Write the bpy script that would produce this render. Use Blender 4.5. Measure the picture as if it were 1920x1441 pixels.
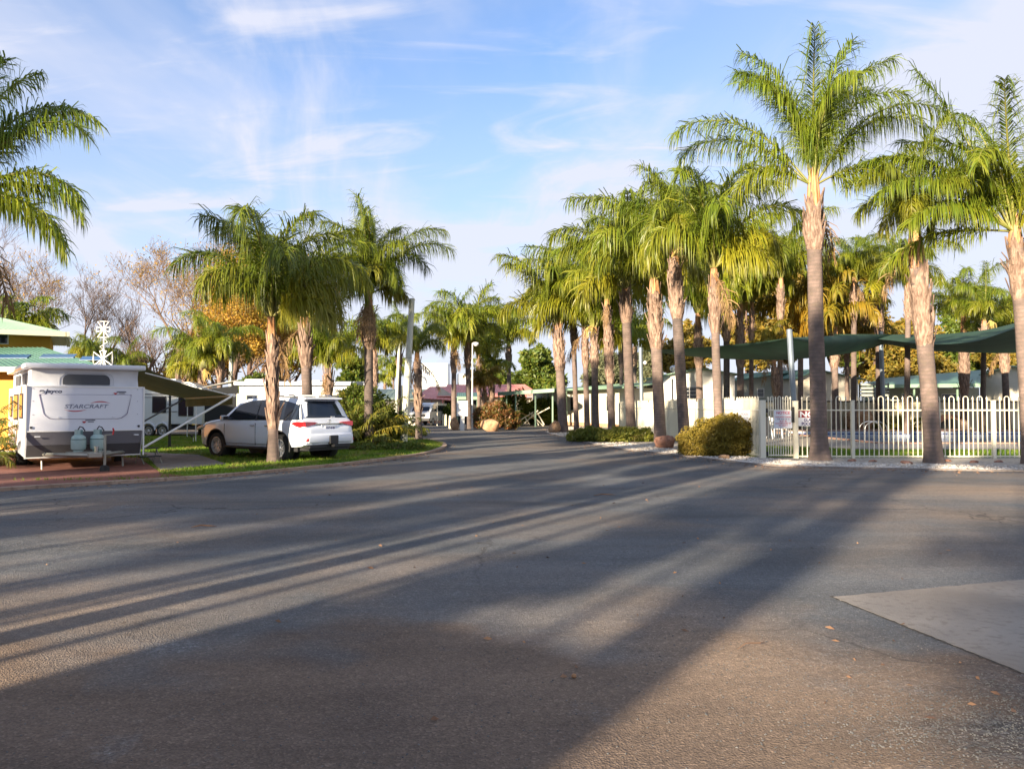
import bpy, bmesh, math, random
import numpy as np
from mathutils import Vector, Matrix, Euler, noise
R = math.radians
for o in list(bpy.data.objects): bpy.data.objects.remove(o)
SC = bpy.context.scene; COL = SC.collection

# ---------------------------------------------------------------- camera
F = 1450.0; HZ = 760.0; CH = 1.5
PITCH = math.atan((HZ-720.5)/F)
cd = bpy.data.cameras.new('camera'); cam = bpy.data.objects.new('camera', cd); COL.objects.link(cam)
cam.location = (0, 0, CH); cam.rotation_euler = (math.pi/2+PITCH, 0, 0)
cd.sensor_width = 36; cd.sensor_fit = 'HORIZONTAL'; cd.lens = 36*F/1920; cd.clip_end = 4000; cd.clip_start = .05
SC.camera = cam

# ---------------------------------------------------------------- sky, sun, exposure
SUN_AZ, SUN_EL = 213.0, 15.0
SUNV = Vector((math.sin(R(SUN_AZ))*math.cos(R(SUN_EL)), math.cos(R(SUN_AZ))*math.cos(R(SUN_EL)), math.sin(R(SUN_EL))))
sd = bpy.data.lights.new('sun', 'SUN'); sun = bpy.data.objects.new('sun', sd); COL.objects.link(sun)
sd.energy = 5.0; sd.angle = R(.9); sd.color = (1, .84, .63)
sun.rotation_euler = SUNV.to_track_quat('Z', 'Y').to_euler(); sun.location = (-20, -30, 30)
SC.view_settings.view_transform = 'Standard'; SC.view_settings.look = 'None'
SC.view_settings.exposure = 1.6; SC.view_settings.gamma = 1
W = bpy.data.worlds.new('World'); SC.world = W; W.use_nodes = True
def nd(nt, t, **k):
    n = nt.nodes.new(t)
    for a, b in k.items():
        if a.startswith('i_'):
            n.inputs[int(a[2:]) if a[2:].isdigit() else a[2:].replace('_', ' ')].default_value = b
        else: setattr(n, a, b)
    return n
def ramp(nt, stops, src=None, interp='LINEAR'):
    n = nt.nodes.new('ShaderNodeValToRGB'); n.color_ramp.interpolation = interp
    e = n.color_ramp.elements
    while len(e) < len(stops): e.new(.5)
    for q, (p, c) in zip(e, stops):
        q.position = p
        q.color = (c, c, c, 1) if isinstance(c, (int, float)) else (*c[:3], 1)
    if src is not None: nt.links.new(src, n.inputs[0])
    return n
def build_world():
    nt = W.node_tree; nt.nodes.clear(); L = nt.links.new
    out = nd(nt, 'ShaderNodeOutputWorld'); bg = nd(nt, 'ShaderNodeBackground'); L(bg.outputs[0], out.inputs[0])
    sky = nd(nt, 'ShaderNodeTexSky'); sky.sky_type = 'NISHITA'; sky.sun_disc = False
    sky.sun_elevation = R(SUN_EL); sky.sun_rotation = R(SUN_AZ); sky.air_density = 1.0; sky.dust_density = .6; sky.ozone_density = 1.6
    bg.inputs[1].default_value = .070
    tc = nd(nt, 'ShaderNodeTexCoord'); sp = nd(nt, 'ShaderNodeSeparateXYZ'); L(tc.outputs['Generated'], sp.inputs[0])
    mx = nd(nt, 'ShaderNodeMath', operation='MAXIMUM'); L(sp.outputs[2], mx.inputs[0]); mx.inputs[1].default_value = .0
    ad = nd(nt, 'ShaderNodeMath', operation='ADD'); L(mx.outputs[0], ad.inputs[0]); ad.inputs[1].default_value = .16
    dv = nd(nt, 'ShaderNodeVectorMath', operation='DIVIDE'); L(tc.outputs['Generated'], dv.inputs[0])
    cb = nd(nt, 'ShaderNodeCombineXYZ')
    for i in range(3): L(ad.outputs[0], cb.inputs[i])
    L(cb.outputs[0], dv.inputs[1])
    def layer(sx, sy, rot, off, sc, det, a, b, dist=.6):
        mp = nd(nt, 'ShaderNodeMapping'); L(dv.outputs[0], mp.inputs[0])
        mp.inputs['Rotation'].default_value = (0, 0, R(rot)); mp.inputs['Scale'].default_value = (sx, sy, 0); mp.inputs['Location'].default_value = off
        no = nd(nt, 'ShaderNodeTexNoise'); L(mp.outputs[0], no.inputs['Vector'])
        no.inputs['Scale'].default_value = sc; no.inputs['Detail'].default_value = det; no.inputs['Roughness'].default_value = .55; no.inputs['Distortion'].default_value = dist
        r = ramp(nt, [(a, 0), (b, 1)], no.outputs[0]); r.color_ramp.interpolation = 'EASE'; return r.outputs[0]
    l1 = layer(1, .62, 38, CO1, 1.5, 8, .46, .74, .8)
    l2 = layer(.5, 1.5, -40, CO2, 2.6, 9, .48, .80, 1.4)
    l3 = layer(1, 1, 0, CO3, .9, 6, .42, .72)
    m1 = nd(nt, 'ShaderNodeMath', operation='MULTIPLY_ADD'); L(l1, m1.inputs[0]); m1.inputs[1].default_value = .95
    m2 = nd(nt, 'ShaderNodeMath', operation='MULTIPLY'); L(l2, m2.inputs[0]); m2.inputs[1].default_value = .7
    L(m2.outputs[0], m1.inputs[2])
    m3 = nd(nt, 'ShaderNodeMath', operation='MULTIPLY_ADD'); L(l3, m3.inputs[0]); m3.inputs[1].default_value = .62; L(m1.outputs[0], m3.inputs[2])
    hz = ramp(nt, [(0, .92), (.13, .78), (.26, .46), (.42, .18), (.6, .05)], sp.outputs[2])
    vx = ramp(nt, [(.04, 0), (.40, .52)], sp.outputs[0]); vn = nd(nt, 'ShaderNodeMath', operation='MULTIPLY_ADD'); L(vx.outputs[0], vn.inputs[0])
    vz = nd(nt, 'ShaderNodeMath', operation='ADD'); vz.inputs[1].default_value = .45; L(l3, vz.inputs[0]); L(vz.outputs[0], vn.inputs[1]); L(m3.outputs[0], vn.inputs[2])
    m4 = nd(nt, 'ShaderNodeMath', operation='ADD', use_clamp=True); L(vn.outputs[0], m4.inputs[0]); L(hz.outputs[0], m4.inputs[1])
    m5 = nd(nt, 'ShaderNodeMath', operation='MULTIPLY'); L(m4.outputs[0], m5.inputs[0]); m5.inputs[1].default_value = .93
    mix = nd(nt, 'ShaderNodeMix', data_type='RGBA'); L(m5.outputs[0], mix.inputs[0])
    # blue of the clear sky scaled a little before clouds go over it
    gm = nd(nt, 'ShaderNodeMix', data_type='RGBA', blend_type='MULTIPLY'); gm.inputs[0].default_value = 1
    L(sky.outputs[0], gm.inputs[6]); gm.inputs[7].default_value = SKYMUL
    L(gm.outputs[2], mix.inputs[6]); mix.inputs[7].default_value = CLOUD
    L(mix.outputs[2], bg.inputs[0])
CO1, CO2, CO3 = (9.3, 5.1, 0), (6.6, 8.4, 0), (1.1, 3.7, 0)
SKYMUL = (.74, 1.02, 1.36, 1); CLOUD = (4.0, 4.1, 4.75, 1)
build_world()
SC.cycles.use_denoising = True
SC.cycles.max_bounces = 6; SC.cycles.transparent_max_bounces = 12; SC.cycles.caustics_reflective = False; SC.cycles.caustics_refractive = False

# ---------------------------------------------------------------- placing helpers
cp, sp_ = math.cos(PITCH), math.sin(PITCH)
def ray(px, py):
    x = (px-960)/F; y = -(py-720.5)/F
    return Vector((x, cp-sp_*y, sp_+cp*y))
def G(px, py, z=0.0):                      # the point of the ground seen at that place of the photo
    d = ray(px, py); t = (z-CH)/d.z
    return Vector((d.x*t, d.y*t, z))
def At(px, py, Y):                         # the point at depth Y
    d = ray(px, py); t = Y/d.y
    return Vector((d.x*t, Y, CH+d.z*t))

# ---------------------------------------------------------------- object helpers
def tag(o, label=None, cat=None, group=None, kind=None):
    if label: o['label'] = label
    if cat: o['category'] = cat
    if group: o['group'] = group
    if kind: o['kind'] = kind
    return o
def empty(name, loc=(0, 0, 0), rz=0.0, label=None, cat=None, group=None):
    o = bpy.data.objects.new(name, None); COL.objects.link(o); o.location = loc; o.rotation_euler = (0, 0, rz)
    o.empty_display_size = .3
    return tag(o, label, cat, group)
class MB:
    def __init__(s): s.v = []; s.f = []; s.m = []; s.M = Matrix.Identity(4)
    def tr(s, M): s.M = M; return s
    def add(s, vs, fs, m=0):
        b = len(s.v)
        s.v += [tuple(s.M @ Vector(v)) for v in vs]
        s.f += [tuple(b+i for i in f) for f in fs]; s.m += [m]*len(fs); return s
    def box(s, x0, x1, y0, y1, z0, z1, m=0):
        vs = [(x, y, z) for z in (z0, z1) for y in (y0, y1) for x in (x0, x1)]
        return s.add(vs, [(0, 2, 3, 1), (4, 5, 7, 6), (0, 1, 5, 4), (2, 6, 7, 3), (0, 4, 6, 2), (1, 3, 7, 5)], m)
    def bbox(s, x0, x1, y0, y1, z0, z1, b=.02, m=0):   # box with bevelled edges
        bm = bmesh.new(); bmesh.ops.create_cube(bm, size=1)
        for v in bm.verts: v.co = Vector(((x0+x1)/2+v.co.x*(x1-x0), (y0+y1)/2+v.co.y*(y1-y0), (z0+z1)/2+v.co.z*(z1-z0)))
        bmesh.ops.bevel(bm, geom=bm.edges[:], offset=b, segments=2, affect='EDGES', profile=.5)
        bm.verts.index_update()
        s.add([v.co[:] for v in bm.verts], [[v.index for v in f.verts] for f in bm.faces], m); bm.free(); return s
    def tube(s, pts, rs, n=8, m=0, caps=True):
        pts = [Vector(p) for p in pts]
        if not hasattr(rs, '__len__'): rs = [rs]*len(pts)
        vs = []; prev = None
        for i, p in enumerate(pts):
            t = (pts[min(i+1, len(pts)-1)]-pts[max(i-1, 0)])
            if t.length < 1e-9: t = Vector((0, 0, 1))
            t.normalize()
            if prev is None:
                a = Vector((1, 0, 0)) if abs(t.x) < .9 else Vector((0, 1, 0))
                u = t.cross(a).normalized()
            else:
                u = prev - t*prev.dot(t)
                u = u.normalized() if u.length > 1e-6 else t.orthogonal().normalized()
            prev = u; w = t.cross(u)
            for k in range(n):
                a = 2*math.pi*k/n; vs.append(p+(u*math.cos(a)+w*math.sin(a))*rs[i])
        fs = []
        for i in range(len(pts)-1):
            for k in range(n):
                a = i*n+k; b = i*n+(k+1) % n
                fs.append((a, b, b+n, a+n))
        if caps: fs.append(tuple(range(n-1, -1, -1))); fs.append(tuple((len(pts)-1)*n+k for k in range(n)))
        return s.add(vs, fs, m)
    def lathe(s, prof, n=20, c=(0, 0, 0), axis='z', m=0):
        vs = []
        for r, z in prof:
            for k in range(n):
                a = 2*math.pi*k/n; q = (r*math.cos(a), r*math.sin(a), z)
                if axis == 'x': q = (q[2], q[0], q[1])
                if axis == 'y': q = (q[1], q[2], q[0])
                vs.append((q[0]+c[0], q[1]+c[1], q[2]+c[2]))
        fs = []
        for i in range(len(prof)-1):
            for k in range(n):
                a = i*n+k; b = i*n+(k+1) % n; fs.append((a, b, b+n, a+n))
        fs.append(tuple(range(n-1, -1, -1))); fs.append(tuple((len(prof)-1)*n+k for k in range(n)))
        return s.add(vs, fs, m)
    def prism(s, poly, y0, y1, m=0, plane='xz'):
        n = len(poly)
        if plane == 'xz': vs = [(a, y0, b) for a, b in poly]+[(a, y1, b) for a, b in poly]
        elif plane == 'yz': vs = [(y0, a, b) for a, b in poly]+[(y1, a, b) for a, b in poly]
        else: vs = [(a, b, y0) for a, b in poly]+[(a, b, y1) for a, b in poly]
        fs = [tuple(range(n-1, -1, -1)), tuple(range(n, 2*n))]+[(i, (i+1) % n, n+(i+1) % n, n+i) for i in range(n)]
        return s.add(vs, fs, m)
    def build(s, name, mats, parent=None, smooth=False, loc=None):
        me = bpy.data.meshes.new(name); me.from_pydata(s.v, [], s.f)
        if not isinstance(mats, (list, tuple)): mats = [mats]
        for q in mats: me.materials.append(q)
        if len(mats) > 1: me.polygons.foreach_set('material_index', s.m)
        bm = bmesh.new(); bm.from_mesh(me); bmesh.ops.recalc_face_normals(bm, faces=bm.faces[:]); bm.to_mesh(me); bm.free()
        if smooth:
            me.polygons.foreach_set('use_smooth', [True]*len(me.polygons))
            try: me.set_sharp_from_angle(angle=R(38))
            except Exception: pass
        me.update()
        o = bpy.data.objects.new(name, me); COL.objects.link(o)
        if parent is not None: o.parent = parent
        if loc is not None: o.location = loc
        return o
def npmesh(name, V, Fq, mats, parent=None, midx=None, attr=None, smooth=False, tris=None):
    me = bpy.data.meshes.new(name)
    V = np.asarray(V, dtype=np.float32); me.vertices.add(len(V)); me.vertices.foreach_set('co', V.ravel())
    parts = []
    if Fq is not None and len(Fq): parts.append((np.asarray(Fq, dtype=np.int32), 4))
    if tris is not None and len(tris): parts.append((np.asarray(tris, dtype=np.int32), 3))
    nl = sum(p.size for p, _ in parts); npol = sum(len(p) for p, _ in parts)
    me.loops.add(nl); me.polygons.add(npol)
    me.loops.foreach_set('vertex_index', np.concatenate([p.ravel() for p, _ in parts]))
    ls = []; off = 0
    for p, k in parts: ls.append(off+np.arange(len(p))*k); off += p.size
    me.polygons.foreach_set('loop_start', np.concatenate(ls).astype(np.int32))
    if not isinstance(mats, (list, tuple)): mats = [mats]
    for q in mats: me.materials.append(q)
    if midx is not None: me.polygons.foreach_set('material_index', np.asarray(midx, dtype=np.int32))
    if smooth: me.polygons.foreach_set('use_smooth', np.ones(npol, dtype=bool))
    if attr is not None:
        a = me.attributes.new('tint', 'FLOAT', 'POINT'); a.data.foreach_set('value', np.asarray(attr, dtype=np.float32))
    me.update(calc_edges=True)
    o = bpy.data.objects.new(name, me); COL.objects.link(o)
    if parent is not None: o.parent = parent
    return o
def text_mesh(name, s, size, mat, parent, M, extrude=.002, sx=1.0, shear=0.0, align='LEFT', bold=0.0):
    cu = bpy.data.curves.new(name, 'FONT'); cu.body = s; cu.size = size; cu.extrude = extrude; cu.align_x = align; cu.shear = shear; cu.offset = bold
    t = bpy.data.objects.new(name+'_tmp', cu); COL.objects.link(t)
    dg = bpy.context.evaluated_depsgraph_get(); me = bpy.data.meshes.new_from_object(t.evaluated_get(dg))
    bpy.data.objects.remove(t)
    me.transform(M @ Matrix.Diagonal((sx, 1, 1, 1))); me.materials.clear(); me.materials.append(mat)
    o = bpy.data.objects.new(name, me); COL.objects.link(o); o.parent = parent; return o
def boolean(o, cutter):
    md = o.modifiers.new('b', 'BOOLEAN'); md.operation = 'DIFFERENCE'; md.solver = 'EXACT'; md.object = cutter
    dg = bpy.context.evaluated_depsgraph_get(); me = bpy.data.meshes.new_from_object(o.evaluated_get(dg))
    o.modifiers.clear(); old = o.data; o.data = me; bpy.data.objects.remove(cutter)
def copy_tree(o, parent=None):
    c = o.copy(); COL.objects.link(c)
    if parent is not None: c.parent = parent
    for ch in list(o.children): copy_tree(ch, c)
    return c

# ---------------------------------------------------------------- materials
_mc = {}
def mat(name, c1, c2=None, rough=.6, scale=3.0, det=5, bump=0.0, bscale=None, metal=0.0, spec=.5, c3=None, s3=40.0, a=.35, b=.65,
        coat=0.0, trans=0.0, emit=None, dirt=None, objrand=0.0, tint=False, c_t=None, stretch=None, bands=None):
    if name in _mc: return _mc[name]
    m = bpy.data.materials.new(name); m.use_nodes = True; nt = m.node_tree; nt.nodes.clear(); L = nt.links.new
    out = nd(nt, 'ShaderNodeOutputMaterial'); p = nd(nt, 'ShaderNodeBsdfPrincipled')
    p.inputs['Roughness'].default_value = rough; p.inputs['Metallic'].default_value = metal
    p.inputs['Specular IOR Level'].default_value = spec; p.inputs['Coat Weight'].default_value = coat
    tc = nd(nt, 'ShaderNodeTexCoord'); vec = tc.outputs['Object']
    if stretch:
        mp = nd(nt, 'ShaderNodeMapping'); L(vec, mp.inputs[0]); mp.inputs['Scale'].default_value = stretch; vec = mp.outputs[0]
    col = None
    if c2 is not None:
        no = nd(nt, 'ShaderNodeTexNoise'); L(vec, no.inputs['Vector']); no.inputs['Scale'].default_value = scale; no.inputs['Detail'].default_value = det
        col = ramp(nt, [(a, c1), (b, c2)], no.outputs[0]).outputs[0]
    if c3 is not None:
        no = nd(nt, 'ShaderNodeTexNoise'); L(vec, no.inputs['Vector']); no.inputs['Scale'].default_value = s3; no.inputs['Detail'].default_value = 3
        r = ramp(nt, [(.52, 0), (.66, .8)], no.outputs[0])
        mx = nd(nt, 'ShaderNodeMix', data_type='RGBA'); L(r.outputs[0], mx.inputs[0])
        if col is not None: L(col, mx.inputs[6])
        else: mx.inputs[6].default_value = (*c1, 1)
        mx.inputs[7].default_value = (*c3, 1); col = mx.outputs[2]
    if bands:   # (scale, colour, amount): rings along z
        wv = nd(nt, 'ShaderNodeTexWave', wave_type='BANDS', bands_direction='Z'); L(tc.outputs['Object'], wv.inputs['Vector'])
        wv.inputs['Scale'].default_value = bands[0]; wv.inputs['Distortion'].default_value = 2.5; wv.inputs['Detail'].default_value = 3; wv.inputs['Detail Scale'].default_value = .8
        r = ramp(nt, [(.0, bands[2]), (.35, 0)], wv.outputs[0])
        mx = nd(nt, 'ShaderNodeMix', data_type='RGBA'); L(r.outputs[0], mx.inputs[0]); L(col, mx.inputs[6]); mx.inputs[7].default_value = (*bands[1], 1); col = mx.outputs[2]
    if tint:
        at = nd(nt, 'ShaderNodeAttribute', attribute_name='tint')
        mx = nd(nt, 'ShaderNodeMix', data_type='RGBA'); L(at.outputs['Fac'], mx.inputs[0])
        if col is not None: L(col, mx.inputs[6])
        else: mx.inputs[6].default_value = (*c1, 1)
        mx.inputs[7].default_value = (*c_t, 1); col = mx.outputs[2]
    if objrand:
        oi = nd(nt, 'ShaderNodeObjectInfo'); mr = nd(nt, 'ShaderNodeMapRange'); L(oi.outputs['Random'], mr.inputs[0])
        mr.inputs[3].default_value = 1-objrand; mr.inputs[4].default_value = 1+objrand
        hs = nd(nt, 'ShaderNodeHueSaturation'); L(mr.outputs[0], hs.inputs['Value'])
        if col is not None: L(col, hs.inputs['Color'])
        else: hs.inputs['Color'].default_value = (*c1, 1)
        col = hs.outputs[0]
    if col is not None: L(col, p.inputs['Base Color'])
    else: p.inputs['Base Color'].default_value = (*c1, 1)
    if bump:
        no = nd(nt, 'ShaderNodeTexNoise'); L(vec, no.inputs['Vector']); no.inputs['Scale'].default_value = bscale or scale*6; no.inputs['Detail'].default_value = 4
        bp = nd(nt, 'ShaderNodeBump'); L(no.outputs[0], bp.inputs['Height']); bp.inputs['Strength'].default_value = min(1, bump); bp.inputs['Distance'].default_value = .02
        L(bp.outputs[0], p.inputs['Normal'])
    if emit: p.inputs['Emission Color'].default_value = (*emit, 1); p.inputs['Emission Strength'].default_value = 1
    sh = p.outputs[0]
    if trans:
        tr = nd(nt, 'ShaderNodeBsdfTranslucent'); ms = nd(nt, 'ShaderNodeMixShader'); ms.inputs[0].default_value = trans
        if col is not None: L(col, tr.inputs[0])
        else: tr.inputs[0].default_value = (*c1, 1)
        L(sh, ms.inputs[1]); L(tr.outputs[0], ms.inputs[2]); sh = ms.outputs[0]
    L(sh, out.inputs[0]); _mc[name] = m; return m
def glass_mat(name, c, rough=.03, spec=.8):
    return mat(name, c, rough=rough, spec=spec*.6)
M_TRUNK = mat('palm_bark', (.09, .068, .058), (.165, .122, .104), rough=.9, scale=5, c3=(.09, .075, .065), s3=9, bump=.8, bscale=30, bands=(3.4, (.08, .065, .055), .6), objrand=.16)
M_TRUNKW = mat('pale_palm_bark', (.125, .092, .077), (.225, .16, .134), rough=.9, scale=4, c3=(.16, .12, .09), s3=9, bump=.7, bscale=30, bands=(3.0, (.12, .095, .08), .6), objrand=.15)
M_HUSK = mat('palm_sheath', (.16, .098, .068), (.38, .265, .195), rough=.85, scale=5, c3=(.13, .085, .06), s3=7, bump=.5, bscale=40, stretch=(3, 3, .8), objrand=.15)
M_NECK = mat('palm_neck', (.36, .16, .06), (.52, .30, .14), rough=.7, scale=5, stretch=(3, 3, .6), bump=.3)
M_LEAF = mat('palm_leaf', (.095, .155, .010), (.17, .225, .016), rough=.42, scale=1.3, spec=.45, trans=.34, tint=True, c_t=(.38, .32, .024), objrand=.18)
M_LEAFY = mat('yellow_palm_leaf', (.13, .155, .012), (.20, .19, .015), rough=.5, scale=1.3, spec=.4, trans=.35, tint=True, c_t=(.42, .22, .02), objrand=.15)
M_RACH = mat('palm_rachis', (.15, .17, .03), (.28, .25, .07), rough=.5, scale=4)
M_WOODB = mat('branch_bark', (.10, .065, .05), (.20, .13, .10), rough=.9, scale=6)
M_TWIG = mat('twig_bark', (.15, .10, .07), (.25, .165, .11), rough=.9, scale=6)
# ---------------------------------------------------------------- ground and paving
def asphalt_material():
    m = bpy.data.materials.new('asphalt'); m.use_nodes = True; nt = m.node_tree; nt.nodes.clear(); L = nt.links.new
    out = nd(nt, 'ShaderNodeOutputMaterial'); p = nd(nt, 'ShaderNodeBsdfPrincipled'); L(p.outputs[0], out.inputs[0])
    tc = nd(nt, 'ShaderNodeTexCoord'); v = tc.outputs['Object']
    def noi(s, d=4, r=.5, vec=v, dist=0):
        n = nd(nt, 'ShaderNodeTexNoise'); L(vec, n.inputs['Vector']); n.inputs['Scale'].default_value = s; n.inputs['Detail'].default_value = d; n.inputs['Roughness'].default_value = r; n.inputs['Distortion'].default_value = dist; return n.outputs[0]
    def mixc(f, a, b, bt='MIX'):
        mx = nd(nt, 'ShaderNodeMix', data_type='RGBA', blend_type=bt)
        for i, q in ((0, f), (6, a), (7, b)):
            if isinstance(q, (int, float)): mx.inputs[i].default_value = q
            elif isinstance(q, tuple): mx.inputs[i].default_value = (*q, 1)
            else: L(q, mx.inputs[i])
        return mx.outputs[2]
    base = ramp(nt, [(.3, (.090, .095, .100)), (.7, (.145, .147, .147))], noi(.35, 5)).outputs[0]
    # old brown seal near the entrance: its edge is a ragged curve on the ground
    sep = nd(nt, 'ShaderNodeSeparateXYZ'); L(v, sep.inputs[0])
    e1 = nd(nt, 'ShaderNodeMath', operation='MULTIPLY_ADD'); L(noi(.6, 3), e1.inputs[0]); e1.inputs[1].default_value = 5.0; L(sep.outputs[1], e1.inputs[2])
    e2 = nd(nt, 'ShaderNodeMapRange'); L(e1.outputs[0], e2.inputs[0]); e2.inputs[1].default_value = 7.2; e2.inputs[2].default_value = 7.8; e2.inputs[3].default_value = 1; e2.inputs[4].default_value = 0
    brown = ramp(nt, [(.3, (.108, .080, .062)), (.7, (.168, .122, .090))], noi(.9, 5)).outputs[0]
    c = mixc(e2.outputs[0], base, brown)
    dust = ramp(nt, [(.46, 0), (.72, .6)], noi(.28, 6, .6, dist=.5)).outputs[0]
    c = mixc(dust, c, (.25, .175, .115))
    # loose blue-grey chips in patches
    chip = ramp(nt, [(.58, 0), (.70, .55)], noi(.75, 6, .7)).outputs[0]
    ve = nd(nt, 'ShaderNodeTexVoronoi'); L(v, ve.inputs['Vector']); ve.inputs['Scale'].default_value = 55
    chc = ramp(nt, [(0, (.05, .055, .06)), (.5, (.14, .15, .16)), (1, (.30, .31, .31))], None); sc = nd(nt, 'ShaderNodeSeparateColor'); L(ve.outputs['Color'], sc.inputs[0]); L(sc.outputs[0], chc.inputs[0])
    c = mixc(chip, c, chc.outputs[0])
    # two bare patches where the seal has gone and coarse blue-grey metal shows
    for (ox, oy, sx_, sy_, am) in ((2.45, 3.55, .9, 2.1, .85), (3.3, 4.15, .8, 1.9, .8), (1.75, 4.6, 1.3, 1.5, .55), (-4.6, 8.3, .5, 1.3, .5)):
        pm = nd(nt, 'ShaderNodeVectorMath', operation='SUBTRACT'); L(v, pm.inputs[0]); pm.inputs[1].default_value = (ox, oy, 0)
        ps = nd(nt, 'ShaderNodeVectorMath', operation='MULTIPLY'); L(pm.outputs[0], ps.inputs[0]); ps.inputs[1].default_value = (sx_, sy_, 0)
        pl2 = nd(nt, 'ShaderNodeVectorMath', operation='LENGTH'); L(ps.outputs[0], pl2.inputs[0])
        pa = nd(nt, 'ShaderNodeMath', operation='MULTIPLY_ADD'); L(noi(3.2, 7, .7), pa.inputs[0]); pa.inputs[1].default_value = 1.7; L(pl2.outputs['Value'], pa.inputs[2])
        pr = ramp(nt, [(.30, am), (.62, 0)]); ph = nd(nt, 'ShaderNodeMath', operation='MULTIPLY'); L(pa.outputs[0], ph.inputs[0]); ph.inputs[1].default_value = .35; L(ph.outputs[0], pr.inputs[0])
        gc = ramp(nt, [(0, (.025, .028, .032)), (.6, (.075, .082, .09)), (.93, (.16, .17, .175)), (1, (.3, .3, .29))], sc.outputs[0]); c = mixc(pr.outputs[0], c, gc.outputs[0])
    # paler tan where sun falls: sunlit patches brightened in the colour
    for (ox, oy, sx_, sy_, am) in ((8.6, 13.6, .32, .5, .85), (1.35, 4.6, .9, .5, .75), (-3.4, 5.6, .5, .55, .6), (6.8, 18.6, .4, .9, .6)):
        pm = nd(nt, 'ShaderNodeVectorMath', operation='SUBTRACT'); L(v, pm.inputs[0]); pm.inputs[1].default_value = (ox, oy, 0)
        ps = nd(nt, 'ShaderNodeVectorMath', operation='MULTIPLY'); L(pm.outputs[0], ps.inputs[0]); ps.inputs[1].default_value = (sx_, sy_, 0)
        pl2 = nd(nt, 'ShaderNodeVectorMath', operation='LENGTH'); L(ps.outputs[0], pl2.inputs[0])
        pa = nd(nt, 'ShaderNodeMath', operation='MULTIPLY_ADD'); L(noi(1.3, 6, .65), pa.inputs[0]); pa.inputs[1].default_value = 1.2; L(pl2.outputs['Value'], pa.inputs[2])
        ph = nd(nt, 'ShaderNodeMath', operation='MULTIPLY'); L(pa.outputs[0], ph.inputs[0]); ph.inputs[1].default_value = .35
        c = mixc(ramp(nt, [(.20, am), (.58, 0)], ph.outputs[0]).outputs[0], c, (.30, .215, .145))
    # stone speckle everywhere
    v2 = nd(nt, 'ShaderNodeTexVoronoi'); L(v, v2.inputs['Vector']); v2.inputs['Scale'].default_value = 95
    s2 = nd(nt, 'ShaderNodeSeparateColor'); L(v2.outputs['Color'], s2.inputs[0])
    sp = ramp(nt, [(0, .70), (.5, .96), (.86, 1.08), (1, 1.6)], s2.outputs[0]).outputs[0]
    c = mixc(.85, c, sp, 'MULTIPLY')
    sp3 = ramp(nt, [(.3, .80), (.7, 1.18)], noi(17, 5, .75)).outputs[0]
    c = mixc(.8, c, sp3, 'MULTIPLY')
    dk = ramp(nt, [(.60, 0), (.70, .55)], noi(8, 6, .8)).outputs[0]
    c = mixc(dk, c, (.05, .045, .04))
    # worn streaks, an old patch and a crack or two
    wmp = nd(nt, 'ShaderNodeMapping'); L(v, wmp.inputs[0]); wmp.inputs['Rotation'].default_value = (0, 0, R(-22)); wmp.inputs['Scale'].default_value = (.22, 1.2, 1)
    c = mixc(.7, c, ramp(nt, [(.34, .74), (.64, 1.2)], noi(1.0, 6, .6, vec=wmp.outputs[0], dist=.6)).outputs[0], 'MULTIPLY')
    ck = nd(nt, 'ShaderNodeTexVoronoi', feature='DISTANCE_TO_EDGE'); wv_ = nd(nt, 'ShaderNodeMix', data_type='RGBA'); nz_ = nd(nt, 'ShaderNodeTexNoise'); L(v, nz_.inputs['Vector']); nz_.inputs['Scale'].default_value = 1.6; nz_.inputs['Detail'].default_value = 5
    wv_.inputs[0].default_value = .42; L(v, wv_.inputs[6]); L(nz_.outputs['Color'], wv_.inputs[7]); L(wv_.outputs[2], ck.inputs['Vector']); ck.inputs['Scale'].default_value = .55
    cr = ramp(nt, [(0, 1), (.0035, .6), (.006, 0)], ck.outputs['Distance']).outputs[0]; cm_ = ramp(nt, [(.50, 0), (.60, .75)], noi(.22, 3)).outputs[0]
    mm = nd(nt, 'ShaderNodeMath', operation='MULTIPLY'); L(cr, mm.inputs[0]); L(cm_, mm.inputs[1]); c = mixc(mm.outputs[0], c, (.035, .03, .028))
    L(c, p.inputs['Base Color']); p.inputs['Roughness'].default_value = .92; p.inputs['Specular IOR Level'].default_value = .25
    bp = nd(nt, 'ShaderNodeBump'); bp.inputs['Strength'].default_value = .9; bp.inputs['Distance'].default_value = .006
    ad = nd(nt, 'ShaderNodeMath', operation='ADD'); L(v2.outputs['Distance'], ad.inputs[0]); L(noi(60, 3), ad.inputs[1]); L(ad.outputs[0], bp.inputs['Height'])
    b2 = nd(nt, 'ShaderNodeBump'); b2.inputs['Strength'].default_value = .6; b2.inputs['Distance'].default_value = .03; L(noi(3.0, 5), b2.inputs['Height']); L(bp.outputs[0], b2.inputs['Normal'])
    L(b2.outputs[0], p.inputs['Normal'])
    return m
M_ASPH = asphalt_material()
M_DIRT = mat('dry_ground', (.16, .12, .07), (.20, .19, .08), rough=.95, scale=.3, c3=(.26, .21, .14), s3=2, bump=.4, bscale=20)
M_GRASS = mat('lawn', (.07, .135, .012), (.16, .235, .022), rough=.9, scale=.8, c3=(.20, .15, .07), s3=1.6, bump=.9, bscale=60, spec=.15)
M_BLADE = mat('grass_blade', (.085, .17, .012), (.18, .26, .022), rough=.7, scale=.8, trans=.3, spec=.2, c3=(.27, .21, .08), s3=1.6)
M_CONC = mat('concrete', (.23, .19, .155), (.30, .25, .205), rough=.85, scale=1.2, c3=(.22, .195, .17), s3=30, bump=.35, bscale=60)
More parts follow.
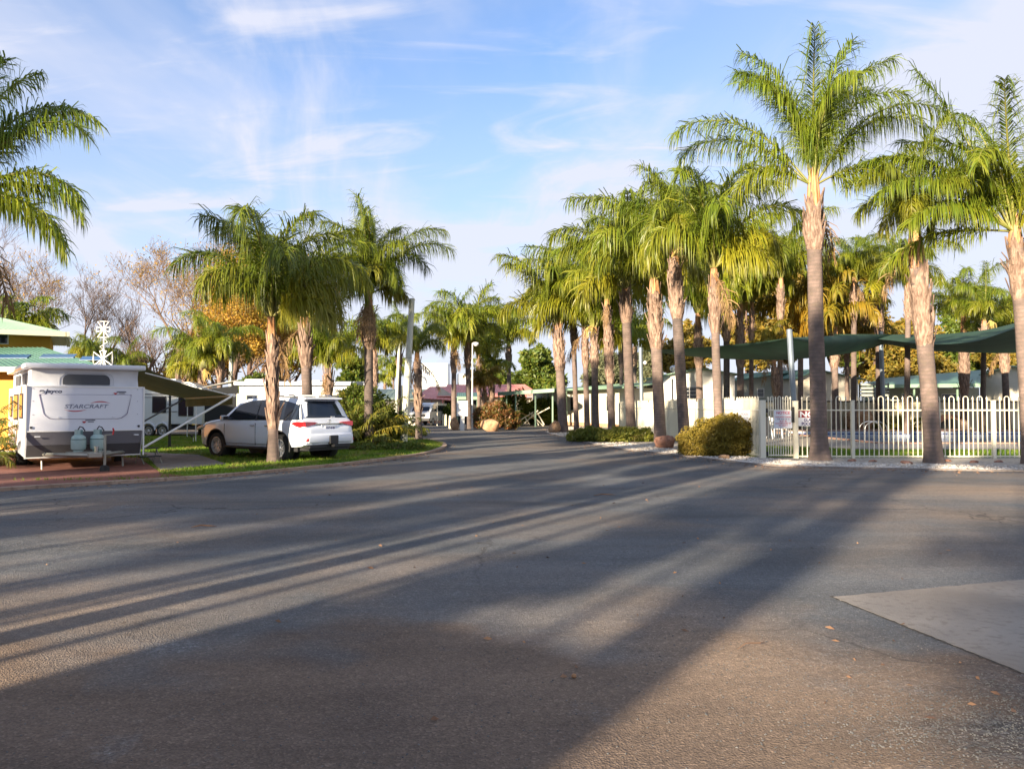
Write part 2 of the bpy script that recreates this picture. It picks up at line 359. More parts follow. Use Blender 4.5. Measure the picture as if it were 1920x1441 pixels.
M_CONCD = mat('old_concrete', (.20, .17, .15), (.27, .23, .20), rough=.9, scale=2, c3=(.15, .12, .10), s3=12, bump=.4, bscale=50)
M_KERB = mat('kerb_concrete', (.30, .20, .14), (.42, .31, .23), rough=.9, scale=2.5, c3=(.2, .13, .09), s3=10, bump=.5, bscale=40)
M_GRAVB = mat('gravel_bed', (.30, .27, .23), (.50, .46, .40), rough=.9, scale=8, c3=(.15, .11, .08), s3=22, bump=1, bscale=45)
M_STONE = mat('white_pebble', (.42, .38, .33), (.70, .65, .58), rough=.8, scale=9, c3=(.34, .24, .16), s3=4)
def brick_paving():
    m = bpy.data.materials.new('red_pavers'); m.use_nodes = True; nt = m.node_tree; p = nt.nodes['Principled BSDF']; L = nt.links.new
    tc = nd(nt, 'ShaderNodeTexCoord'); mp = nd(nt, 'ShaderNodeMapping'); L(tc.outputs['Object'], mp.inputs[0]); mp.inputs['Rotation'].default_value = (0, 0, R(37))
    br = nd(nt, 'ShaderNodeTexBrick'); L(mp.outputs[0], br.inputs['Vector']); br.inputs['Scale'].default_value = 1; br.inputs['Brick Width'].default_value = .23; br.inputs['Row Height'].default_value = .115
    br.inputs['Mortar Size'].default_value = .006; br.inputs['Color1'].default_value = (.16, .045, .028, 1); br.inputs['Color2'].default_value = (.22, .075, .045, 1); br.inputs['Mortar'].default_value = (.10, .07, .05, 1)
    L(br.outputs[0], p.inputs['Base Color']); p.inputs['Roughness'].default_value = .9
    return m
M_REDP = brick_paving()
def sheet(name, pts, z, m, kind='structure'):
    mb = MB(); mb.add([(p[0], p[1], z) for p in pts], [tuple(range(len(pts)))])
    me = bpy.data.meshes.new(name); me.from_pydata(mb.v, [], mb.f)
    bm = bmesh.new(); bm.from_mesh(me); bmesh.ops.triangulate(bm, faces=bm.faces[:]); bmesh.ops.recalc_face_normals(bm, faces=bm.faces[:])
    for f in bm.faces:
        if f.normal.z < 0: f.normal_flip()
    bm.to_mesh(me); bm.free(); me.materials.append(m)
    o = bpy.data.objects.new(name, me); COL.objects.link(o); o['kind'] = kind; return o
def smooth_line(pts, n=6):
    P = [Vector((p[0], p[1], 0)) for p in pts]; out = []
    for i in range(len(P)-1):
        a, b, c, d = P[max(i-1, 0)], P[i], P[i+1], P[min(i+2, len(P)-1)]
        for k in range(n):
            t = k/n
            out.append(.5*((2*b)+(c-a)*t+(2*a-5*b+4*c-d)*t*t+(3*b-a-3*c+d)*t**3))
    out.append(P[-1]); return out
# pool: its hole is left open in the ground sheet
PX0, PX1, PY0, PY1 = 14.6, 34.0, 30.5, 44.5
mb = MB(); B = 1500
for (a, b, c, d) in ((-B, B, -B, PY0), (-B, PX0, PY0, PY1), (PX1, B, PY0, PY1), (-B, B, PY1, B)):
    mb.add([(a, c, -.012), (b, c, -.012), (b, d, -.012), (a, d, -.012)], [(0, 1, 2, 3)])
mb.build('ground', M_DIRT)['kind'] = 'structure'
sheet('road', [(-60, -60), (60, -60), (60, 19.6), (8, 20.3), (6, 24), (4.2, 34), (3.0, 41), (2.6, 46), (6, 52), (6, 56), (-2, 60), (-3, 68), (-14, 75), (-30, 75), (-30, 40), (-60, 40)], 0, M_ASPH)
KERB = smooth_line([G(*p) for p in ((-420, 955), (-150, 932), (0, 920), (150, 910.5), (300, 901.5), (420, 893), (520, 884), (640, 872), (700, 864.5), (760, 857), (800, 850), (826, 842), (834, 835), (820, 829), (792, 824.5), (760, 823))])
GRASSP = [(p.x, p.y) for p in KERB]+[(-9, 39.5), (-34, 40), (-36, 12)]
sheet('lawn', GRASSP, .05, M_GRASS)
def ribbon(name, line, w, z0, z1, m, kind='structure', off=0):
    mb = MB(); n = len(line)
    L_, R_ = [], []
    for i, p in enumerate(line):
        t = (line[min(i+1, n-1)]-line[max(i-1, 0)]).normalized(); s = Vector((t.y, -t.x, 0))
        L_.append(p+s*(off-w/2)); R_.append(p+s*(off+w/2))
    vs = []
    for i in range(n): vs += [(L_[i].x, L_[i].y, z0), (L_[i].x, L_[i].y, z1), (R_[i].x, R_[i].y, z1), (R_[i].x, R_[i].y, z0)]
    fs = []
    for i in range(n-1):
        a = i*4; b = a+4
        fs += [(a, a+1, b+1, b), (a+1, a+2, b+2, b+1), (a+2, a+3, b+3, b+2)]
    mb.add(vs, fs); o = mb.build(name, m); o['kind'] = kind; return o
ribbon('kerb', KERB, .16, -.02, .062, M_KERB)
# caravan site: red pavers and a concrete pad let into the lawn
sheet('paver_pad', [(-26, 13.2)]+[(p.x-.02, p.y+.12) for p in KERB[6:27]]+[tuple(G(300, 890)[:2]), tuple(G(262, 862)[:2]), (-13.5, 22.4), (-26, 22.4)], .058, M_REDP)
sheet('concrete_pad', [tuple(G(*p)[:2]) for p in ((300, 886), (425, 874), (372, 856), (268, 851))], .062, M_CONCD)
BED = [G(*p) for p in ((2600, 893), (1920, 884), (1700, 880), (1520, 876), (1420, 871), (1330, 861), (1240, 850.5), (1150, 840), (1095, 829), (1050, 818), (1022, 811), (1035, 805), (1062, 800.5))]
BED = smooth_line(BED)
sheet('gravel_bed', [(p.x, p.y) for p in BED]+[(6.8, 56), (6.9, 22.3), (40, 21.9)], .012, M_GRAVB)
ribbon('edging_strip', BED, .10, -.01, .035, M_CONCD, off=.05)
sheet('gate_apron', [tuple(G(*p)[:2]) for p in ((1330, 862), (1480, 869), (1502, 861), (1425, 857))], .020, M_CONCD)
sheet('pool_lawn', [(6.95, 22.0), (40, 22.0), (40, 26.0), (12, 26.2), (9.0, 29), (10.5, 36), (14, 46), (14, 49), (7.2, 49)], .010, mat('pool_lawn_green', (.075, .15, .012), (.14, .22, .02), rough=.9, scale=1.1, bump=.9, bscale=60, spec=.15))  # own green range for the pool lawn, without brown patches
M_PATH = mat('pool_paving', (.24, .215, .185), (.32, .28, .24), rough=.85, scale=1.5, bump=.2)
M_PINK = mat('pool_coping', (.36, .20, .14), (.46, .28, .20), rough=.8, scale=3)
mb = MB()
mb.add([(9.02, 29, .022), (12, 26.2, .022), (40, 26.0, .022), (40, 30.1, .022), (14.2, 30.1, .022), (14.2, 46, .022), (14, 46, .022), (10.5, 36, .022)], [(0, 1, 2, 3, 4, 5, 6, 7)])
me_o = mb.build('pool_path', M_PATH); me_o['kind'] = 'structure'
sheet('cabin_ground', [(7, 49.1), (45, 49.1), (45, 90), (0, 90), (0, 60), (7, 57)], .004, mat('sandy_ground', (.26, .21, .15), (.33, .27, .19), rough=.95, scale=1))
# pool: one thing with walls, coping and tiles; the water lies in it
pool = empty('swimming_pool', (PX0, PY0, 0), 0, 'in-ground swimming pool with pink paved coping behind the cream fence', 'pool')
w_, d_ = PX1-PX0, PY1-PY0
mb = MB()
mb.add([(0, 0, -1.2), (w_, 0, -1.2), (w_, d_, -1.2), (0, d_, -1.2), (0, 0, .02), (w_, 0, .02), (w_, d_, .02), (0, d_, .02)], [(0, 1, 2, 3), (0, 1, 5, 4), (1, 2, 6, 5), (2, 3, 7, 6), (3, 0, 4, 7)])
mb.build('shell', mat('pool_shell', (.38, .42, .50), (.48, .52, .60), rough=.4, scale=2), pool)
mb = MB(); pl_ = []
for i in range(46):
    x = .05+i*w_/46; pl_ += [(x, -.115), (x, -.09), (x+w_/46*.5, -.09), (x+w_/46*.5, -.115)]
pl_ += [(w_-.02, -.115), (w_-.02, -.125)]+[q for i in range(45, -1, -1) for q in ((.05+i*w_/46+w_/92, -.125), (.05+i*w_/46+w_/92, -.15), (.05+i*w_/46, -.15), (.05+i*w_/46, -.125))]
mb.prism(pl_, d_-.03, d_-.004)
mb.build('tile_band', mat('blue_tile', (.02, .05, .25), rough=.2), pool)
mb = MB()
mb.box(-.4, w_+.4, -.4, 0, .024, .06); mb.box(-.4, 0, 0, d_, .024, .06); mb.box(w_, w_+.4, 0, d_, .024, .06); mb.box(-.4, w_+.4, d_, d_+3.2, .024, .06)
mb.build('coping', M_PINK, pool)
mb = MB(); mb.add([(PX0+.002, PY0+.002, -.28), (PX1-.002, PY0+.002, -.28), (PX1-.002, PY1-.002, -.28), (PX0+.002, PY1-.002, -.28)], [(0, 1, 2, 3)])
wo = mb.build('pool_water', mat('water', (.05, .08, .11), (.07, .10, .13), rough=.05, scale=1, bump=.12, bscale=3, spec=.9)); wo['kind'] = 'structure'
# hand rails of the pool
rl = empty('pool_handrail', (14.4, 31.6, 0), 0, 'curved steel pool handrail at the near left end of the pool', 'handrail')
for y in (0, .5):
    pts = [(0, y, .03)]+[(.45-.45*math.cos(a), y, .55+.3*math.sin(a)) for a in [k*math.pi/8 for k in range(9)]]+[(1.1, y, -.2)]
    MB().tube(pts, .022, 8).build('rail', mat('steel', (.5, .5, .48), rough=.25, metal=.9), rl, True)

# concrete slab at right foreground: a raised corner
c0 = G(1562, 1119); c1 = G(1925, 1264); c2 = G(1925, 1086)
u = (c1-c0).normalized(); w = (c2-c0).normalized()
def ragged(a, bb, n, amp, sd):
    return [a.lerp(bb, k/n)+Vector((noise.noise(Vector((k*.9, sd, 0))), noise.noise(Vector((k*.9, sd, 5))), 0))*amp*(0 if k in (0, n) else 1) for k in range(n)]
p_a, p_b, p_c = c0+u*6, c0+u*6+w*9, c0+w*11
poly = ragged(c0, p_a, 120, .022, 1)+[p_a, p_b]+ragged(p_c, c0, 140, .018, 2)
bm = bmesh.new(); vsl = [bm.verts.new((p.x, p.y, .005)) for p in poly]; f_ = bm.faces.new(vsl)
r_ = bmesh.ops.extrude_face_region(bm, geom=[f_]); bmesh.ops.translate(bm, vec=(0, 0, -.08), verts=[q for q in r_['geom'] if isinstance(q, bmesh.types.BMVert)])
bmesh.ops.triangulate(bm, faces=bm.faces[:]); bmesh.ops.recalc_face_normals(bm, faces=bm.faces[:])
me = bpy.data.meshes.new('concrete_slab'); bm.to_mesh(me); bm.free()
me.materials.append(mat('slab_concrete', (.185, .16, .135), (.27, .24, .205), rough=.88, scale=.9, det=8, c3=(.18, .152, .126), s3=14, bump=.5, bscale=70))
jl = ragged(c0-u*.03, p_a, 260, .03, 9); mb = MB(); side = Vector((u.y, -u.x, 0)); jv = []
for k, p in enumerate(jl):
    ww = .016+.02*abs(noise.noise(Vector((k*.31, 4, 2)))); jv += [(p.x-side.x*.02, p.y-side.y*.02, .0035), (p.x+side.x*ww, p.y+side.y*ww, .0035)]
mb.add(jv, [(2*k, 2*k+1, 2*k+3, 2*k+2) for k in range(len(jl)-1)]); mb.build('slab_joint', mat('dark_grit', (.03, .028, .025), (.07, .06, .05), rough=.95, scale=30))['kind'] = 'structure'
sl = bpy.data.objects.new('concrete_slab', me); COL.objects.link(sl); sl['kind'] = 'structure'

# loose gravel: nobody could count it
def pebbles(name, pts, r0, r1, m, label, cat, seed=3, flat=.6):
    rng = np.random.default_rng(seed); n = len(pts)
    base = np.array([(1, 0, 0), (0, 1, 0), (-1, 0, 0), (0, -1, 0), (0, 0, 1), (0, 0, -1)], float)
    fc = np.array([(0, 1, 4), (1, 2, 4), (2, 3, 4), (3, 0, 4), (1, 0, 5), (2, 1, 5), (3, 2, 5), (0, 3, 5)])
    s = rng.uniform(r0, r1, (n, 1, 1))*rng.uniform(.6, 1.3, (n, 6, 3)); a = rng.uniform(0, 6.28, n)
    V = base[None]*s; V[..., 2] *= flat
    c, q = np.cos(a)[:, None], np.sin(a)[:, None]
    X = V[..., 0]*c-V[..., 1]*q; Y = V[..., 0]*q+V[..., 1]*c
    V = np.stack([X, Y, V[..., 2]], -1)+np.asarray(pts)[:, None, :]
    T = (fc[None]+np.arange(n)[:, None, None]*6).reshape(-1, 3)
    o = npmesh(name, V.reshape(-1, 3), None, m, tris=T, smooth=False)
    tag(o, label, cat, kind='stuff'); return o
rng = np.random.default_rng(5)
pts = []
for i in range(9000):       # in the bed, near its edge
    k = rng.integers(0, len(BED)-1); p = BED[k].lerp(BED[k+1], rng.random()); 
    d = rng.random()**1.3*1.6
    t = (BED[k+1]-BED[k]).normalized(); s = Vector((t.y, -t.x, 0)); q = p+s*(d+.12)
    if q.y > 60: continue
    pts.append((q.x, q.y, .02))
pebbles('gravel', pts, .015, .042, M_STONE, 'loose white pebbles covering the garden bed along the pool fence', 'gravel')
pts = []
for i in range(7000):       # chips loose on the seal near the camera
    x = rng.normal(0, 3.8); y = 2.6+rng.random()**2.0*11
    if (Vector((x, y, 0))-c0).dot(Vector((-u.y, u.x, 0)))>-.05 and x > c0.x-.1: continue
    pts.append((x, y, .001))
for (cx, cy, sx, sy, n) in ((2.35, 3.55, .55, .25, 2600), (2.9, 3.9, .5, .2, 1500), (1.6, 4.3, .5, .5, 500), (-2, 8, 1.2, .4, 300), (1.0, 9.8, 1.3, .35, 350), (-3.4, 9.0, .9, .3, 250)):
    for i in range(n): pts.append((rng.normal(cx, sx), rng.normal(cy, sy), .002))
pts = [p for p in pts if not (((Vector(p)-c0).cross(u).z) < .02 and (Vector(p)-c0).cross(w).z > -.02)]
pebbles('road_chips', pts, .0022, .0075, mat('road_chip', (.06, .065, .07), (.17, .165, .155), rough=.9, scale=8), 'small loose stone chips scattered over the worn asphalt', 'gravel', 8)
# bark litter and fallen bits on the road
M_LIT = mat('leaf_litter', (.10, .05, .03), (.30, .17, .09), rough=.9, scale=5)
def shard_mesh(pts, name, label, l0, l1, seed):
    r = np.random.default_rng(seed); n = len(pts); a = r.uniform(0, 6.28, n); l = r.uniform(l0, l1, n); w = l*r.uniform(.12, .4, n); V = []; Q = []
    for i, p in enumerate(pts):
        d = Vector((math.cos(a[i]), math.sin(a[i]), 0)); s = Vector((-d.y, d.x, 0)); P = Vector(p); h = r.uniform(.004, .02)
        V += [P-d*l[i], P-s*w[i]+Vector((0, 0, h)), P+d*l[i]+Vector((0, 0, h*.5)), P+s*w[i]]; Q.append((4*i, 4*i+1, 4*i+2, 4*i+3))
    return tag(npmesh(name, [tuple(v) for v in V], Q, M_LIT), label, 'litter', kind='stuff')
pts = []
for i in range(900):
    k = rng.integers(0, len(BED)-1); p = BED[k].lerp(BED[k+1], rng.random()); t = (BED[k+1]-BED[k]).normalized(); s = Vector((t.y, -t.x, 0)); q = p-s*(abs(rng.normal(0, .6))+.02)
    pts.append((q.x, q.y, .005))
for i in range(500):
    k = rng.integers(6, len(KERB)-1); q = KERB[k]+Vector((rng.normal(.1, .25), rng.normal(-.2, .3), 0)); pts.append((q.x, q.y, .005))
shard_mesh(pts, 'leaf_litter', 'dry brown leaf litter gathered along the edges of the road', .012, .05, 2)
pts = [(rng.normal(.5, 3), 3+rng.random()**1.6*12, .004) for i in range(90)]+[(rng.normal(2.6, .8), rng.normal(3.9, .6), .004) for i in range(40)]
shard_mesh(pts, 'fallen_husks', 'dry husks and twigs strewn over the open asphalt', .01, .035, 4)
for (px, py, l, a, lab) in ((383, 987, .15, .2, 'brown curled frond scrap lying at left on the asphalt'), (1135, 928, .2, .1, 'dark strip of palm bark lying in mid road'), (1412, 1210, .13, .5, 'thin reddish twig lying on the seal in front of the concrete slab')):
    p = G(px, py, .012); o = MB().tube([(-l, 0, 0), (-l*.3, .02, .018), (l*.4, -.01, .014), (l, .03, 0)], [.0015*(1 if l < .14 else 2.5), .003*(1 if l < .14 else 3.2), .003*(1 if l < .14 else 3), .001], 6).build('bark_scrap', M_LIT, None, True, loc=p)
    o.rotation_euler = (0, 0, a); tag(o, lab, 'twig')
p = G(1076, 1266, .014)
o = MB().lathe([(.002, -.012), (.012, -.008), (.015, 0), (.011, .009), (.002, .013)], 10).build('palm_nut', mat('nut', (.32, .16, .07), rough=.7), None, True, loc=p); tag(o, 'small round orange palm nut lying alone on the asphalt', 'nut')

# grass blades near enough to be seen
def blades(name, poly_test, n, x0, x1, y0, y1, h0, h1, m, label, seed=1, z=.05):
    r = np.random.default_rng(seed); P = []
    while len(P) < n:
        x = r.uniform(x0, x1); y = y0+(y1-y0)*r.random()
        if poly_test(x, y): P.append((x, y))
    P = np.array(P); n = len(P); a = r.uniform(0, 6.28, n); h = r.uniform(h0, h1, n); w = r.uniform(.006, .014, n)
    lean = r.normal(0, .5, (n, 2))*h[:, None]
    d = np.stack([np.cos(a)*w, np.sin(a)*w], 1)
    V = np.zeros((n, 3, 3)); V[:, 0, :2] = P-d; V[:, 1, :2] = P+d; V[:, 2, :2] = P+lean; V[:, :2, 2] = z-.01; V[:, 2, 2] = z+h
    T = np.arange(n*3).reshape(n, 3)
    return tag(npmesh(name, V.reshape(-1, 3), None, m, tris=T), label, 'grass', kind='stuff')
def inpoly(poly):
    P = [(p[0], p[1]) for p in poly]
    def t(x, y):
        c = False; j = len(P)-1
        for i in range(len(P)):
            if (P[i][1] > y) != (P[j][1] > y) and x < (P[j][0]-P[i][0])*(y-P[i][1])/(P[j][1]-P[i][1])+P[i][0]: c = not c
            j = i
        return c
    return t
gp = inpoly(GRASSP); pad1 = inpoly([(-26, 13), G(300, 901), G(300, 890), G(262, 862), (-13.5, 22.4), (-26, 22.4)]); pad2 = inpoly([G(*p) for p in ((300, 886), (425, 874), (372, 856), (268, 851))])
blades('grass', lambda x, y: gp(x, y) and not pad1(x, y) and not pad2(x, y), 60000, -20, -2.6, 15, 36, .03, .085, M_BLADE, 'short bright green grass of the camping lawn left of the road')
blades('pool_grass', inpoly([(6.95, 22.2), (24, 22.2), (24, 26.0), (12, 26.2), (9.0, 29), (10.5, 36), (8, 40), (7.2, 40)]), 22000, 7, 24, 22.2, 38, .03, .07, M_BLADE, 'mown green grass strip inside the pool fence', 2, z=.012)
# ---------------------------------------------------------------- palms
def crown_arrays(seed, fronds, nl=62, lw=.030, ll=.72, plum=.38, droopl=.9, neck=.25, thick=1.0):
    """fronds: list of (azimuth, start elevation deg, droop deg, length, age 0..1)"""
    rg = np.random.default_rng(seed); K = 18
    V = []; Q = []; T = []; MI = []; MT = []; TT = []; nv = 0
    for (az, el0, dr, Lf, age) in fronds:
        s = np.linspace(0, 1, K+1)
        el = np.radians(el0-dr*s**1.9); azs = az+rg.normal(0, .10)*s+0*s
        D = np.stack([np.cos(el)*np.sin(azs), np.cos(el)*np.cos(azs), np.sin(el)], 1)
        P = np.zeros((K+1, 3)); P[1:] = np.cumsum(D[:-1]*Lf/K, 0)
        r0 = neck*.5; P += np.array([math.sin(az)*r0*.6, math.cos(az)*r0*.6, 0])
        side = np.stack([np.cos(azs), -np.sin(azs), 0*azs], 1); N = np.cross(side, D)
        # rachis: four-sided tube
        rr = (.042*(1-s)**.8+.006)*thick
        ring = np.stack([P+side*rr[:, None], P+N*rr[:, None]*.7, P-side*rr[:, None], P-N*rr[:, None]*.7], 1)
        V.append(ring.reshape(-1, 3)); TT.append(np.full(4*(K+1), age*.5))
        i = np.arange(K)[:, None]*4; k = np.arange(4)[None]
        q = np.stack([i+k, i+(k+1) % 4, i+4+(k+1) % 4, i+4+k], -1).reshape(-1, 4)+nv
        Q.append(q); MI.append(np.ones(len(q), int)); nv += 4*(K+1)
        # leaflets
        n = nl*2; sl = np.repeat(np.linspace(.17, .995, nl), 2)+rg.normal(0, .004, n); sl = np.clip(sl, .1, 1)
        sg = np.tile([1, -1], nl)
        f = sl*K; j = np.minimum(f.astype(int), K-1); fr = (f-j)[:, None]
        p = P[j]*(1-fr)+P[j+1]*fr; t = D[j]; sd = side[j]; nn = N[j]
        up = rg.normal(.08, plum*1.0, n)[:, None]
        d0 = t*(.58+.5*sl[:, None]**3)+sd*sg[:, None]*.66+nn*up; d0 /= np.linalg.norm(d0, axis=1)[:, None]
        prof = np.clip((sl-.08)/.22, .15, 1)**.7*(1-.48*sl**3)
        le = (ll*prof*rg.uniform(.75, 1.12, n)+.10)[:, None]
        g = np.array([0, 0, -1.0])
        dl = (droopl*np.where(rg.random(n) < .15, .15, rg.uniform(.5, 1.9, n)**1.3))[:, None]
        d1 = d0*.62+g*dl*1.05; d1 /= np.linalg.norm(d1, axis=1)[:, None]
        d2 = d1*.5+g*(dl+.25); d2 /= np.linalg.norm(d2, axis=1)[:, None]
        m1 = p+d0*le*.24; m2 = m1+d1*le*.38; tip = m2+d2*le*.38
        ref = t*1.0+rg.normal(0, .35, (n, 3)); wv = np.cross(d0, np.cross(ref, d0)); wv /= np.linalg.norm(wv, axis=1)[:, None]+1e-9
        wv = wv*(lw*.5)*rg.uniform(.7, 1.2, n)[:, None]
        vv = np.stack([p-wv*.45, p+wv*.45, m1-wv, m1+wv, m2-wv*.8, m2+wv*.8, tip], 1)
        b = np.arange(n)[:, None]*7+nv
        Q.append(np.concatenate([b+np.array([[0, 1, 3, 2]]), b+np.array([[2, 3, 5, 4]])])); MI.append(np.zeros(2*n, int))
        T.append(b+np.array([[4, 5, 6]])); MT.append(np.zeros(n, int))
        V.append(vv.reshape(-1, 3)); TT.append(np.repeat(np.clip(age+rg.normal(0, .12, n), 0, 1), 7)); nv += 7*n
    return np.concatenate(V), np.concatenate(Q), np.concatenate(T), np.concatenate(MI+MT), np.concatenate(TT)
def gen_fronds(seed, n, L, elmin=60, elmax=85, yellow=0.0, low=1):
    rg = np.random.default_rng(seed); out = []; a = rg.uniform(0, 6.28)
    for i in range(n):
        t = i/(n-1); a += 2.399+rg.normal(0, .35)
        el = elmax+(elmin-elmax)*t**1.1+rg.normal(0, 5)
        dr = 92+66*t**.7+rg.normal(0, 20)
        out.append((a, el, dr, L*(1.08-.42*t)*rg.uniform(.78, 1.14), np.clip(yellow+.10+(.35*t**3)+rg.normal(0, .08), 0, 1)))
    for i in range(low):
        out.append((rg.uniform(0, 6.28), rg.uniform(15, 36), rg.uniform(80, 110), L*rg.uniform(.40, .55), .6+yellow))
    return out
CR = {}
def crown_mesh(key, fr, mats, **kw):
    V, Q, T, MI, TT = crown_arrays(hash(key) % 9973 if not isinstance(key, int) else key, fr, **kw)
    o = npmesh('crown', V, Q, mats, midx=MI, attr=TT, tris=T); me = o.data; bpy.data.objects.remove(o); CR[key] = me; return me
for i in range(7):      # general crowns: full and hanging, drawn at different seeds
    crown_mesh(100+i, gen_fronds(20+i, 13+i % 3, 3.7, elmin=(56, 62, 68)[i % 3], low=i % 3), [M_LEAF, M_RACH], nl=116, lw=.031, ll=1.0)
for i in range(3):      # sparser, far ones with broader strips
    crown_mesh(200+i, gen_fronds(40+i, 14, 3.2, elmin=52), [M_LEAF, M_RACH], nl=60, lw=.06, ll=.95)
for i in range(3):      # yellowing crowns
    crown_mesh(300+i, gen_fronds(60+i, 16, 3.2, elmin=42, yellow=.18), [M_LEAFY, M_RACH], nl=64, lw=.055, ll=.9)
def trunk_mesh(path, rad, seed, n=14):
    """path(z)->Vector, rad(t); rings as small steps in the radius"""
    rg = random.Random(seed); H = path(1).z; st = .085; k = max(8, int(H/st)); vs = []; fs = []
    ph = rg.uniform(0, 9)
    for i in range(k+1):
        t = i/k; c = path(t); r = rad(t)*(1+.012*(i % 2)+.03*noise.noise(Vector((t*9+ph, 0, 0))))
        for j in range(n):
            a = 2*math.pi*j/n; q = r*(1+.05*noise.noise(Vector((math.cos(a)*1.5+ph, math.sin(a)*1.5, t*H*1.1))))
            vs.append((c.x+q*math.cos(a), c.y+q*math.sin(a), c.z+.012*noise.noise(Vector((a, i, ph)))))
    for i in range(k):
        for j in range(n): fs.append((i*n+j, i*n+(j+1) % n, (i+1)*n+(j+1) % n, (i+1)*n+j))
    return vs, fs
def husk_mesh(path, t0, t1, rt, seed, bulge=.35, dens=1.0):
    rg = random.Random(seed); mb = MB(); H = path(1).z; n = 12
    L0 = (t1-t0)*H; k = max(6, int(L0/.07)); vs = []
    for i in range(k+1):      # ragged core
        u = i/k; t = t0+(t1-t0)*u; c = path(t); prof = math.sin(math.pi*min(1, u*1.02))**.6
        r = rt*(1.02+bulge*.75*prof)*(1-.30*u*u)
        for j in range(n):
            a = 2*math.pi*j/n; q = r*(1+.16*noise.noise(Vector((math.cos(a)*2.2+seed, math.sin(a)*2.2, t*H*.9)))); vs.append((c.x+q*math.cos(a), c.y+q*math.sin(a), c.z))
    mb.add(vs, [(i*n+j, i*n+(j+1) % n, (i+1)*n+(j+1) % n, (i+1)*n+j) for i in range(k) for j in range(n)])
    cnt = int(L0*26*dens)
    for q in range(cnt):      # cut leaf bases, peeling away
        u = (q+.5)/cnt*.93; t = t0+(t1-t0)*u; c = path(t); prof = math.sin(math.pi*min(1, u*1.02))**.6
        r = rt*(1.0+bulge*.78*prof)*(1-.30*u*u); a = q*2.399+rg.uniform(-.3, .3)
        ln = rg.uniform(.28, .60); w = rg.uniform(.05, .10); flare = rg.uniform(.02, .085) if rg.random() < .85 else rg.uniform(.12, .2)
        rd = Vector((math.cos(a), math.sin(a), 0)); td = Vector((-rd.y, rd.x, 0)); b = Vector((c.x, c.y, c.z))
        p0 = b+rd*(r*.93); p1 = b+rd*(r+.02+flare*.35)+Vector((0, 0, ln*.55)); p2 = b+rd*(r+flare)+Vector((0, 0, ln))+td*rg.uniform(-.04, .04)
        v = []
        for pp, ww in ((p0, w), (p1, w*.85), (p2, w*rg.uniform(.15, .5))):
            v += [pp-td*ww, pp+rd*.022, pp+td*ww, pp-rd*.012]
        f = []
        for s in range(2):
            for j in range(4): f.append((s*4+j, s*4+(j+1) % 4, s*4+4+(j+1) % 4, s*4+4+j))
        f.append((8, 9, 10, 11)); mb.add(v, f)
    return mb
M_DEAD = mat('dead_frond', (.20, .115, .05), (.34, .22, .10), rough=.85, scale=4, trans=.15)
for i in range(3):
    V, Q, T, MI, TT = crown_arrays(700+i, [(0, -38-8*i, 40, 1.9, .5)], nl=46, lw=.030, ll=.55, plum=.5, droopl=1.6); o = npmesh('dead_frond', V, Q, M_DEAD, attr=TT, tris=T); CR['dead%d' % i] = o.data; bpy.data.objects.remove(o)
mb = MB(); rg_ = random.Random(4)
for k in range(26):
    a = rg_.uniform(-.5, .5); t0 = .35+.5*k/26; p0 = Vector((0, .75*t0, .30*math.sin(t0*3)-.1*t0)); mb.tube([p0, p0+Vector((a*.3, .12, -.12)), p0+Vector((a*.45, .14, -.42-.2*rg_.random()))], [.012, .01, .006], 4, caps=False)
mb.tube([(0, 0, -.1), (0, .35, .2), (0, .75, .0)], [.035, .03, .015], 6); o = mb.build('flower_stalk', mat('flower_stalk', (.42, .30, .08), (.55, .42, .14), rough=.8, scale=5)); CR['stalk'] = o.data; bpy.data.objects.remove(o)
PALMN = [0]
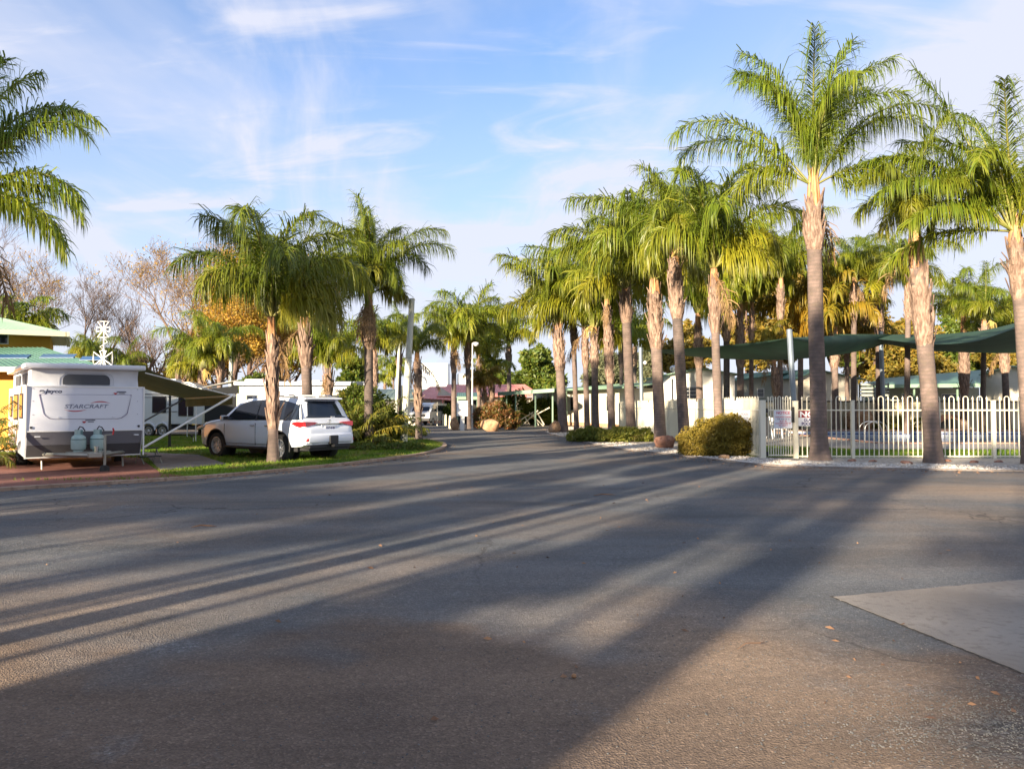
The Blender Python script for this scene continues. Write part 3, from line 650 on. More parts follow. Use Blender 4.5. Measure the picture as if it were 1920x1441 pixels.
def palm(label, px, Y, ytop, wpx, crown, size=1.0, xtop=None, husk=None, group='queen palms of the holiday park', bark=None, bulge=.5, neck=.6, rz=None, flare=1.25, base=None, bend=0.0, dens=1.0, extra=None):
    wpx = wpx*.82 if wpx < 26 else wpx*.95
    PALMN[0] += 1; sd = PALMN[0]*7+1; rg = random.Random(sd)
    X = (px-960)/F*Y if base is None else base
    top = At(xtop if xtop is not None else px, ytop, Y); H = top.z; dx = top.x-X
    root = empty('palm_tree', (X, Y, -.01), 0, label, 'palm tree', group)
    r = wpx/F*Y/2
    by = rg.uniform(-.25, .25)
    path = lambda t: Vector((dx*t+bend*math.sin(math.pi*t)*.5, by*t*t, H*t))
    if husk: h0, h1 = [(1.5+(HZ-q)/F*Y)/H for q in husk]
    else: h0, h1 = 1-.9/H, 1-.15/H
    if h1 > .97: h1 = .97
    def rad(t):
        q = r*(1.06-.12*t)*(1+(flare-1)*math.exp(-t*H/.35))
        if t > h1: q = r*(neck+.25*(1-(t-h1)/(1-h1+1e-6))) 
        return q
    vs, fs = trunk_mesh(path, rad, sd)
    mb = MB(); mb.add(vs, fs); mb.build('trunk', bark or (M_TRUNK if rg.random() < .6 else M_TRUNKW), root, True)
    husk_mesh(path, h0, h1, r*.95, sd, bulge, dens).build('leaf_sheaths', M_HUSK, root, False)
    pt = path(1); mb = MB()      # the green to orange column out of which the fronds spread
    for q in range(9):
        a = q*2.4; d = Vector((math.cos(a), math.sin(a), 0))*r*.55
        b0 = path(max(h1-.02, 0)); mb.tube([b0+d*1.1, b0.lerp(pt, .6)+d*1.0, pt+d*.8+Vector((0, 0, .4))], [r*.42, r*.34, r*.12], 6)
    mb.build('crown_shaft', M_NECK, root, True)
    c = bpy.data.objects.new('crown', CR[crown]); COL.objects.link(c); c.parent = root
    c.location = pt-Vector((0, 0, .05)); k_ = size/max(v.co.z for v in CR[crown].vertices); c.scale = (k_,)*3; c.rotation_euler = (rg.uniform(-.06, .06), rg.uniform(-.06, .06), rz if rz is not None else rg.uniform(0, 6.28))
    if Y < 60:
        for q in range(rg.choice((0, 1, 1, 2)) if Y > 21.5 else 1):
            k2 = rg.choice(('dead0', 'dead1', 'dead2', 'stalk')); d2 = bpy.data.objects.new('flower_stalk' if k2 == 'stalk' else 'dead_frond', CR[k2]); COL.objects.link(d2); d2.parent = root
            az = rg.uniform(0, 6.28); d2.location = pt-Vector((-math.sin(-az)*r*.8, -math.cos(az)*r*.8, .28)); d2.rotation_euler = (0, 0, -az); sc_ = rg.uniform(.75, 1.15); d2.scale = (sc_,)*3
    return root
D_ = math.radians
# specific crowns of the nearest palms (azimuth measured clockwise from straight away)
def FR(lst): return [(D_(a), e, d, l, g) for a, e, d, l, g in lst]
crown_mesh(1, FR([(275, 52, 96, 4.6, .1), (288, 47, 92, 4.2, .1), (310, 84, 72, 4.6, 0), (255, 83, 84, 4.5, 0), (50, 83, 76, 4.7, 0), (100, 84, 78, 4.4, 0), (200, 86, 70, 4.3, .05), (170, 85, 90, 4.1, 0), (262, 84, 96, 4.2, 0), (250, 80, 110, 4.0, .05), (60, 84, 86, 4.1, .05), (100, 80, 112, 3.8, .05),
    (84, 60, 96, 5.1, .1), (76, 57, 90, 4.9, .1), (262, 22, 100, 2.5, .25), (180, 80, 125, 3.8, .1), (95, 30, 92, 2.6, .15)]), [M_LEAF, M_RACH], nl=150, lw=.026, ll=1.05)
crown_mesh(2, gen_fronds(77, 14, 3.7, elmin=67, low=0), [M_LEAF, M_RACH], nl=150, lw=.027, ll=1.02)
crown_mesh(3, FR([(285, 74, 16, 5.3, 0), (300, 62, 70, 4.6, .1), (262, 40, 84, 4.5, .1), (280, 58, 82, 4.6, .05), (330, 70, 60, 4.7, 0), (250, 22, 66, 3.8, .15), (210, 76, 60, 4.2, .1), (0, 80, 45, 4.6, 0), (60, 60, 80, 4.4, .1), (120, 66, 80, 4.3, .1), (275, 8, 58, 3.4, .2)])+gen_fronds(78, 6, 3.6), [M_LEAF, M_RACH], nl=150, lw=.031, ll=.98, plum=.22, droopl=.6)
crown_mesh(4, gen_fronds(81, 12, 3.7, elmin=58)+FR([(280, 66, 112, 3.4, .05)]), [M_LEAF, M_RACH], nl=150, lw=.027, ll=1.02)
crown_mesh(5, gen_fronds(83, 13, 3.5, elmin=58)+FR([(85, 62, 98, 3.9, .05), (98, 70, 90, 4.0, .05), (200, 85, 25, 3.6, 0), (340, 82, 30, 3.7, 0), (260, 40, 90, 3.6, .1)]), [M_LEAF, M_RACH], nl=150, lw=.027, ll=1.02, plum=.3)
crown_mesh(6, FR([(84, 60, 100, 3.0, 0), (96, 52, 104, 2.9, .05), (76, 70, 100, 2.8, .05), (88, 24, 98, 2.3, .1), (74, 18, 92, 2.1, .1), (98, -8, 62, 2.2, .15), (82, -14, 60, 2.1, .15), (60, 84, 60, 2.8, 0), (120, 80, 80, 2.7, 0)]), [M_LEAF, M_RACH], nl=120, lw=.026, ll=.62)

palm('tallest palm right of the gate, sparse arching fronds and a bulging leaf-base collar', 1536, 21.2, 345, 29, 1, 3.95, xtop=1521, husk=(470, 385), rz=0, bulge=.45, flare=1.5)
palm('split pinkish palm trunk with dark base before the right stretch of pool fence', 1749, 20.2, 425, 30, 2, 2.9, xtop=1722, husk=(650, 490), bark=M_TRUNKW, bulge=.30, rz=.4, flare=1.25)
palm('palm at the far right edge of the picture with long steep pale-ribbed fronds', 1931, 19.8, 425, 28, 3, 5.0, xtop=1913, husk=(560, 450), bark=M_TRUNKW, rz=0, bulge=.4)
palm('palm just left of the big rounded bush, beside the red boulder', 1284, 27.0, 462, 24, 100, 2.95, xtop=1262, husk=(598, 490), rz=.3)
palm('second palm left of the big rounded bush, with the thickest shaggy sheath', 1238, 31.2, 522, 25, 101, 4.1, xtop=1225, husk=(655, 545), bulge=.5)
palm('palm rising out of the low green shrub bed in front of the fence', 1184, 34.3, 540, 21, 102, 4.8, xtop=1171, husk=(606, 548), bulge=.55)
palm('slim pale palm with a long ragged shaft behind the low green shrub bed', 1147, 39.5, 560, 15, 103, 4.5, xtop=1138, husk=(720, 575))
palm('middle palm of the avenue with a peeling sheath halfway up', 1117, 43, 612, 15, 104, 4.8, xtop=1113, husk=(690, 622), bulge=.5)
palm('leaning dark palm with black fork below its sheath, in the avenue', 1101, 44.5, 612, 12, 105, 4.6, xtop=1096, husk=(690, 620), bulge=.5)
palm('thin grey palm next to the broad pale leading palm', 1081, 46, 590, 11, 106, 4.5, xtop=1074, husk=(650, 597), bulge=.5)
palm('broad pale palm leading the right row by the standing boulder', 1056, 43.4, 608, 20, 100, 4.8, xtop=1046, husk=(695, 612), rz=2.2, bark=M_TRUNKW)
palm('palm directly behind the big rounded bush, marked with a yellow band', 1348, 25.4, 500, 19, 4, 3.6, xtop=1336, husk=(625, 530), bark=M_TRUNKW)
palm('palm with a pale peeling neck standing inside the pool area left of the banded palm', 1313, 46.8, 585, 15, 104, 5.23, xtop=1308, husk=(690, 610), bark=M_TRUNKW)
palm('dark palm behind the left shade sail nearest the banded palm', 1362, 46.5, 560, 14, 102, 5.21, husk=(640, 580))
palm('darker thick palm crossing the middle of the left shade sail', 1388, 46, 560, 15, 103, 5.49, husk=(690, 590))
palm('thin black-trunked palm behind the left shade sail', 1408, 47, 565, 10, 106, 4.82, husk=(640, 590))
palm('palm with tattered orange skirt low behind the steel sail post', 1458, 43, 655, 10, 301, 1.9, xtop=1450, husk=(745, 690), bulge=.9)
palm('palm with dark trunk seen just right of the tallest palm', 1567, 46.8, 610, 14, 300, 4.68, xtop=1562, husk=(690, 630))
palm('pale slender palm farther behind the dark-trunked one', 1588, 52, 640, 10, 302, 4.2, husk=(680, 650), bark=M_TRUNKW)
palm('white-necked palm beside the steel post between the two sails', 1648, 48.0, 548, 15, 105, 4.18, husk=(640, 560), bark=M_TRUNKW)
palm('orange shaggy palm behind the right shade sail', 1808, 47.6, 592, 15, 101, 3.38, xtop=1806, husk=(740, 640), bulge=.7)
palm('palm close to the right edge behind the right shade sail', 1888, 47.2, 640, 14, 104, 3.43, xtop=1882, husk=(700, 650))
palm('palm with a drooping round crown between the right sail and the edge palm', 1842, 44, 600, 11, 103, 3.3, husk=(650, 610))
palm('background palm with a rounded green crown above the grey cabin', 1600, 46, 520, 12, 100, 3.0, husk=(600, 540))
palm('background palm rising between the two nearest trunks', 1700, 42, 530, 12, 106, 3.1, husk=(600, 540))
palm('tall background palm left of the tallest palm with hanging fronds', 1462, 44, 520, 12, 101, 4.0, husk=(600, 540))
palm('background palm with yellow fronds above the left shade sail', 1500, 48, 590, 12, 302, 3.8, husk=(650, 600))
palm('small-crowned palm seen through the avenue near the steel lamp post', 1165, 56, 640, 9, 200, 3.8, husk=(690, 650))
palm('thin far palm with a reddish shaft in the avenue gap', 1190, 62, 640, 8, 201, 3.8, husk=(690, 650))
# centre
palm('left palm of the pair behind the white meter box', 851, 49, 640, 11, 103, 3.6, husk=(700, 650), bark=M_TRUNKW)
palm('right palm of the pair behind the white meter box', 880, 50, 640, 11, 105, 4.0, xtop=876, husk=(690, 650))
palm('thin pale palm with torn shaft right of the street light', 898, 56, 660, 8, 200, 3.0, husk=(740, 670), bark=M_TRUNKW)
palm('short golden palm low behind the reddish shrub', 908, 54, 722, 9, 301, 2.0, husk=(780, 735), bulge=.5)
palm('short stubby palm beside the golden one', 922, 57, 700, 9, 201, 2.4, husk=(760, 710))
palm('solitary slim palm left of the round green tree in the distance', 956, 60, 642, 10, 202, 3.2, xtop=953, husk=(690, 650))
palm('tiny distant palm over the red roof', 985, 80, 715, 6, 200, 1.6, husk=(740, 720))
palm('farthest grey-green palm over the corrugated wall', 738, 90, 700, 4, 202, 2.4, husk=(715, 705))
palm('second distant palm left of the far grey-green one', 722, 96, 718, 4, 201, 2.4, husk=(735, 722))
# left group
palm('leaning palm in front of the white four-wheel drive', 513, 20.1, 590, 21, 4, 3.05, xtop=512, husk=(810, 640), rz=0, bulge=.15, bark=M_TRUNKW, flare=1.5, dens=.9)
palm('palm behind the roof of the white four-wheel drive', 579, 25.5, 590, 23, 102, 3.3, xtop=574, husk=(690, 610), bulge=.35, bark=M_TRUNKW)
palm('tall palm with a bulbous brown collar right of the white four-wheel drive', 692, 27.5, 545, 20, 5, 3.6, xtop=690, husk=(655, 590), rz=0, bulge=.7, flare=1.2)
palm('palm between the leaning pole and the parked van', 786, 33, 660, 14, 106, 1.9, xtop=781, husk=(775, 680), bulge=.2)
palm('palm whose crown hangs behind the top of the leaning pole', 748, 46, 640, 10, 103, 2.7, husk=(690, 650))
palm('thin palm with reddish shaft seen left of the second white pole', 703, 44, 650, 10, 200, 2.6, husk=(730, 665), bark=M_TRUNKW)
palm('palm with lush crown above the bushy clump right of the vehicle', 619, 31, 690, 16, 100, 2.7, xtop=617, husk=(740, 700), bulge=.5, neck=.8)
palm('left palm of the two behind the olive awning', 378, 38, 690, 11, 101, 2.6, husk=(740, 700))
palm('right palm of the two behind the olive awning', 411, 38, 668, 12, 106, 2.5, husk=(715, 675), bulge=.6)
palm('small palm rising behind the left part of the green roof antenna', 172, 42, 690, 8, 105, 2.4, husk=(720, 700))
palm('small palm rising behind the right part of the green roof antenna', 232, 42, 700, 8, 103, 2.2, husk=(720, 705))
palm('low shaded palm behind the second caravan', 352, 56, 700, 8, 200, 2.6, husk=(730, 710))
palm('nearest palm at the left edge, only its hanging fronds in the frame', -120, 10.5, 345, 20, 6, 1.95, xtop=-85, husk=(450, 360), rz=0)
palm('far left background palm half hidden by the yellow building', 30, 44, 640, 9, 202, 2.8, husk=(690, 650))

# ---------------------------------------------------------------- broadleaf trees, bare trees, shrubs
def leaf_cloud(blobs, n, size, seed, hollow=.55, up=.3):
    """blobs: (centre, radii, weight). returns V, Q, tint"""
    rg = np.random.default_rng(seed); w = np.array([b[2] for b in blobs], float); w /= w.sum()
    ix = rg.choice(len(blobs), n, p=w); C = np.array([b[0] for b in blobs], float)[ix]; Rr = np.array([b[1] for b in blobs], float)[ix]
    d = rg.normal(0, 1, (n, 3)); d /= np.linalg.norm(d, axis=1)[:, None]
    r = (hollow+(1-hollow)*rg.random(n)**.6)[:, None]
    lump = 1+.14*np.sin(d[:, :1]*7+ix[:, None])+.12*np.sin(d[:, 1:2]*9+ix[:, None]*2.1)+.10*np.sin(d[:, 2:]*8+ix[:, None]*1.3)
    P = C+d*Rr*r*lump
    a = rg.normal(0, 1, (n, 3)); a = a+d*.5; a /= np.linalg.norm(a, axis=1)[:, None]
    b = rg.normal(0, 1, (n, 3)); b = np.cross(a, b); b /= np.linalg.norm(b, axis=1)[:, None]
    s = size*rg.uniform(.6, 1.3, n)[:, None]
    V = np.stack([P-b*s*.35, P+a*s-0*b, P+b*s*.35, P-a*s*.6], 1)
    Q = np.arange(4*n).reshape(n, 4)
    return V.reshape(-1, 3), Q, np.repeat(np.clip(rg.normal(.3, .3, n), 0, 1), 4)
def branch_tree(rg, base, height, spread, levels, r0, lean=0, up=.55, nb=(3, 4), upright=False):
    segs = []
    def grow(p, d, L, r, lv):
        k = 3; pts = [p]; rs = [r]; q = p
        for i in range(k):
            d = (d+Vector((rg.gauss(0, .13), rg.gauss(0, .13), rg.gauss(.03, .08)))).normalized(); q = q+d*L/k; pts.append(q); rs.append(r*(1-.45*(i+1)/k))
        segs.append((pts, rs, lv))
        if lv >= levels: return
        m = rg.randint(*nb)
        for j in range(m):
            t = rg.uniform(.35, 1) if j else 1.0; a = t*k; i = min(int(a), k-1); pp = pts[i].lerp(pts[i+1], a-i)
            side = Vector((rg.gauss(0, 1), rg.gauss(0, 1), rg.gauss(.1, .5))).normalized()
            nd_ = (d*(1.0 if upright else .8)+side*spread+Vector((0, 0, up*.4))).normalized()
            grow(pp, nd_, L*rg.uniform(.55, .82), rs[i]*rg.uniform(.5, .68), lv+1)
    grow(Vector(base), Vector((lean, 0, 1)).normalized(), height*.30, r0, 0); return segs
M_ORANGE = mat('autumn_leaf', (.42, .20, .02), (.62, .36, .05), rough=.6, scale=.8, trans=.4, tint=True, c_t=(.30, .24, .03))
M_GREENL = mat('tree_leaf', (.05, .10, .012), (.11, .17, .02), rough=.55, scale=.5, trans=.3, tint=True, c_t=(.20, .21, .02))
M_OLIVE = mat('olive_leaf', (.11, .115, .02), (.24, .20, .03), rough=.55, scale=.4, trans=.35, tint=True, c_t=(.42, .25, .03))
M_HAZEL = mat('distant_leaf', (.10, .12, .06), (.17, .19, .09), rough=.7, scale=.5, trans=.3, tint=True, c_t=(.22, .21, .10))
def bare_tree(label, px, Y, hpx, seed, levels=6, spread=.62, r0=.28, leaves=0, lm=None, lsize=.10, lean=0, group='bare winter trees behind the caravans', tw=.008, nb=(3, 4)):
    rg = random.Random(seed); X = (px-960)/F*Y; H = CH+(HZ-hpx)/F*Y
    root = empty('bare_tree' if leaves < 4000 else 'autumn_tree', (X, Y, 0), 0, label, 'tree', group)
    segs = branch_tree(rg, (0, 0, 0), H, spread, levels, r0, lean, nb=nb)
    zmax = max(q.z for s in segs for q in s[0]); sc = H/zmax
    t1 = MB(); 
    V = []; Q = []; TT = []; nv = 0; ends = []
    for pts, rs, lv in segs:
        pts = [p*sc for p in pts]
        if lv <= 1: t1.tube(pts, [max(r, .03) for r in rs], 7, caps=False)
        else:
            for i in range(3):
                a, b = pts[i], pts[i+1]; d = (b-a).normalized(); u = d.orthogonal().normalized(); w = d.cross(u)
                ra, rb = max(rs[i], tw), max(rs[i+1], tw*.8)
                for c, r in ((a, ra), (b, rb)):
                    for k in range(3):
                        th = k*2.0944; V.append(c+u*math.cos(th)*r+w*math.sin(th)*r)
                for k in range(3): Q.append((nv+k, nv+(k+1) % 3, nv+3+(k+1) % 3, nv+3+k))
                nv += 6
            if lv >= levels-1: ends += pts[1:]
    t1.build('trunk', M_WOODB, root, True)
    npmesh('branches', [tuple(v) for v in V], Q, M_TWIG, root)
    if leaves:
        r2 = np.random.default_rng(seed); E = np.array([tuple(e) for e in ends]); ix = r2.integers(0, len(E), leaves)
        P = E[ix]+r2.normal(0, .22, (leaves, 3)); a = r2.normal(0, 1, (leaves, 3)); a /= np.linalg.norm(a, axis=1)[:, None]; b = np.cross(a, r2.normal(0, 1, (leaves, 3))); b /= np.linalg.norm(b, axis=1)[:, None]
        s = lsize*r2.uniform(.5, 1.2, leaves)[:, None]; VV = np.stack([P-b*s*.4, P+a*s, P+b*s*.4, P-a*s*.5], 1).reshape(-1, 3)
        npmesh('leaves', VV, np.arange(4*leaves).reshape(-1, 4), lm, root, attr=np.repeat(np.clip(r2.normal(.3, .3, leaves), 0, 1), 4))
    return root
bare_tree('tall bare tree far left with upswept twigs above the yellow building', 20, 52, 405, 11)
bare_tree('broad bare tree behind the green roof', 105, 50, 425, 12, leaves=1400, lm=M_ORANGE)
bare_tree('bare tree left of the roof antenna', 165, 54, 455, 13)
bare_tree('smaller bare tree standing behind the roof antenna', 235, 58, 560, 14, levels=5)
bare_tree('bare tree with wide branches between the antenna and the autumn tree', 335, 50, 425, 15, spread=.75, leaves=2200, lm=M_ORANGE)
bare_tree('bare tree with bronze twigs left of the autumn tree', 385, 56, 430, 16, leaves=1500, lm=M_ORANGE)
bare_tree('low bare tree behind the olive awning', 300, 46, 590, 17, levels=5)
bare_tree('big autumn tree covered in orange leaves behind the left palms', 455, 52, 455, 18, leaves=30000, lm=M_ORANGE, lsize=.15, spread=.8, nb=(4, 4))
bare_tree('autumn tree with thinning golden leaves right of the big orange one', 545, 56, 500, 19, leaves=20000, lm=M_ORANGE, lsize=.16, spread=.8, nb=(4, 4))
bare_tree('orange tree just left of the big orange one, seen over the olive awning', 425, 48, 500, 23, leaves=16000, lm=M_ORANGE, lsize=.14, spread=.75, nb=(3, 4))
bare_tree('low golden tree beside the white pole behind the caravans', 400, 62, 590, 20, leaves=15000, lm=M_ORANGE, lsize=.18, levels=5, spread=.8, nb=(4, 5))
def crown_tree(name, label, px, Y, top, wpx, m, seed, n=14000, size=.22, group=None, cat='tree', low=.25, lumps=14):
    rg = random.Random(seed); X = (px-960)/F*Y; H = CH+(HZ-top)/F*Y; wr = wpx/F*Y/2
    root = empty(name, (X, Y, 0), 0, label, cat, group)
    bl = []
    for i in range(lumps):
        a = rg.uniform(0, 6.28); rr = wr*rg.uniform(.15, .68); z = H*rg.uniform(low+.12, .82)
        k = 1-abs(z/H-.55)*.8; s = wr*rg.uniform(.26, .46)*k+.2
        bl.append(((math.cos(a)*rr*k, math.sin(a)*rr*k, z), (s*1.15, s*1.15, s*.8), s*s))
    bl.append(((0, 0, H*.86), (wr*.35, wr*.35, H*.13), wr*wr*.2))
    V, Q, T = leaf_cloud(bl, n, size, seed)
    npmesh('crown', V, Q, m, root, attr=T)
    mb = MB(); mb.tube([(0, 0, 0), (.1, 0, H*.35), (0, .1, H*.75)], [.05*wr+.1, .04*wr+.07, .03], 8)
    for b in bl[:7]: mb.tube([(0.05, 0, H*.3), (b[0][0]*.5, b[0][1]*.5, (H*.35+b[0][2])/2), b[0]], [.09, .06, .02], 5)
    mb.build('trunk', M_WOODB, root, True); return root
crown_tree('round_tree', 'round dense green tree beyond the green carport', 1012, 76, 646, 100, M_GREENL, 31, 24000, .26)
crown_tree('round_tree', 'darker green tree left of the round one behind the red roof', 935, 82, 690, 80, M_GREENL, 32, 9000, .28)
crown_tree('gum_tree', 'dull grey-green gum tree seen between the avenue trunks', 1140, 88, 655, 110, M_HAZEL, 33, 12000, .3)
crown_tree('gum_tree', 'grey-green tree behind the white cabin', 1220, 84, 640, 90, M_HAZEL, 34, 12000, .3)
BG = 'leafy trees behind the pool cabins'
for (lab, px, Y, top, w, m, sd, n) in (
    ('yellow-green tree behind the white cabin roof', 1290, 68, 600, 110, M_OLIVE, 35, 14000),
    ('olive tree directly behind the left shade sail', 1400, 70, 470, 150, M_OLIVE, 36, 24000),
    ('tall olive tree above the grey weatherboard cabin', 1480, 72, 455, 150, M_OLIVE, 37, 26000),
    ('green tree right behind the tallest palm', 1560, 74, 470, 130, M_GREENL, 38, 16000),
    ('orange-tinged tree behind the carport roof', 1705, 72, 590, 150, M_OLIVE, 39, 18000),
    ('golden tree behind the post between the sails', 1640, 76, 560, 120, M_OLIVE, 40, 14000),
    ('green tree behind the right shade sail', 1790, 74, 560, 130, M_GREENL, 41, 14000),
    ('golden-green tree at the right edge above the sail', 1890, 70, 560, 110, M_OLIVE, 42, 14000),
    ('green bushy tree past the right edge palm', 1980, 60, 560, 120, M_GREENL, 43, 9000)):
    crown_tree('leafy_tree', lab, px, Y, top, w, m, sd, n, .27, BG)
crown_tree('leafy_tree', 'low green tree behind the white pop-top caravan', 480, 44, 700, 110, M_GREENL, 44, 9000, .16, low=.05)
crown_tree('leafy_tree', 'dark green tree behind the bushy clump beside the vehicle', 655, 40, 640, 60, M_GREENL, 45, 9000, .16)
crown_tree('leafy_tree', 'green tree filling the gap behind the second caravan', 250, 60, 660, 120, M_OLIVE, 46, 9000, .22, low=.05)
crown_tree('leafy_tree', 'golden bush-like tree behind the second caravan and the awning', 400, 50, 725, 120, M_OLIVE, 47, 9000, .16, low=.0)

M_BUSH = mat('bush_leaf', (.15, .125, .012), (.27, .19, .018), rough=.7, scale=1.2, trans=.25, tint=True, c_t=(.36, .25, .03), c3=(.10, .075, .02), s3=2.5)
M_BUSHD = mat('bush_inner', (.09, .06, .025), (.15, .10, .04), rough=.95, scale=5)
M_LOWG = mat('lowshrub_leaf', (.09, .13, .012), (.17, .19, .02), rough=.6, scale=1, trans=.3, tint=True, c_t=(.30, .27, .04))
M_REDL = mat('reddish_leaf', (.07, .10, .015), (.12, .085, .02), rough=.5, scale=1.2, trans=.25, tint=True, c_t=(.32, .10, .04))
M_LIME = mat('lime_leaf', (.20, .27, .02), (.36, .36, .06), rough=.5, scale=2, trans=.35, tint=True, c_t=(.5, .42, .12))
def shrub(name, label, blobs, n, size, m, seed, loc, core=True, group=None, hollow=.72):
    root = empty(name, loc, 0, label, 'shrub', group)
    V, Q, T = leaf_cloud(blobs, n, size, seed, hollow); k = V[:, 2].reshape(-1, 4).min(1) > .0
    V = V.reshape(-1, 4, 3)[k].reshape(-1, 3); T = T.reshape(-1, 4)[k].reshape(-1); Q = np.arange(len(V)).reshape(-1, 4)
    npmesh('foliage', V, Q, m, root, attr=T)
    rg = random.Random(seed); mb = MB()
    for i in range(60):
        b = rg.choice(blobs); d = Vector((rg.gauss(0, 1), rg.gauss(0, 1), abs(rg.gauss(0, 1)))).normalized()
        e = Vector((b[0][0]+d.x*b[1][0]*.85, b[0][1]+d.y*b[1][1]*.85, max(.05, b[0][2]+d.z*b[1][2]*.85)))
        mb.tube([(b[0][0]*.6, b[0][1]*.6, 0), e*.55+Vector((0, 0, .05)), e], [.018, .012, .005], 4, caps=False)
    mb.build('stems', M_BUSHD, root); return root
c = G(1354, 856)
shrub('rounded_bush', 'big wind-swept golden-green bush left of the pool gate', [((-.45, .5, .42), (.72, .7, .46), 2), ((.1, .55, .62), (.8, .75, .52), 3), ((.55, .5, .82), (.55, .7, .42), 2), ((.62, .45, .48), (.42, .62, .5), 1.6), ((-.8, .4, .28), (.4, .45, .3), .7), ((0, .2, .28), (.9, .45, .3), 1.2)], 42000, .042, M_BUSH, 51, (c.x, c.y, 0), hollow=.78)
c = G(1158, 829)
shrub('low_shrub', 'low spreading green shrub around the avenue palms by the gravel edge', [((x, .5+.4*math.sin(x*3), .22+.08*math.sin(x*5)), (.55, .7, .34), 1) for x in (-1.5, -1.1, -.7, -.2, .2, .6)]+[((1.15, .6, .2), (.5, .6, .36), 1), ((1.5, .7, .12), (.35, .5, .22), .6)], 26000, .06, M_LOWG, 52, (c.x, c.y, 0), hollow=.6)
c = G(935, 806)
shrub('reddish_shrub', 'reddish leafy shrub behind the round boulder at the island', [((-.9, .8, .7), (.7, .7, .75), 1), ((-.1, .7, .95), (.9, .8, .75), 2), ((.7, .8, .6), (.6, .8, .65), 1.3)], 12000, .11, M_REDL, 53, (c.x, c.y, 0), hollow=.6)
shrub('green_shrub', 'tall dark green shrub under the carport edge', [((0, 0, 1.2), (1.4, .8, 1.3), 2), ((1.8, .4, 1), (1.2, .8, 1.0), 1)], 8000, .13, M_GREENL, 54, (.3, 59, 0), hollow=.55)
shrub('green_shrub', 'bushy green shrub between the carport posts', [((0, 0, .9), (1.4, .8, 1.0), 2)], 6000, .12, M_GREENL, 55, (3.0-.4, 60.5, 0), hollow=.55)
c = G(745, 818)
shrub('border_plants', 'sunlit lime and cream-leaved border plants left of the leaning pole', [((x, .3+.2*math.sin(x*4), .18), (.45, .5, .38), 1) for x in (-2.6, -2.1, -1.6, -1.1, -.6, -.1, .4, .9)], 15000, .085, M_LIME, 56, (c.x, c.y, 0), hollow=.5)
c = G(718, 846)
shrub('ground_cover', 'dark trailing ground cover around the foot of the leaning pole', [((x, .3+.25*math.sin(x*4), .03), (.5, .5, .22), 1) for x in (-1.9, -1.4, -.9, -.4, .1, .6, 1.0)], 13000, .055, M_GREENL, 57, (c.x, c.y, .03), hollow=.4)
c = G(668, 838)
shrub('dense_shrub', 'dense dark leafy mass behind the frond clumps right of the vehicle', [((-.5, .6, .8), (.7, .7, .8), 1), ((.3, .8, 1.1), (.9, .8, .95), 2), ((1.0, .9, .7), (.7, .7, .7), 1), ((-.2, .9, 1.8), (.6, .6, .5), .7)], 12000, .10, M_GREENL, 58, (c.x, c.y, 0), hollow=.5)
# arching clumps: low stemless palms
M_CLUMP = mat('clump_frond', (.07, .11, .012), (.15, .17, .018), rough=.5, scale=1.3, trans=.3, tint=True, c_t=(.45, .30, .03))
def clump(label, X, Y, size, n, seed, L=2.2, name='palm_clump', el=(78, 12), yellow=.15, z=0):
    rg = np.random.default_rng(seed)
    fr = [(i*2.399+rg.normal(0, .2), el[0]+(el[1]-el[0])*(i/n)**.8, 55+rg.normal(0, 12), L*rg.uniform(.8, 1.1), float(np.clip(yellow+rg.normal(0, .2), 0, 1))) for i in range(n)]
    V, Q, T, MI, TT = crown_arrays(seed, fr, nl=46, lw=.035, ll=.42, plum=.25, droopl=.45)
    root = empty(name, (X, Y, z), 0, label, 'plant'); o = npmesh('fronds', V, Q, [M_CLUMP, M_RACH], root, midx=MI, attr=TT, tris=T); o.scale = (size,)*3
    mb = MB(); mb.lathe([(.16, 0), (.2, .2), (.22, .4), (.12, .55)], 12); mb.build('stump', M_HUSK, root)
    return root
c = G(662, 838); clump('bushy clump of arching fronds right behind the vehicle tailgate', c.x, c.y, 1.0, 46, 61, 2.5)
c = G(700, 822); clump('arching frond clump right of the bulbous-collared palm', c.x, c.y, .95, 34, 62, 2.1, yellow=.35)
c = G(640, 812); clump('taller frond clump behind the vehicle roof', c.x, c.y, 1.1, 36, 63, 2.7, yellow=.3)
clump('dark frond plant at the left edge before the orange wall', -13.1, 18.4, .85, 30, 64, 2.1, el=(80, 24))
clump('small frond plant in front of the yellow building', -15.6, 21.0, .8, 22, 65, 1.8)
for i, (x, y, s) in enumerate(((23.5, 46.8, .9), (16.2, 47.2, .8))):
    clump(('spiky plant against the cream pool wall', 'thin-leaved plant beside the weatherboard cabin by the pool')[i], x, y, s, 20, 70+i, 1.9)

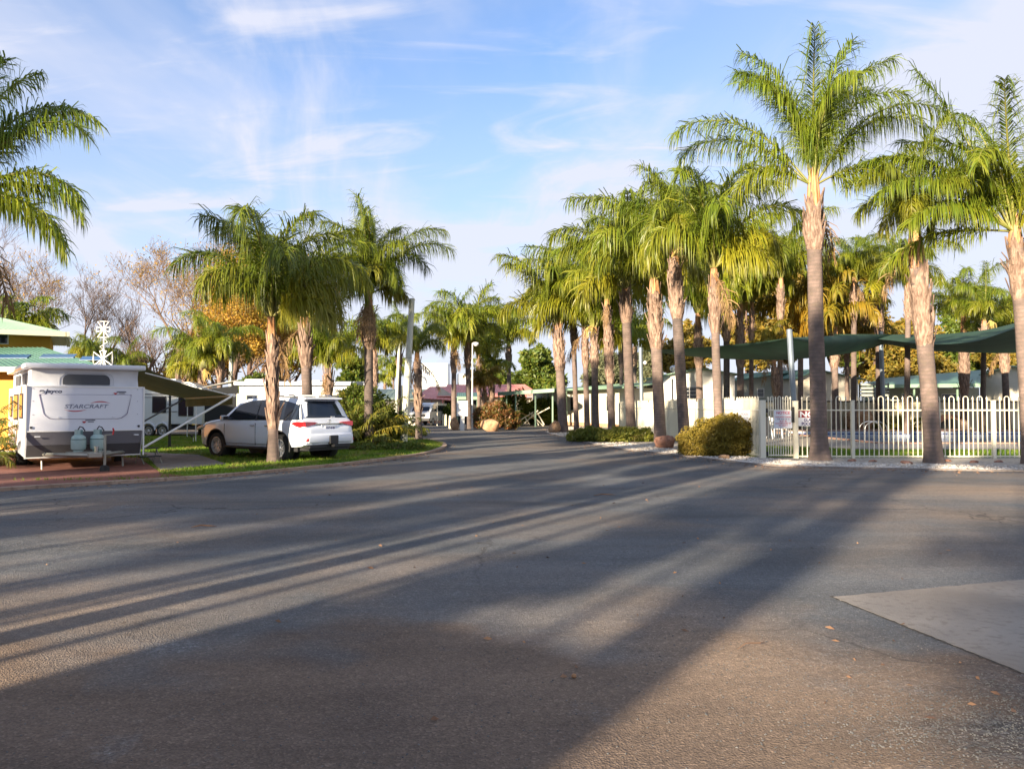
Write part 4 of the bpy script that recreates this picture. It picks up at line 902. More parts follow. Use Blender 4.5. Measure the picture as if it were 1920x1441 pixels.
# boulders
M_ROCK = mat('orange_rock', (.34, .19, .10), (.50, .31, .17), rough=.9, scale=2.5, c3=(.22, .12, .07), s3=7, bump=1, bscale=14)
M_ROCKR = mat('red_rock', (.26, .12, .075), (.40, .21, .14), rough=.9, scale=3, c3=(.14, .07, .05), s3=8, bump=1, bscale=16)
def rock(label, loc, sx, sy, sz, seed, m=M_ROCK, rz=0, name='boulder', cut=True, tilt=0):
    bm = bmesh.new(); bmesh.ops.create_icosphere(bm, subdivisions=4, radius=1); rg = random.Random(seed)
    planes = [Vector((rg.gauss(0, 1), rg.gauss(0, 1), rg.gauss(0, 1))).normalized() for _ in range(11)]
    for v in bm.verts:
        d = v.co.normalized(); k = 1.0
        for p in planes: 
            q = d.dot(p)
            if q > .70: k = min(k, .74/q)
        k *= 1+.10*noise.noise(d*2.2+Vector((seed, 0, 0)))+.04*noise.noise(d*7+Vector((seed, 3, 0)))
        v.co = Vector((d.x*k*sx, d.y*k*sy, d.z*k*sz))
    me = bpy.data.meshes.new(name); bm.to_mesh(me); bm.free(); me.materials.append(m)
    me.polygons.foreach_set('use_smooth', [True]*len(me.polygons))
    o = bpy.data.objects.new(name, me); COL.objects.link(o); o.location = (loc[0], loc[1], loc[2]+sz*.62); o.rotation_euler = (0, tilt, rz)
    return tag(o, label, 'boulder', None)
c = G(1247, 840); rock('flat-topped red boulder between two palms left of the big bush', (c.x, c.y, 0), .42, .34, .30, 3, M_ROCKR)
c = G(920, 808); rock('rounded orange boulder in front of the reddish shrub', (c.x, c.y, 0), .62, .5, .50, 5)
c = G(852, 806); rock('upright orange boulder left of the white meter box', (c.x, c.y, 0), .28, .25, .56, 6)
c = G(1040, 811); rock('pointed orange boulder leaning beside the broad pale palm', (c.x, c.y, 0), .34, .3, .48, 8, tilt=.35)
c = G(1084, 817); rock('small dark brown boulder at the tip of the low shrub', (c.x, c.y, 0), .33, .3, .25, 9, M_ROCKR)
c = G(1358, 860); rock('small orange stone at the foot of the big bush', (c.x, c.y, 0), .18, .12, .09, 10)
for i, (px, py, s) in enumerate(((1598, 865, .13), (1636, 866, .12), (1700, 870, .17), (1776, 866, .14), (1826, 868, .13), (1872, 867, .12))):
    c = G(px, py); rock(['dark flat stone beside the first fence post right of the gate', 'flat stone right of the first fence post', 'brown flat stone left of the split-trunk palm', 'dark stone just right of the split-trunk palm', 'orange stone below the right fence panel', 'rounded tan stone nearest the edge palm'][i], (c.x, c.y, 0), s, s*.7, s*.38, 20+i, M_ROCKR, name='flat_stone')
rock('big tan boulder at the far left side of the pool', (21.6, 47.9, 0), 1.0, .8, .9, 31)
# ---------------------------------------------------------------- buildings
M_CREAM = mat('cream_cladding', (.60, .55, .44), (.68, .63, .52), rough=.7, scale=1.5, bump=.1)
M_WHITE = mat('white_cladding', (.72, .70, .64), (.78, .76, .70), rough=.6, scale=1)
M_GREYB = mat('grey_weatherboard', (.33, .35, .30), (.40, .42, .36), rough=.7, scale=1.5)
M_TEAL = mat('green_steel_roof', (.065, .15, .115), (.10, .20, .15), rough=.5, scale=.7, spec=.5)
M_TEALP = mat('pale_green_roof', (.17, .28, .19), (.24, .35, .25), rough=.5, scale=.7)
M_REDR = mat('red_steel_roof', (.58, .20, .155), (.68, .27, .21), rough=.55, scale=.8)
M_WIN = glass_mat('dark_window', (.02, .025, .03))
M_FRAME = mat('white_frame', (.74, .73, .70), rough=.4)
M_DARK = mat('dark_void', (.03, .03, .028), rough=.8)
M_YEL = mat('yellow_render', (.62, .34, .035), (.68, .40, .05), rough=.75, scale=1.2, bump=.1)
M_ORW = mat('orange_render', (.66, .26, .03), (.72, .32, .04), rough=.75, scale=1.2)
M_FASC = mat('cream_fascia', (.55, .55, .40), rough=.5)
M_BRICK = mat('brick_base', (.42, .22, .13), (.52, .30, .19), rough=.9, scale=6)
def slab_ribs(mb, a, b, c, d, n, h=.03, th=.05):
    """roof sheet a-b (eave) d-c (ridge), with n ribs running up the slope"""
    a, b, c, d = map(Vector, (a, b, c, d)); N = (b-a).cross(d-a).normalized()
    if N.z < 0: N = -N
    mb.add([a, b, c, d, a-N*th, b-N*th, c-N*th, d-N*th], [(0, 1, 2, 3), (7, 6, 5, 4), (0, 4, 5, 1), (1, 5, 6, 2), (2, 6, 7, 3), (3, 7, 4, 0)])
    for i in range(n+1):
        t = i/n; p = a.lerp(b, t); q = d.lerp(c, t); s = (b-a).normalized()*.02
        mb.add([p-s, p+s, p+N*h, q-s, q+s, q+N*h], [(0, 2, 5, 3), (1, 4, 5, 2), (0, 1, 2), (3, 5, 4)])
def lap_wall(mb, p0, p1, z0, z1, board=.2, thick=.018, ztop=None):
    """weatherboards from p0 to p1; ztop(t) gives a raking top"""
    p0, p1 = Vector((*p0, 0)), Vector((*p1, 0)); d = (p1-p0); n = Vector((d.y, -d.x, 0)).normalized()
    z = z0
    while z < z1-1e-3:
        zz = min(z+board, z1); t0, t1 = 0, 1
        if ztop:
            ts = [k/40 for k in range(41) if ztop(k/40) >= z+.5*board]
            if not ts: break
            t0, t1 = min(ts), max(ts)
        a = p0+d*t0; b = p0+d*t1
        lo = n*thick*1.6; hi = n*.002
        mb.add([a+lo+Vector((0, 0, z)), b+lo+Vector((0, 0, z)), b+hi+Vector((0, 0, zz)), a+hi+Vector((0, 0, zz)), a+Vector((0, 0, z)), b+Vector((0, 0, z))], [(0, 1, 2, 3), (4, 5, 1, 0)])
        z += board
def window(root, name, x0, x1, z0, z1, M, frame=.05, mull=1):
    fr = MB(); fr.tr(M)
    fr.box(x0, x1, -.05, -.002, z0, z0+frame); fr.box(x0, x1, -.05, -.002, z1-frame, z1); fr.box(x0, x0+frame, -.048, -.002, z0+frame, z1-frame); fr.box(x1-frame, x1, -.048, -.002, z0+frame, z1-frame)
    for i in range(1, mull+1): xm = x0+(x1-x0)*i/(mull+1); fr.box(xm-.02, xm+.02, -.046, -.002, z0+frame, z1-frame)
    f = fr.build(name, M_FRAME, root); g = MB(); g.tr(M); g.box(x0+frame*.9, x1-frame*.9, -.026, -.004, z0+frame*.9, z1-frame*.9); g.build('pane', M_WIN, f); return f
def plane_frame(p, q):   # local x along p->q, y away from the viewer, origin at p
    d = Vector((q[0]-p[0], q[1]-p[1], 0)).normalized(); n = Vector((-d.y, d.x, 0))
    return Matrix(((d.x, n.x, 0, p[0]), (d.y, n.y, 0, p[1]), (0, 0, 1, 0), (0, 0, 0, 1)))

# yellow building at left
yb = empty('yellow_building', (0, 0, 0), 0, 'yellow and orange rendered building with two-tier green steel roof behind the pop-top caravan', 'building')
mb = MB(); mb.prism([(-34, 24.0), (-13.0, 24.0), (-18.4, 31.2), (-34, 31.2)], 0, 2.62, plane='xy'); mb.build('wall', M_ORW, yb)
mb = MB(); mb.box(-34, -13.3, 23.97, 23.995, 0, .12); mb.build('plinth', M_CONC, yb)
mb = MB()
er = (-12.3, 23.4, 2.66); rt = (-16.2, 26.6, 3.50)
slab_ribs(mb, (-34, 23.4, 2.66), er, rt, (-34, 26.6, 3.50), 108, .018)
slab_ribs(mb, er, (-18.6, 31.8, 2.66), (-19.0, 29.5, 3.50), rt, 45, .018)
mb.build('lower_roof', M_TEAL, yb)
mb = MB(); mb.box(-34, -12.28, 23.28, 23.39, 2.52, 2.67); mb.prism([(-12.29, 23.3), (-12.18, 23.3), (-18.5, 31.8), (-18.6, 31.8)], 2.52, 2.67, plane='xy'); mb.build('gutter', M_FASC, yb)
for i, (x0, x1, t) in enumerate(((-15.15, -14.05, .42), (-13.65, -12.95, .30), (-16.6, -15.5, .40))):
    a = Vector((x0, 23.4+3.2*t, 2.66+.84*t+.03)); v = Vector((0, .55, .145)); w2 = Vector((x1-x0, 0, 0))
    m2 = MB(); m2.add([a, a+w2, a+w2+v+Vector((-.2, 0, 0)), a+v+Vector((-.2, 0, 0))]+[p-Vector((0, 0, .02)) for p in (a, a+w2, a+w2+v+Vector((-.2, 0, 0)), a+v+Vector((-.2, 0, 0)))], [(0, 1, 2, 3), (4, 7, 6, 5), (0, 4, 5, 1), (1, 5, 6, 2), (2, 6, 7, 3), (3, 7, 4, 0)])
    m2.build('skylight', mat('blue_skylight', (.03, .10, .22), rough=.3), yb)
wl = At(-160, 640, 25.5); wr = At(95, 640, 27.4)
Mw = plane_frame(wl, wr); Ln = (Vector((wr.x, wr.y))-Vector((wl.x, wl.y))).length
mb = MB(); mb.tr(Mw); mb.box(0, Ln, 0, 4, 3.0, 4.12); mb.build('clerestory_wall', M_YEL, yb)
mb = MB(); mb.tr(Mw); mb.box(1.0, Ln-1.25, -.03, -.002, 3.62, 3.98); f = mb.build('clerestory_window', M_FRAME, yb)
mb = MB(); mb.tr(Mw); mb.box(1.04, Ln-1.29, -.045, -.031, 3.65, 3.95); mb.build('pane', M_WIN, f)
mb = MB(); mb.tr(Mw)
slab_ribs(mb, (-1, -.75, 4.05), (Ln+.45, -.75, 4.05), (Ln-1.8, 2.0, 4.75), (-1, 2.0, 4.75), 34, .018)
slab_ribs(mb, (Ln+.45, -.75, 4.05), (Ln+.45, 4.6, 4.05), (Ln-1.8, 2.1, 4.75), (Ln-1.8, 2.0, 4.75), 22, .018)
mb.build('upper_roof', M_TEALP, yb)
mb = MB(); mb.tr(Mw); mb.box(-1, Ln+.5, -.88, -.76, 3.90, 4.06); mb.box(Ln+.46, Ln+.58, -.88, 4.6, 3.90, 4.06); mb.box(-1, Ln+.45, -.75, 4.6, 3.94, 3.97); mb.build('fascia', M_FASC, yb)

# white cabin behind the avenue (gable end to us)
def cabin(label, pxl, pxr, Y0, Y1, depth, zt, zpeak, wallm, roofm, wins=(), lap=.2, base=.0, peak=.5, over=.35, cat='cabin'):
    p = At(pxl, HZ, Y0); q = At(pxr, HZ, Y1); root = empty('cabin', (0, 0, 0), 0, label, cat)
    Mx = plane_frame(p, q); Ln = math.hypot(q.x-p.x, q.y-p.y)
    mb = MB(); mb.tr(Mx); mb.prism([(0, base), (Ln, base), (Ln, zt), (Ln*peak, zpeak), (0, zt)], 0, depth); mb.build('wall', wallm, root)
    fb = MB(); fb.tr(Mx); zp = lambda t: zt+(zpeak-zt)*(t/peak if t < peak else (1-t)/(1-peak))
    z0l = base+.02
    mbx = MB(); lap_wall(mbx, (0, 0), (Ln, 0), z0l, zpeak, lap, ztop=zp)
    mb2 = MB(); mb2.tr(Mx); mb2.add(mbx.v, mbx.f); mb2.build('cladding', wallm, root)
    mb3 = MB(); mb3.tr(Mx)
    e = .06+over*(zpeak-zt)/(Ln*peak) if zpeak > zt else .06
    slab_ribs(mb3, (-over, depth+.3, zt-over*.12), (-over, -.35, zt-over*.12), (Ln*peak, -.35, zpeak+.06), (Ln*peak, depth+.3, zpeak+.06), int(depth*2.5), .02)
    slab_ribs(mb3, (Ln+over, -.35, zt-over*.12), (Ln+over, depth+.3, zt-over*.12), (Ln*peak, depth+.3, zpeak+.06), (Ln*peak, -.35, zpeak+.06), int(depth*2.5), .02)
    mb3.build('roof', roofm, root)
    for (a, b, c, d_, mu) in wins: window(root, 'window', a*Ln, b*Ln, c, d_, Mx, mull=mu)
    return root, Mx, Ln
ca, Mx, Ln = cabin('white gabled cabin with green roof trim and a dark window behind the avenue palms', 1258, 1378, 50, 50, 9, 3.55, 3.85, M_WHITE, M_TEALP, ((.16, .42, 1.6, 2.75, 1),), lap=.24, peak=.45)
mb = MB(); mb.tr(Mx); mb.prism([(-.75, 0), (-.02, 0), (-.02, 3.3), (-.75, 2.7)], -.3, 1.2); mb.build('side_porch', M_WHITE, ca)
cb, Mx, Ln = cabin('cream weatherboard cabin gable right of the steel sail post', 1500, 1609, 54, 56, 7, 3.45, 4.0, M_CREAM, M_TEAL, (), lap=.16, peak=.22)
cb2, Mx, Ln = cabin('grey-green weatherboard cabin behind the left shade sail', 1388, 1500, 56, 56.2, 7, 3.35, 3.9, M_GREYB, M_TEAL, ((.56, .66, 1.7, 2.75, 0), (.28, .40, 2.1, 2.75, 0)), lap=.2, peak=.92)
cc, Mx, Ln = cabin('cream cabin at the far right beyond the pool', 1838, 2000, 58, 52, 9, 3.7, 4.3, M_CREAM, M_TEALP, ((.62, .82, 1.8, 2.8, 1),), lap=.16, peak=.4)
def carport(label, P, zs, posts, roofm, px_ribs=14, z0=0, th=.12):
    root = empty('carport', (0, 0, 0), 0, label, 'carport'); mb = MB()
    v = [Vector((p[0], p[1], z)) for p, z in zip(P, zs)]
    slab_ribs(mb, *v, px_ribs, .025, th); mb.build('roof', roofm, root)
    mb = MB(); s = (v[1]-v[0]).normalized(); o = Vector((s.y, -s.x, 0))*.02
    mb.add([v[0]+o+Vector((0, 0, .05)), v[1]+o+Vector((0, 0, .05)), v[1]+o-Vector((0, 0, .20)), v[0]+o-Vector((0, 0, .20)), v[0]+o*4+Vector((0, 0, .05)), v[1]+o*4+Vector((0, 0, .05)), v[1]+o*4-Vector((0, 0, .20)), v[0]+o*4-Vector((0, 0, .20))], [(0, 1, 2, 3), (4, 5, 6, 7), (0, 1, 5, 4), (3, 2, 6, 7), (0, 3, 7, 4), (1, 2, 6, 5)])
    mb.build('fascia', M_TEALP, root)
    for (x, y, h) in posts: m2 = MB(); m2.box(x-.05, x+.05, y-.05, y+.05, z0, h); m2.build('post', M_TEALP, root)
    return root
Y = 55
def X_(px, Y): return (px-960)/F*Y
carport('low teal carport roof running beyond the pool wall', [(X_(1612, 56), 56), (X_(1840, 54), 54), (X_(1850, 60), 60), (X_(1660, 62), 62)], (2.95, 3.0, 4.3, 3.7), [(X_(1625, 56.3), 56.3, 2.9), (X_(1714, 55.4), 55.4, 2.9), (X_(1795, 54.8), 54.8, 2.9)], M_TEAL, 22)
br = empty('storage_shed', (0, 0, 0), 0, 'dark shaded shed wall with windows under the teal carport roof', 'shed')
mb = MB(); mb.box(X_(1660, 58), X_(1836, 58), 58, 62, 0, 2.85); mb.build('wall', M_GREYB, br)
for a, b in ((1690, 1712), (1722, 1750), (1765, 1800)):
    window(br, 'window', X_(a, 58)-X_(1660, 58), X_(b, 58)-X_(1660, 58), 1.3, 2.4, Matrix.Translation((X_(1660, 58), 58, 0)))
lt = empty('louvre_screen', (0, 0, 0), 0, 'pale horizontal slat screen right of the cream weatherboard gable', 'screen')
mb = MB()
for k in range(4): mb.box(X_(1612, 53), X_(1668, 53), 53, 53.06, 2.15+k*.24, 2.28+k*.24)
mb.build('slats', M_GREYB, lt)
for a in (1613, 1640, 1667): MB().box(X_(a, 53)-.04, X_(a, 53)+.04, 53.07, 53.15, 0, 3.05).build('post', M_DARK, lt)

# cream wall behind the pool
pw = empty('pool_wall', (0, 0, 0), 0, 'long cream rendered wall with dark capping behind the swimming pool', 'wall')
mb = MB(); 
x = 7.4
mb.box(7.4, 44, 48.6, 48.72, 0, 1.72)
for k in range(int(36.6/.32)): mb.box(7.4+k*.32, 7.4+k*.32+.26, 48.585, 48.6, .02, 1.70)
mb.build('panel', mat('cream_wall', (.56, .49, .33), (.66, .59, .42), rough=.8, scale=.8), pw)
mb = MB(); mb.box(7.35, 44.05, 48.55, 48.77, 1.72, 1.80); mb.build('capping', M_DARK, pw)
ar = empty('brick_arch', (X_(1783, 47.9), 47.9, 0), 0, 'low brown arched brick niche standing against the pool wall', 'arch')
mb = MB(); pts = [(1.15*math.cos(a), .0+.95*math.sin(a)) for a in [math.pi*k/14 for k in range(15)]]; mb.prism([(-1.15, 0)]+pts[::-1][0:0]+pts[::-1]+[(1.15, 0)], 0, .5); mb.build('surround', M_BRICK, ar)
mb = MB(); pts = [(.85*math.cos(a), .02+.66*math.sin(a)) for a in [math.pi*k/14 for k in range(15)]]; mb.prism(pts[::-1], -.03, -.003); mb.build('opening', M_DARK, ar)

# middle cabins with the green carport
mc = empty('cabin', (0, 0, 0), 0, 'long cream cabin with green roof running behind the avenue trunks', 'cabin')
P0 = (X_(985, 66), 66); P1 = (X_(1243, 43.5), 43.5)
P0 = (3.15, 61.5); P1 = (7.6, 50.4); Mx = plane_frame(P0, P1); Ln = math.dist(P0, P1)
mb = MB(); mb.tr(Mx); mb.box(0, Ln, 0, 6, .25, 2.65); mb.build('wall', M_CREAM, mc)
mb = MB(); mb.tr(Mx); mb.box(.02, Ln-.02, .03, 5.9, 0, .249); mb.build('base', M_BRICK, mc)
mbx = MB(); mbx.tr(Mx)
for k in range(int(Ln/.2)): mbx.box(k*.2+.02, k*.2+.17, -.014, -.001, .27, 2.63)
mbx.build('cladding', M_CREAM, mc)
mb = MB(); mb.tr(Mx); slab_ribs(mb, (-.5, -.7, 2.72), (Ln+.8, -.7, 2.72), (Ln+.8, 6.4, 3.3), (-.5, 6.4, 3.3), 40, .02); mb.build('roof', M_TEALP, mc)
mb = MB(); mb.tr(Mx); mb.box(-.5, Ln+.8, -.80, -.71, 2.60, 2.74); mb.build('gutter', M_TEALP, mc)
for k in range(4): m2 = MB(); m2.tr(Mx); m2.box(.6+k*3.3, .72+k*3.3, -.7, -.58, 0, 2.6); m2.build('verandah_post', M_TEALP, mc)
m2 = MB(); m2.tr(Mx); m2.box(1.9, 2.7, -.03, -.016, .3, 2.3); m2.build('door', mat('dark_door', (.06, .05, .05), rough=.5), mc)
window(mc, 'window', 3.4, 4.2, 1.1, 2.2, Mx@Matrix.Translation((0, -.015, 0)), mull=0)
window(mc, 'window', 9.0, 10.2, 1.1, 2.2, Mx@Matrix.Translation((0, -.015, 0)))
ew = MB(); ew.tr(plane_frame((X_(1000, 61.9), 61.9), (3.13, 61.9))); ew.box(0, 1.5, 0, 4, .25, 2.6); ew.build('end_wall', M_CREAM, mc)
window(mc, 'window', .55, .9, 1.2, 2.2, Matrix.Translation((X_(1000, 61.9), 61.88, 0)), mull=0)
carport('pale green flat carport on thin posts left of the cream cabin', [(X_(934, 55), 55), (X_(1040, 53), 53), (X_(1040, 60), 60), (X_(938, 62), 62)], (2.40, 2.62, 2.85, 2.6), [(X_(935.5, 55.3), 55.3, 2.34), (X_(950, 58), 58, 2.5), (X_(967, 54.6), 54.6, 2.4), (X_(1004, 54.2), 54.2, 2.45), (X_(1036, 54), 54, 2.5)], M_TEALP, 20)

# red-roofed house and what stands by it
rh = empty('red_roofed_house', (0, 0, 0), 0, 'cream house with faded red hipped roof at the end of the road', 'house')
Y = 66
mb = MB(); mb.box(X_(786, Y), X_(830, Y), Y, Y+8, 0, 2.05); mb.box(X_(830, Y)+.02, X_(1012, Y), Y+1.2, Y+8, 0, 2.2); mb.build('wall', M_CREAM, rh)
mb = MB()
slab_ribs(mb, (X_(780, Y), Y-.5, 2.15), (X_(846, Y), Y-.5, 1.98), (X_(838, Y), Y+5, 3.25), (X_(795, Y), Y+5, 3.25), 10, .03)
slab_ribs(mb, (X_(818, Y), Y+.3, 2.30), (X_(1018, Y), Y+.3, 2.30), (X_(985, Y), Y+5.5, 3.45), (X_(830, Y), Y+5.5, 3.45), 30, .03)
mb.build('roof', M_REDR, rh)
mb = MB(); mb.prism([(X_(820, Y), 2.35), (X_(850, Y), 2.35), (X_(826, Y), 3.05)], Y-.1, Y-.02); mb.build('gable', M_CREAM, rh)
for a in (809.5, 829.5): MB().box(X_(a, Y)-.03, X_(a, Y)+.03, Y-.06, Y-.002, 0, 2.0).build('trim', M_REDR, rh)
MB().box(X_(831, Y)-.06, X_(831, Y)+.06, Y-.55, Y-.43, 0, 2.0).build('porch_post', M_REDR, rh)
MB().box(X_(834, Y+1.2), X_(846, Y+1.2), Y+1.16, Y+1.195, 0, 1.9).build('door', M_DARK, rh)
MB().box(X_(786, Y)-.02, X_(830, Y)+.02, Y-.03, Y-.003, 0, .22).build('base', M_BRICK, rh)
carport('green-roofed awning in front of the red-roofed house', [(X_(857, 60), 60), (X_(896, 60), 60), (X_(896, 63), 63), (X_(857, 63), 63)], (2.15, 2.15, 2.55, 2.55), [(X_(858, 60.2), 60.2, 2.1), (X_(895, 60.2), 60.2, 2.1)], M_TEAL, 10)
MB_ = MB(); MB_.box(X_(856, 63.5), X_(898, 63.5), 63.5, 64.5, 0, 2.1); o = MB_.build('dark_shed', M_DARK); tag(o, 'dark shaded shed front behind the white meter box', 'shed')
tw = empty('white_tank_building', (0, 0, 0), 0, 'tall plain white block glowing in the sun above the red roof', 'building')
mb = MB(); mb.bbox(X_(789, 92), X_(838.5, 92), 92, 96, 0, 6.55, .04); mb.build('wall', mat('bright_white', (.93, .93, .90), rough=.5), tw)
mb = MB(); mb.box(X_(790, 92), X_(837.5, 92), 91.96, 91.99, 5.9, 5.93); mb.box(X_(790, 92), X_(837.5, 92), 91.96, 91.99, 4.6, 4.63); mb.build('seam', M_FRAME, tw)
tw = empty('white_sign_board', (0, 0, 0), 0, 'smaller white block half hidden between the two centre palms', 'building')
mb = MB(); mb.bbox(X_(857, 94), X_(877, 94), 94, 96, 0, 5.35, .04); mb.build('wall', mat('bright_white', (.93, .93, .90), rough=.5), tw)
mb = MB(); mb.box(X_(858, 94), X_(876, 94), 93.95, 93.98, 4.2, 4.25); mb.build('seam', M_GREYB, tw)
# long low building and steel fence at the far left of the road
lb = empty('long_shed', (0, 0, 0), 0, 'long low building with dull green roof behind the corrugated fence', 'building')
mb = MB(); mb.box(X_(560, 72), X_(790, 72), 72, 78, 0, 2.2); mb.build('wall', M_CREAM, lb)
mb = MB(); slab_ribs(mb, (X_(555, 72), 71.4, 2.1), (X_(795, 72), 71.4, 2.1), (X_(795, 72), 76, 3.1), (X_(555, 72), 76, 3.1), 30, .03); mb.build('roof', mat('dull_green_roof', (.24, .30, .22), (.30, .36, .27), rough=.6), lb)
cf = empty('steel_fence', (0, 0, 0), 0, 'tall cream corrugated steel fence left of the parked van', 'fence')
mb = MB(); xs = np.arange(X_(640, 58), X_(792, 58), .09)
for i in range(len(xs)-1):
    dy = .02 if i % 2 else -.02; mb.add([(xs[i], 58-dy, 0), (xs[i+1], 58+dy, 0), (xs[i+1], 58+dy, 1.72), (xs[i], 58-dy, 1.72)], [(0, 1, 2, 3)])
mb.build('sheeting', M_CREAM, cf)
for k in range(4): MB().box(X_(640, 58)+k*2.4-.04, X_(640, 58)+k*2.4+.04, 57.9, 57.97, 0, 1.75).build('post', M_CREAM, cf)
MB().box(X_(640, 58), X_(792, 58), 57.9, 57.97, 1.72, 1.78).build('rail', M_CREAM, cf)

# ---------------------------------------------------------------- pool fence
M_FEN = mat('cream_powdercoat', (.74, .69, .54), rough=.35, spec=.5)
def picket_panel(parent, L, name='fence_panel', sp=.1333, zt=1.77, zr=1.37, zb=.07, M=Matrix.Identity(4), n=None, all_loops=False):
    mb = MB(); mb.tr(M); n = n or max(2, int(round(L/sp))-1); s = L/(n+1); r = .011
    mb.box(0, L, -.019, .019, zr-.018, zr+.018); mb.box(0, L, -.019, .019, zb-.018, zb+.018)
    i = 1
    while i <= n:
        x = i*s; k = (i-1) % 3
        if all_loops: k = 1 if i % 2 else 2
        if k == 0 or (k == 1 and i == n):
            mb.box(x-r, x+r, -r, r, zb-.03, zt-.07); mb.add([(x-.03, 0, zt-.08), (x, -.012, zt-.08), (x+.03, 0, zt-.08), (x, .012, zt-.08), (x, 0, zt)], [(0, 1, 4), (1, 2, 4), (2, 3, 4), (3, 0, 4), (0, 3, 2, 1)])
        elif k == 1:
            x2 = x+s; zz = zt-s/2-.01
            mb.box(x-r, x+r, -r, r, zb-.03, zz); mb.box(x2-r, x2+r, -r, r, zb-.03, zz)
            mb.tube([((x+x2)/2-math.cos(a)*s/2, 0, zz+math.sin(a)*s/2) for a in [math.pi*q/8 for q in range(9)]], r*1.05, 6)
        i += 1
    return mb.build(name, M_FEN, parent)
def post(parent, x, y, h=1.62, w=.045, name='post', m=None):
    mb = MB(); mb.box(x-w, x+w, y-w, y+w, 0, h); mb.bbox(x-w-.008, x+w+.008, y-w-.008, y+w+.008, h, h+.03, .008); return mb.build(name, m or M_FEN, parent)
FY = 21.9
fa = empty('pool_fence', (0, FY, 0), 0, 'cream tubular pool fence with hooped and speared pickets right of the gate', 'fence')
xa = [X_(1491, FY), X_(1598, FY), X_(1732, FY), X_(1862, FY), X_(1862, FY)+1.95, X_(1862, FY)+3.9, X_(1862, FY)+5.85]
for i, x in enumerate(xa):
    if i: post(fa, x, 0)
    if i < len(xa)-1: picket_panel(fa, xa[i+1]-x-.1, M=Matrix.Translation((x+.05, 0, 0)))
post(fa, xa[0], 0, 1.60, .06, 'latch_post')
gx0, gx1 = X_(1429, FY), xa[0]
ga = empty('pool_gate', (gx0, FY, 0), 0, 'cream pool gate with a notice sign hanging on it', 'gate')
picket_panel(ga, gx1-gx0-.17, 'gate_leaf', M=Matrix.Translation((.10, 0, .0)), n=10, zb=.10)
post(ga, 0, 0, 1.62, .075, 'hinge_post')
MB().box(.06, .14, -.06, -.02, 1.30, 1.42).build('hinge', M_DARK, ga); MB().box(.06, .14, -.06, -.02, .08, .2).build('hinge', M_DARK, ga)
gl = gx1-gx0
MB().box(gl-.13, gl-.05, -.07, -.02, 1.02, 1.46).build('latch', M_DARK, ga)
fb = empty('pool_fence', (gx0, FY, 0), 0, 'cream tubular pool fence running back along the avenue palms', 'fence')
B0 = Vector((gx0-.02, FY+.1, 0)); B1 = Vector((6.72, 48.4, 0)); dB = (B1-B0); LB = dB.length; nB = 11; dB.normalize(); ang = math.atan2(dB.y, dB.x)
for k in range(nB):
    Mx = Matrix.Translation(B0-Vector((gx0, FY, 0))+dB*(LB*k/nB)+Vector((0, 0, 0)))@Matrix.Rotation(ang, 4, 'Z')
    picket_panel(fb, LB/nB-.1, M=Mx@Matrix.Translation((.05, 0, 0)), all_loops=True, sp=.12)
    p = B0-Vector((gx0, FY, 0))+dB*(LB*(k+1)/nB); post(fb, p.x, p.y)
# signs
M_SIGNW = mat('sign_white', (.72, .73, .76), rough=.4); M_SIGNR = mat('sign_maroon', (.20, .01, .02), rough=.4); M_INKR = mat('sign_red_ink', (.55, .08, .12), rough=.5); M_INKN = mat('sign_navy_ink', (.03, .02, .14), rough=.5); M_INKG = mat('sign_grey_ink', (.18, .16, .25), rough=.5)
def sign(name, label, x0, x1, y, z0, z1): 
    root = empty(name, (x0, y, z0), 0, label, 'sign'); MB().bbox(0, x1-x0, -.006, .006, 0, z1-z0, .003).build('board', M_SIGNW, root); return root
def stext(root, s, x, z, size, m, sx=1, al='CENTER', bold=0.0, y=-.0075, shear=0):
    return text_mesh('lettering', s, size, m, root, Matrix.Translation((x, y, z))@Matrix.Rotation(math.pi/2, 4, 'X'), extrude=.001, sx=sx, align=al, bold=bold, shear=shear)
sx0 = X_(1450, FY); sx1 = X_(1484, FY); sw = sx1-sx0; sg = sign('notice_sign', 'white NOTICE sign with rows of red lettering fixed to the pool gate', sx0, sx1, FY-.035, .86, 1.36); 
stext(sg, 'NOTICE', sw/2, .40, .105, M_INKR, bold=.003)
for i, s in enumerate(('CHILDREN UNDER', 'THE AGE OF 12', 'MUST BE', 'ACCOMPANIED BY', 'AN ADULT')): stext(sg, s, sw/2, .30-i*.060, .052, M_INKR if i % 2 == 0 or i > 2 else M_INKG, bold=.0012)
stext(sg, 'THANK YOU', sw/2, .015, .028, M_INKN)
sx0 = X_(1494, FY); sw = .78; sg = sign('no_glass_sign', 'maroon and white NO GLASS pool area sign beside the latch post', sx0, sx0+sw, FY-.035, .92, 1.36)
MB().box(.004, sw-.004, -.0085, -.0065, .24, .436).build('band', M_SIGNR, sg)
stext(sg, 'NO', sw*.36, .262, .21, M_SIGNW, sx=1.35, bold=.008, y=-.0098)
stext(sg, 'GLASS IN', sw*.50, .135, .115, M_INKN, sx=.9, bold=.004); stext(sg, 'POOL AREA', sw*.50, .03, .115, M_INKN, sx=.9, bold=.004)
sx0 = X_(1405, FY+1.3); sg = sign('small_notice', 'small white sign with faint red lettering behind the big bush', 7.12-.42, 7.12-.06, FY+1.0, 1.0, 1.36)
stext(sg, 'POOL', .18, .22, .09, M_INKR); stext(sg, 'RULES', .18, .10, .075, M_INKG)

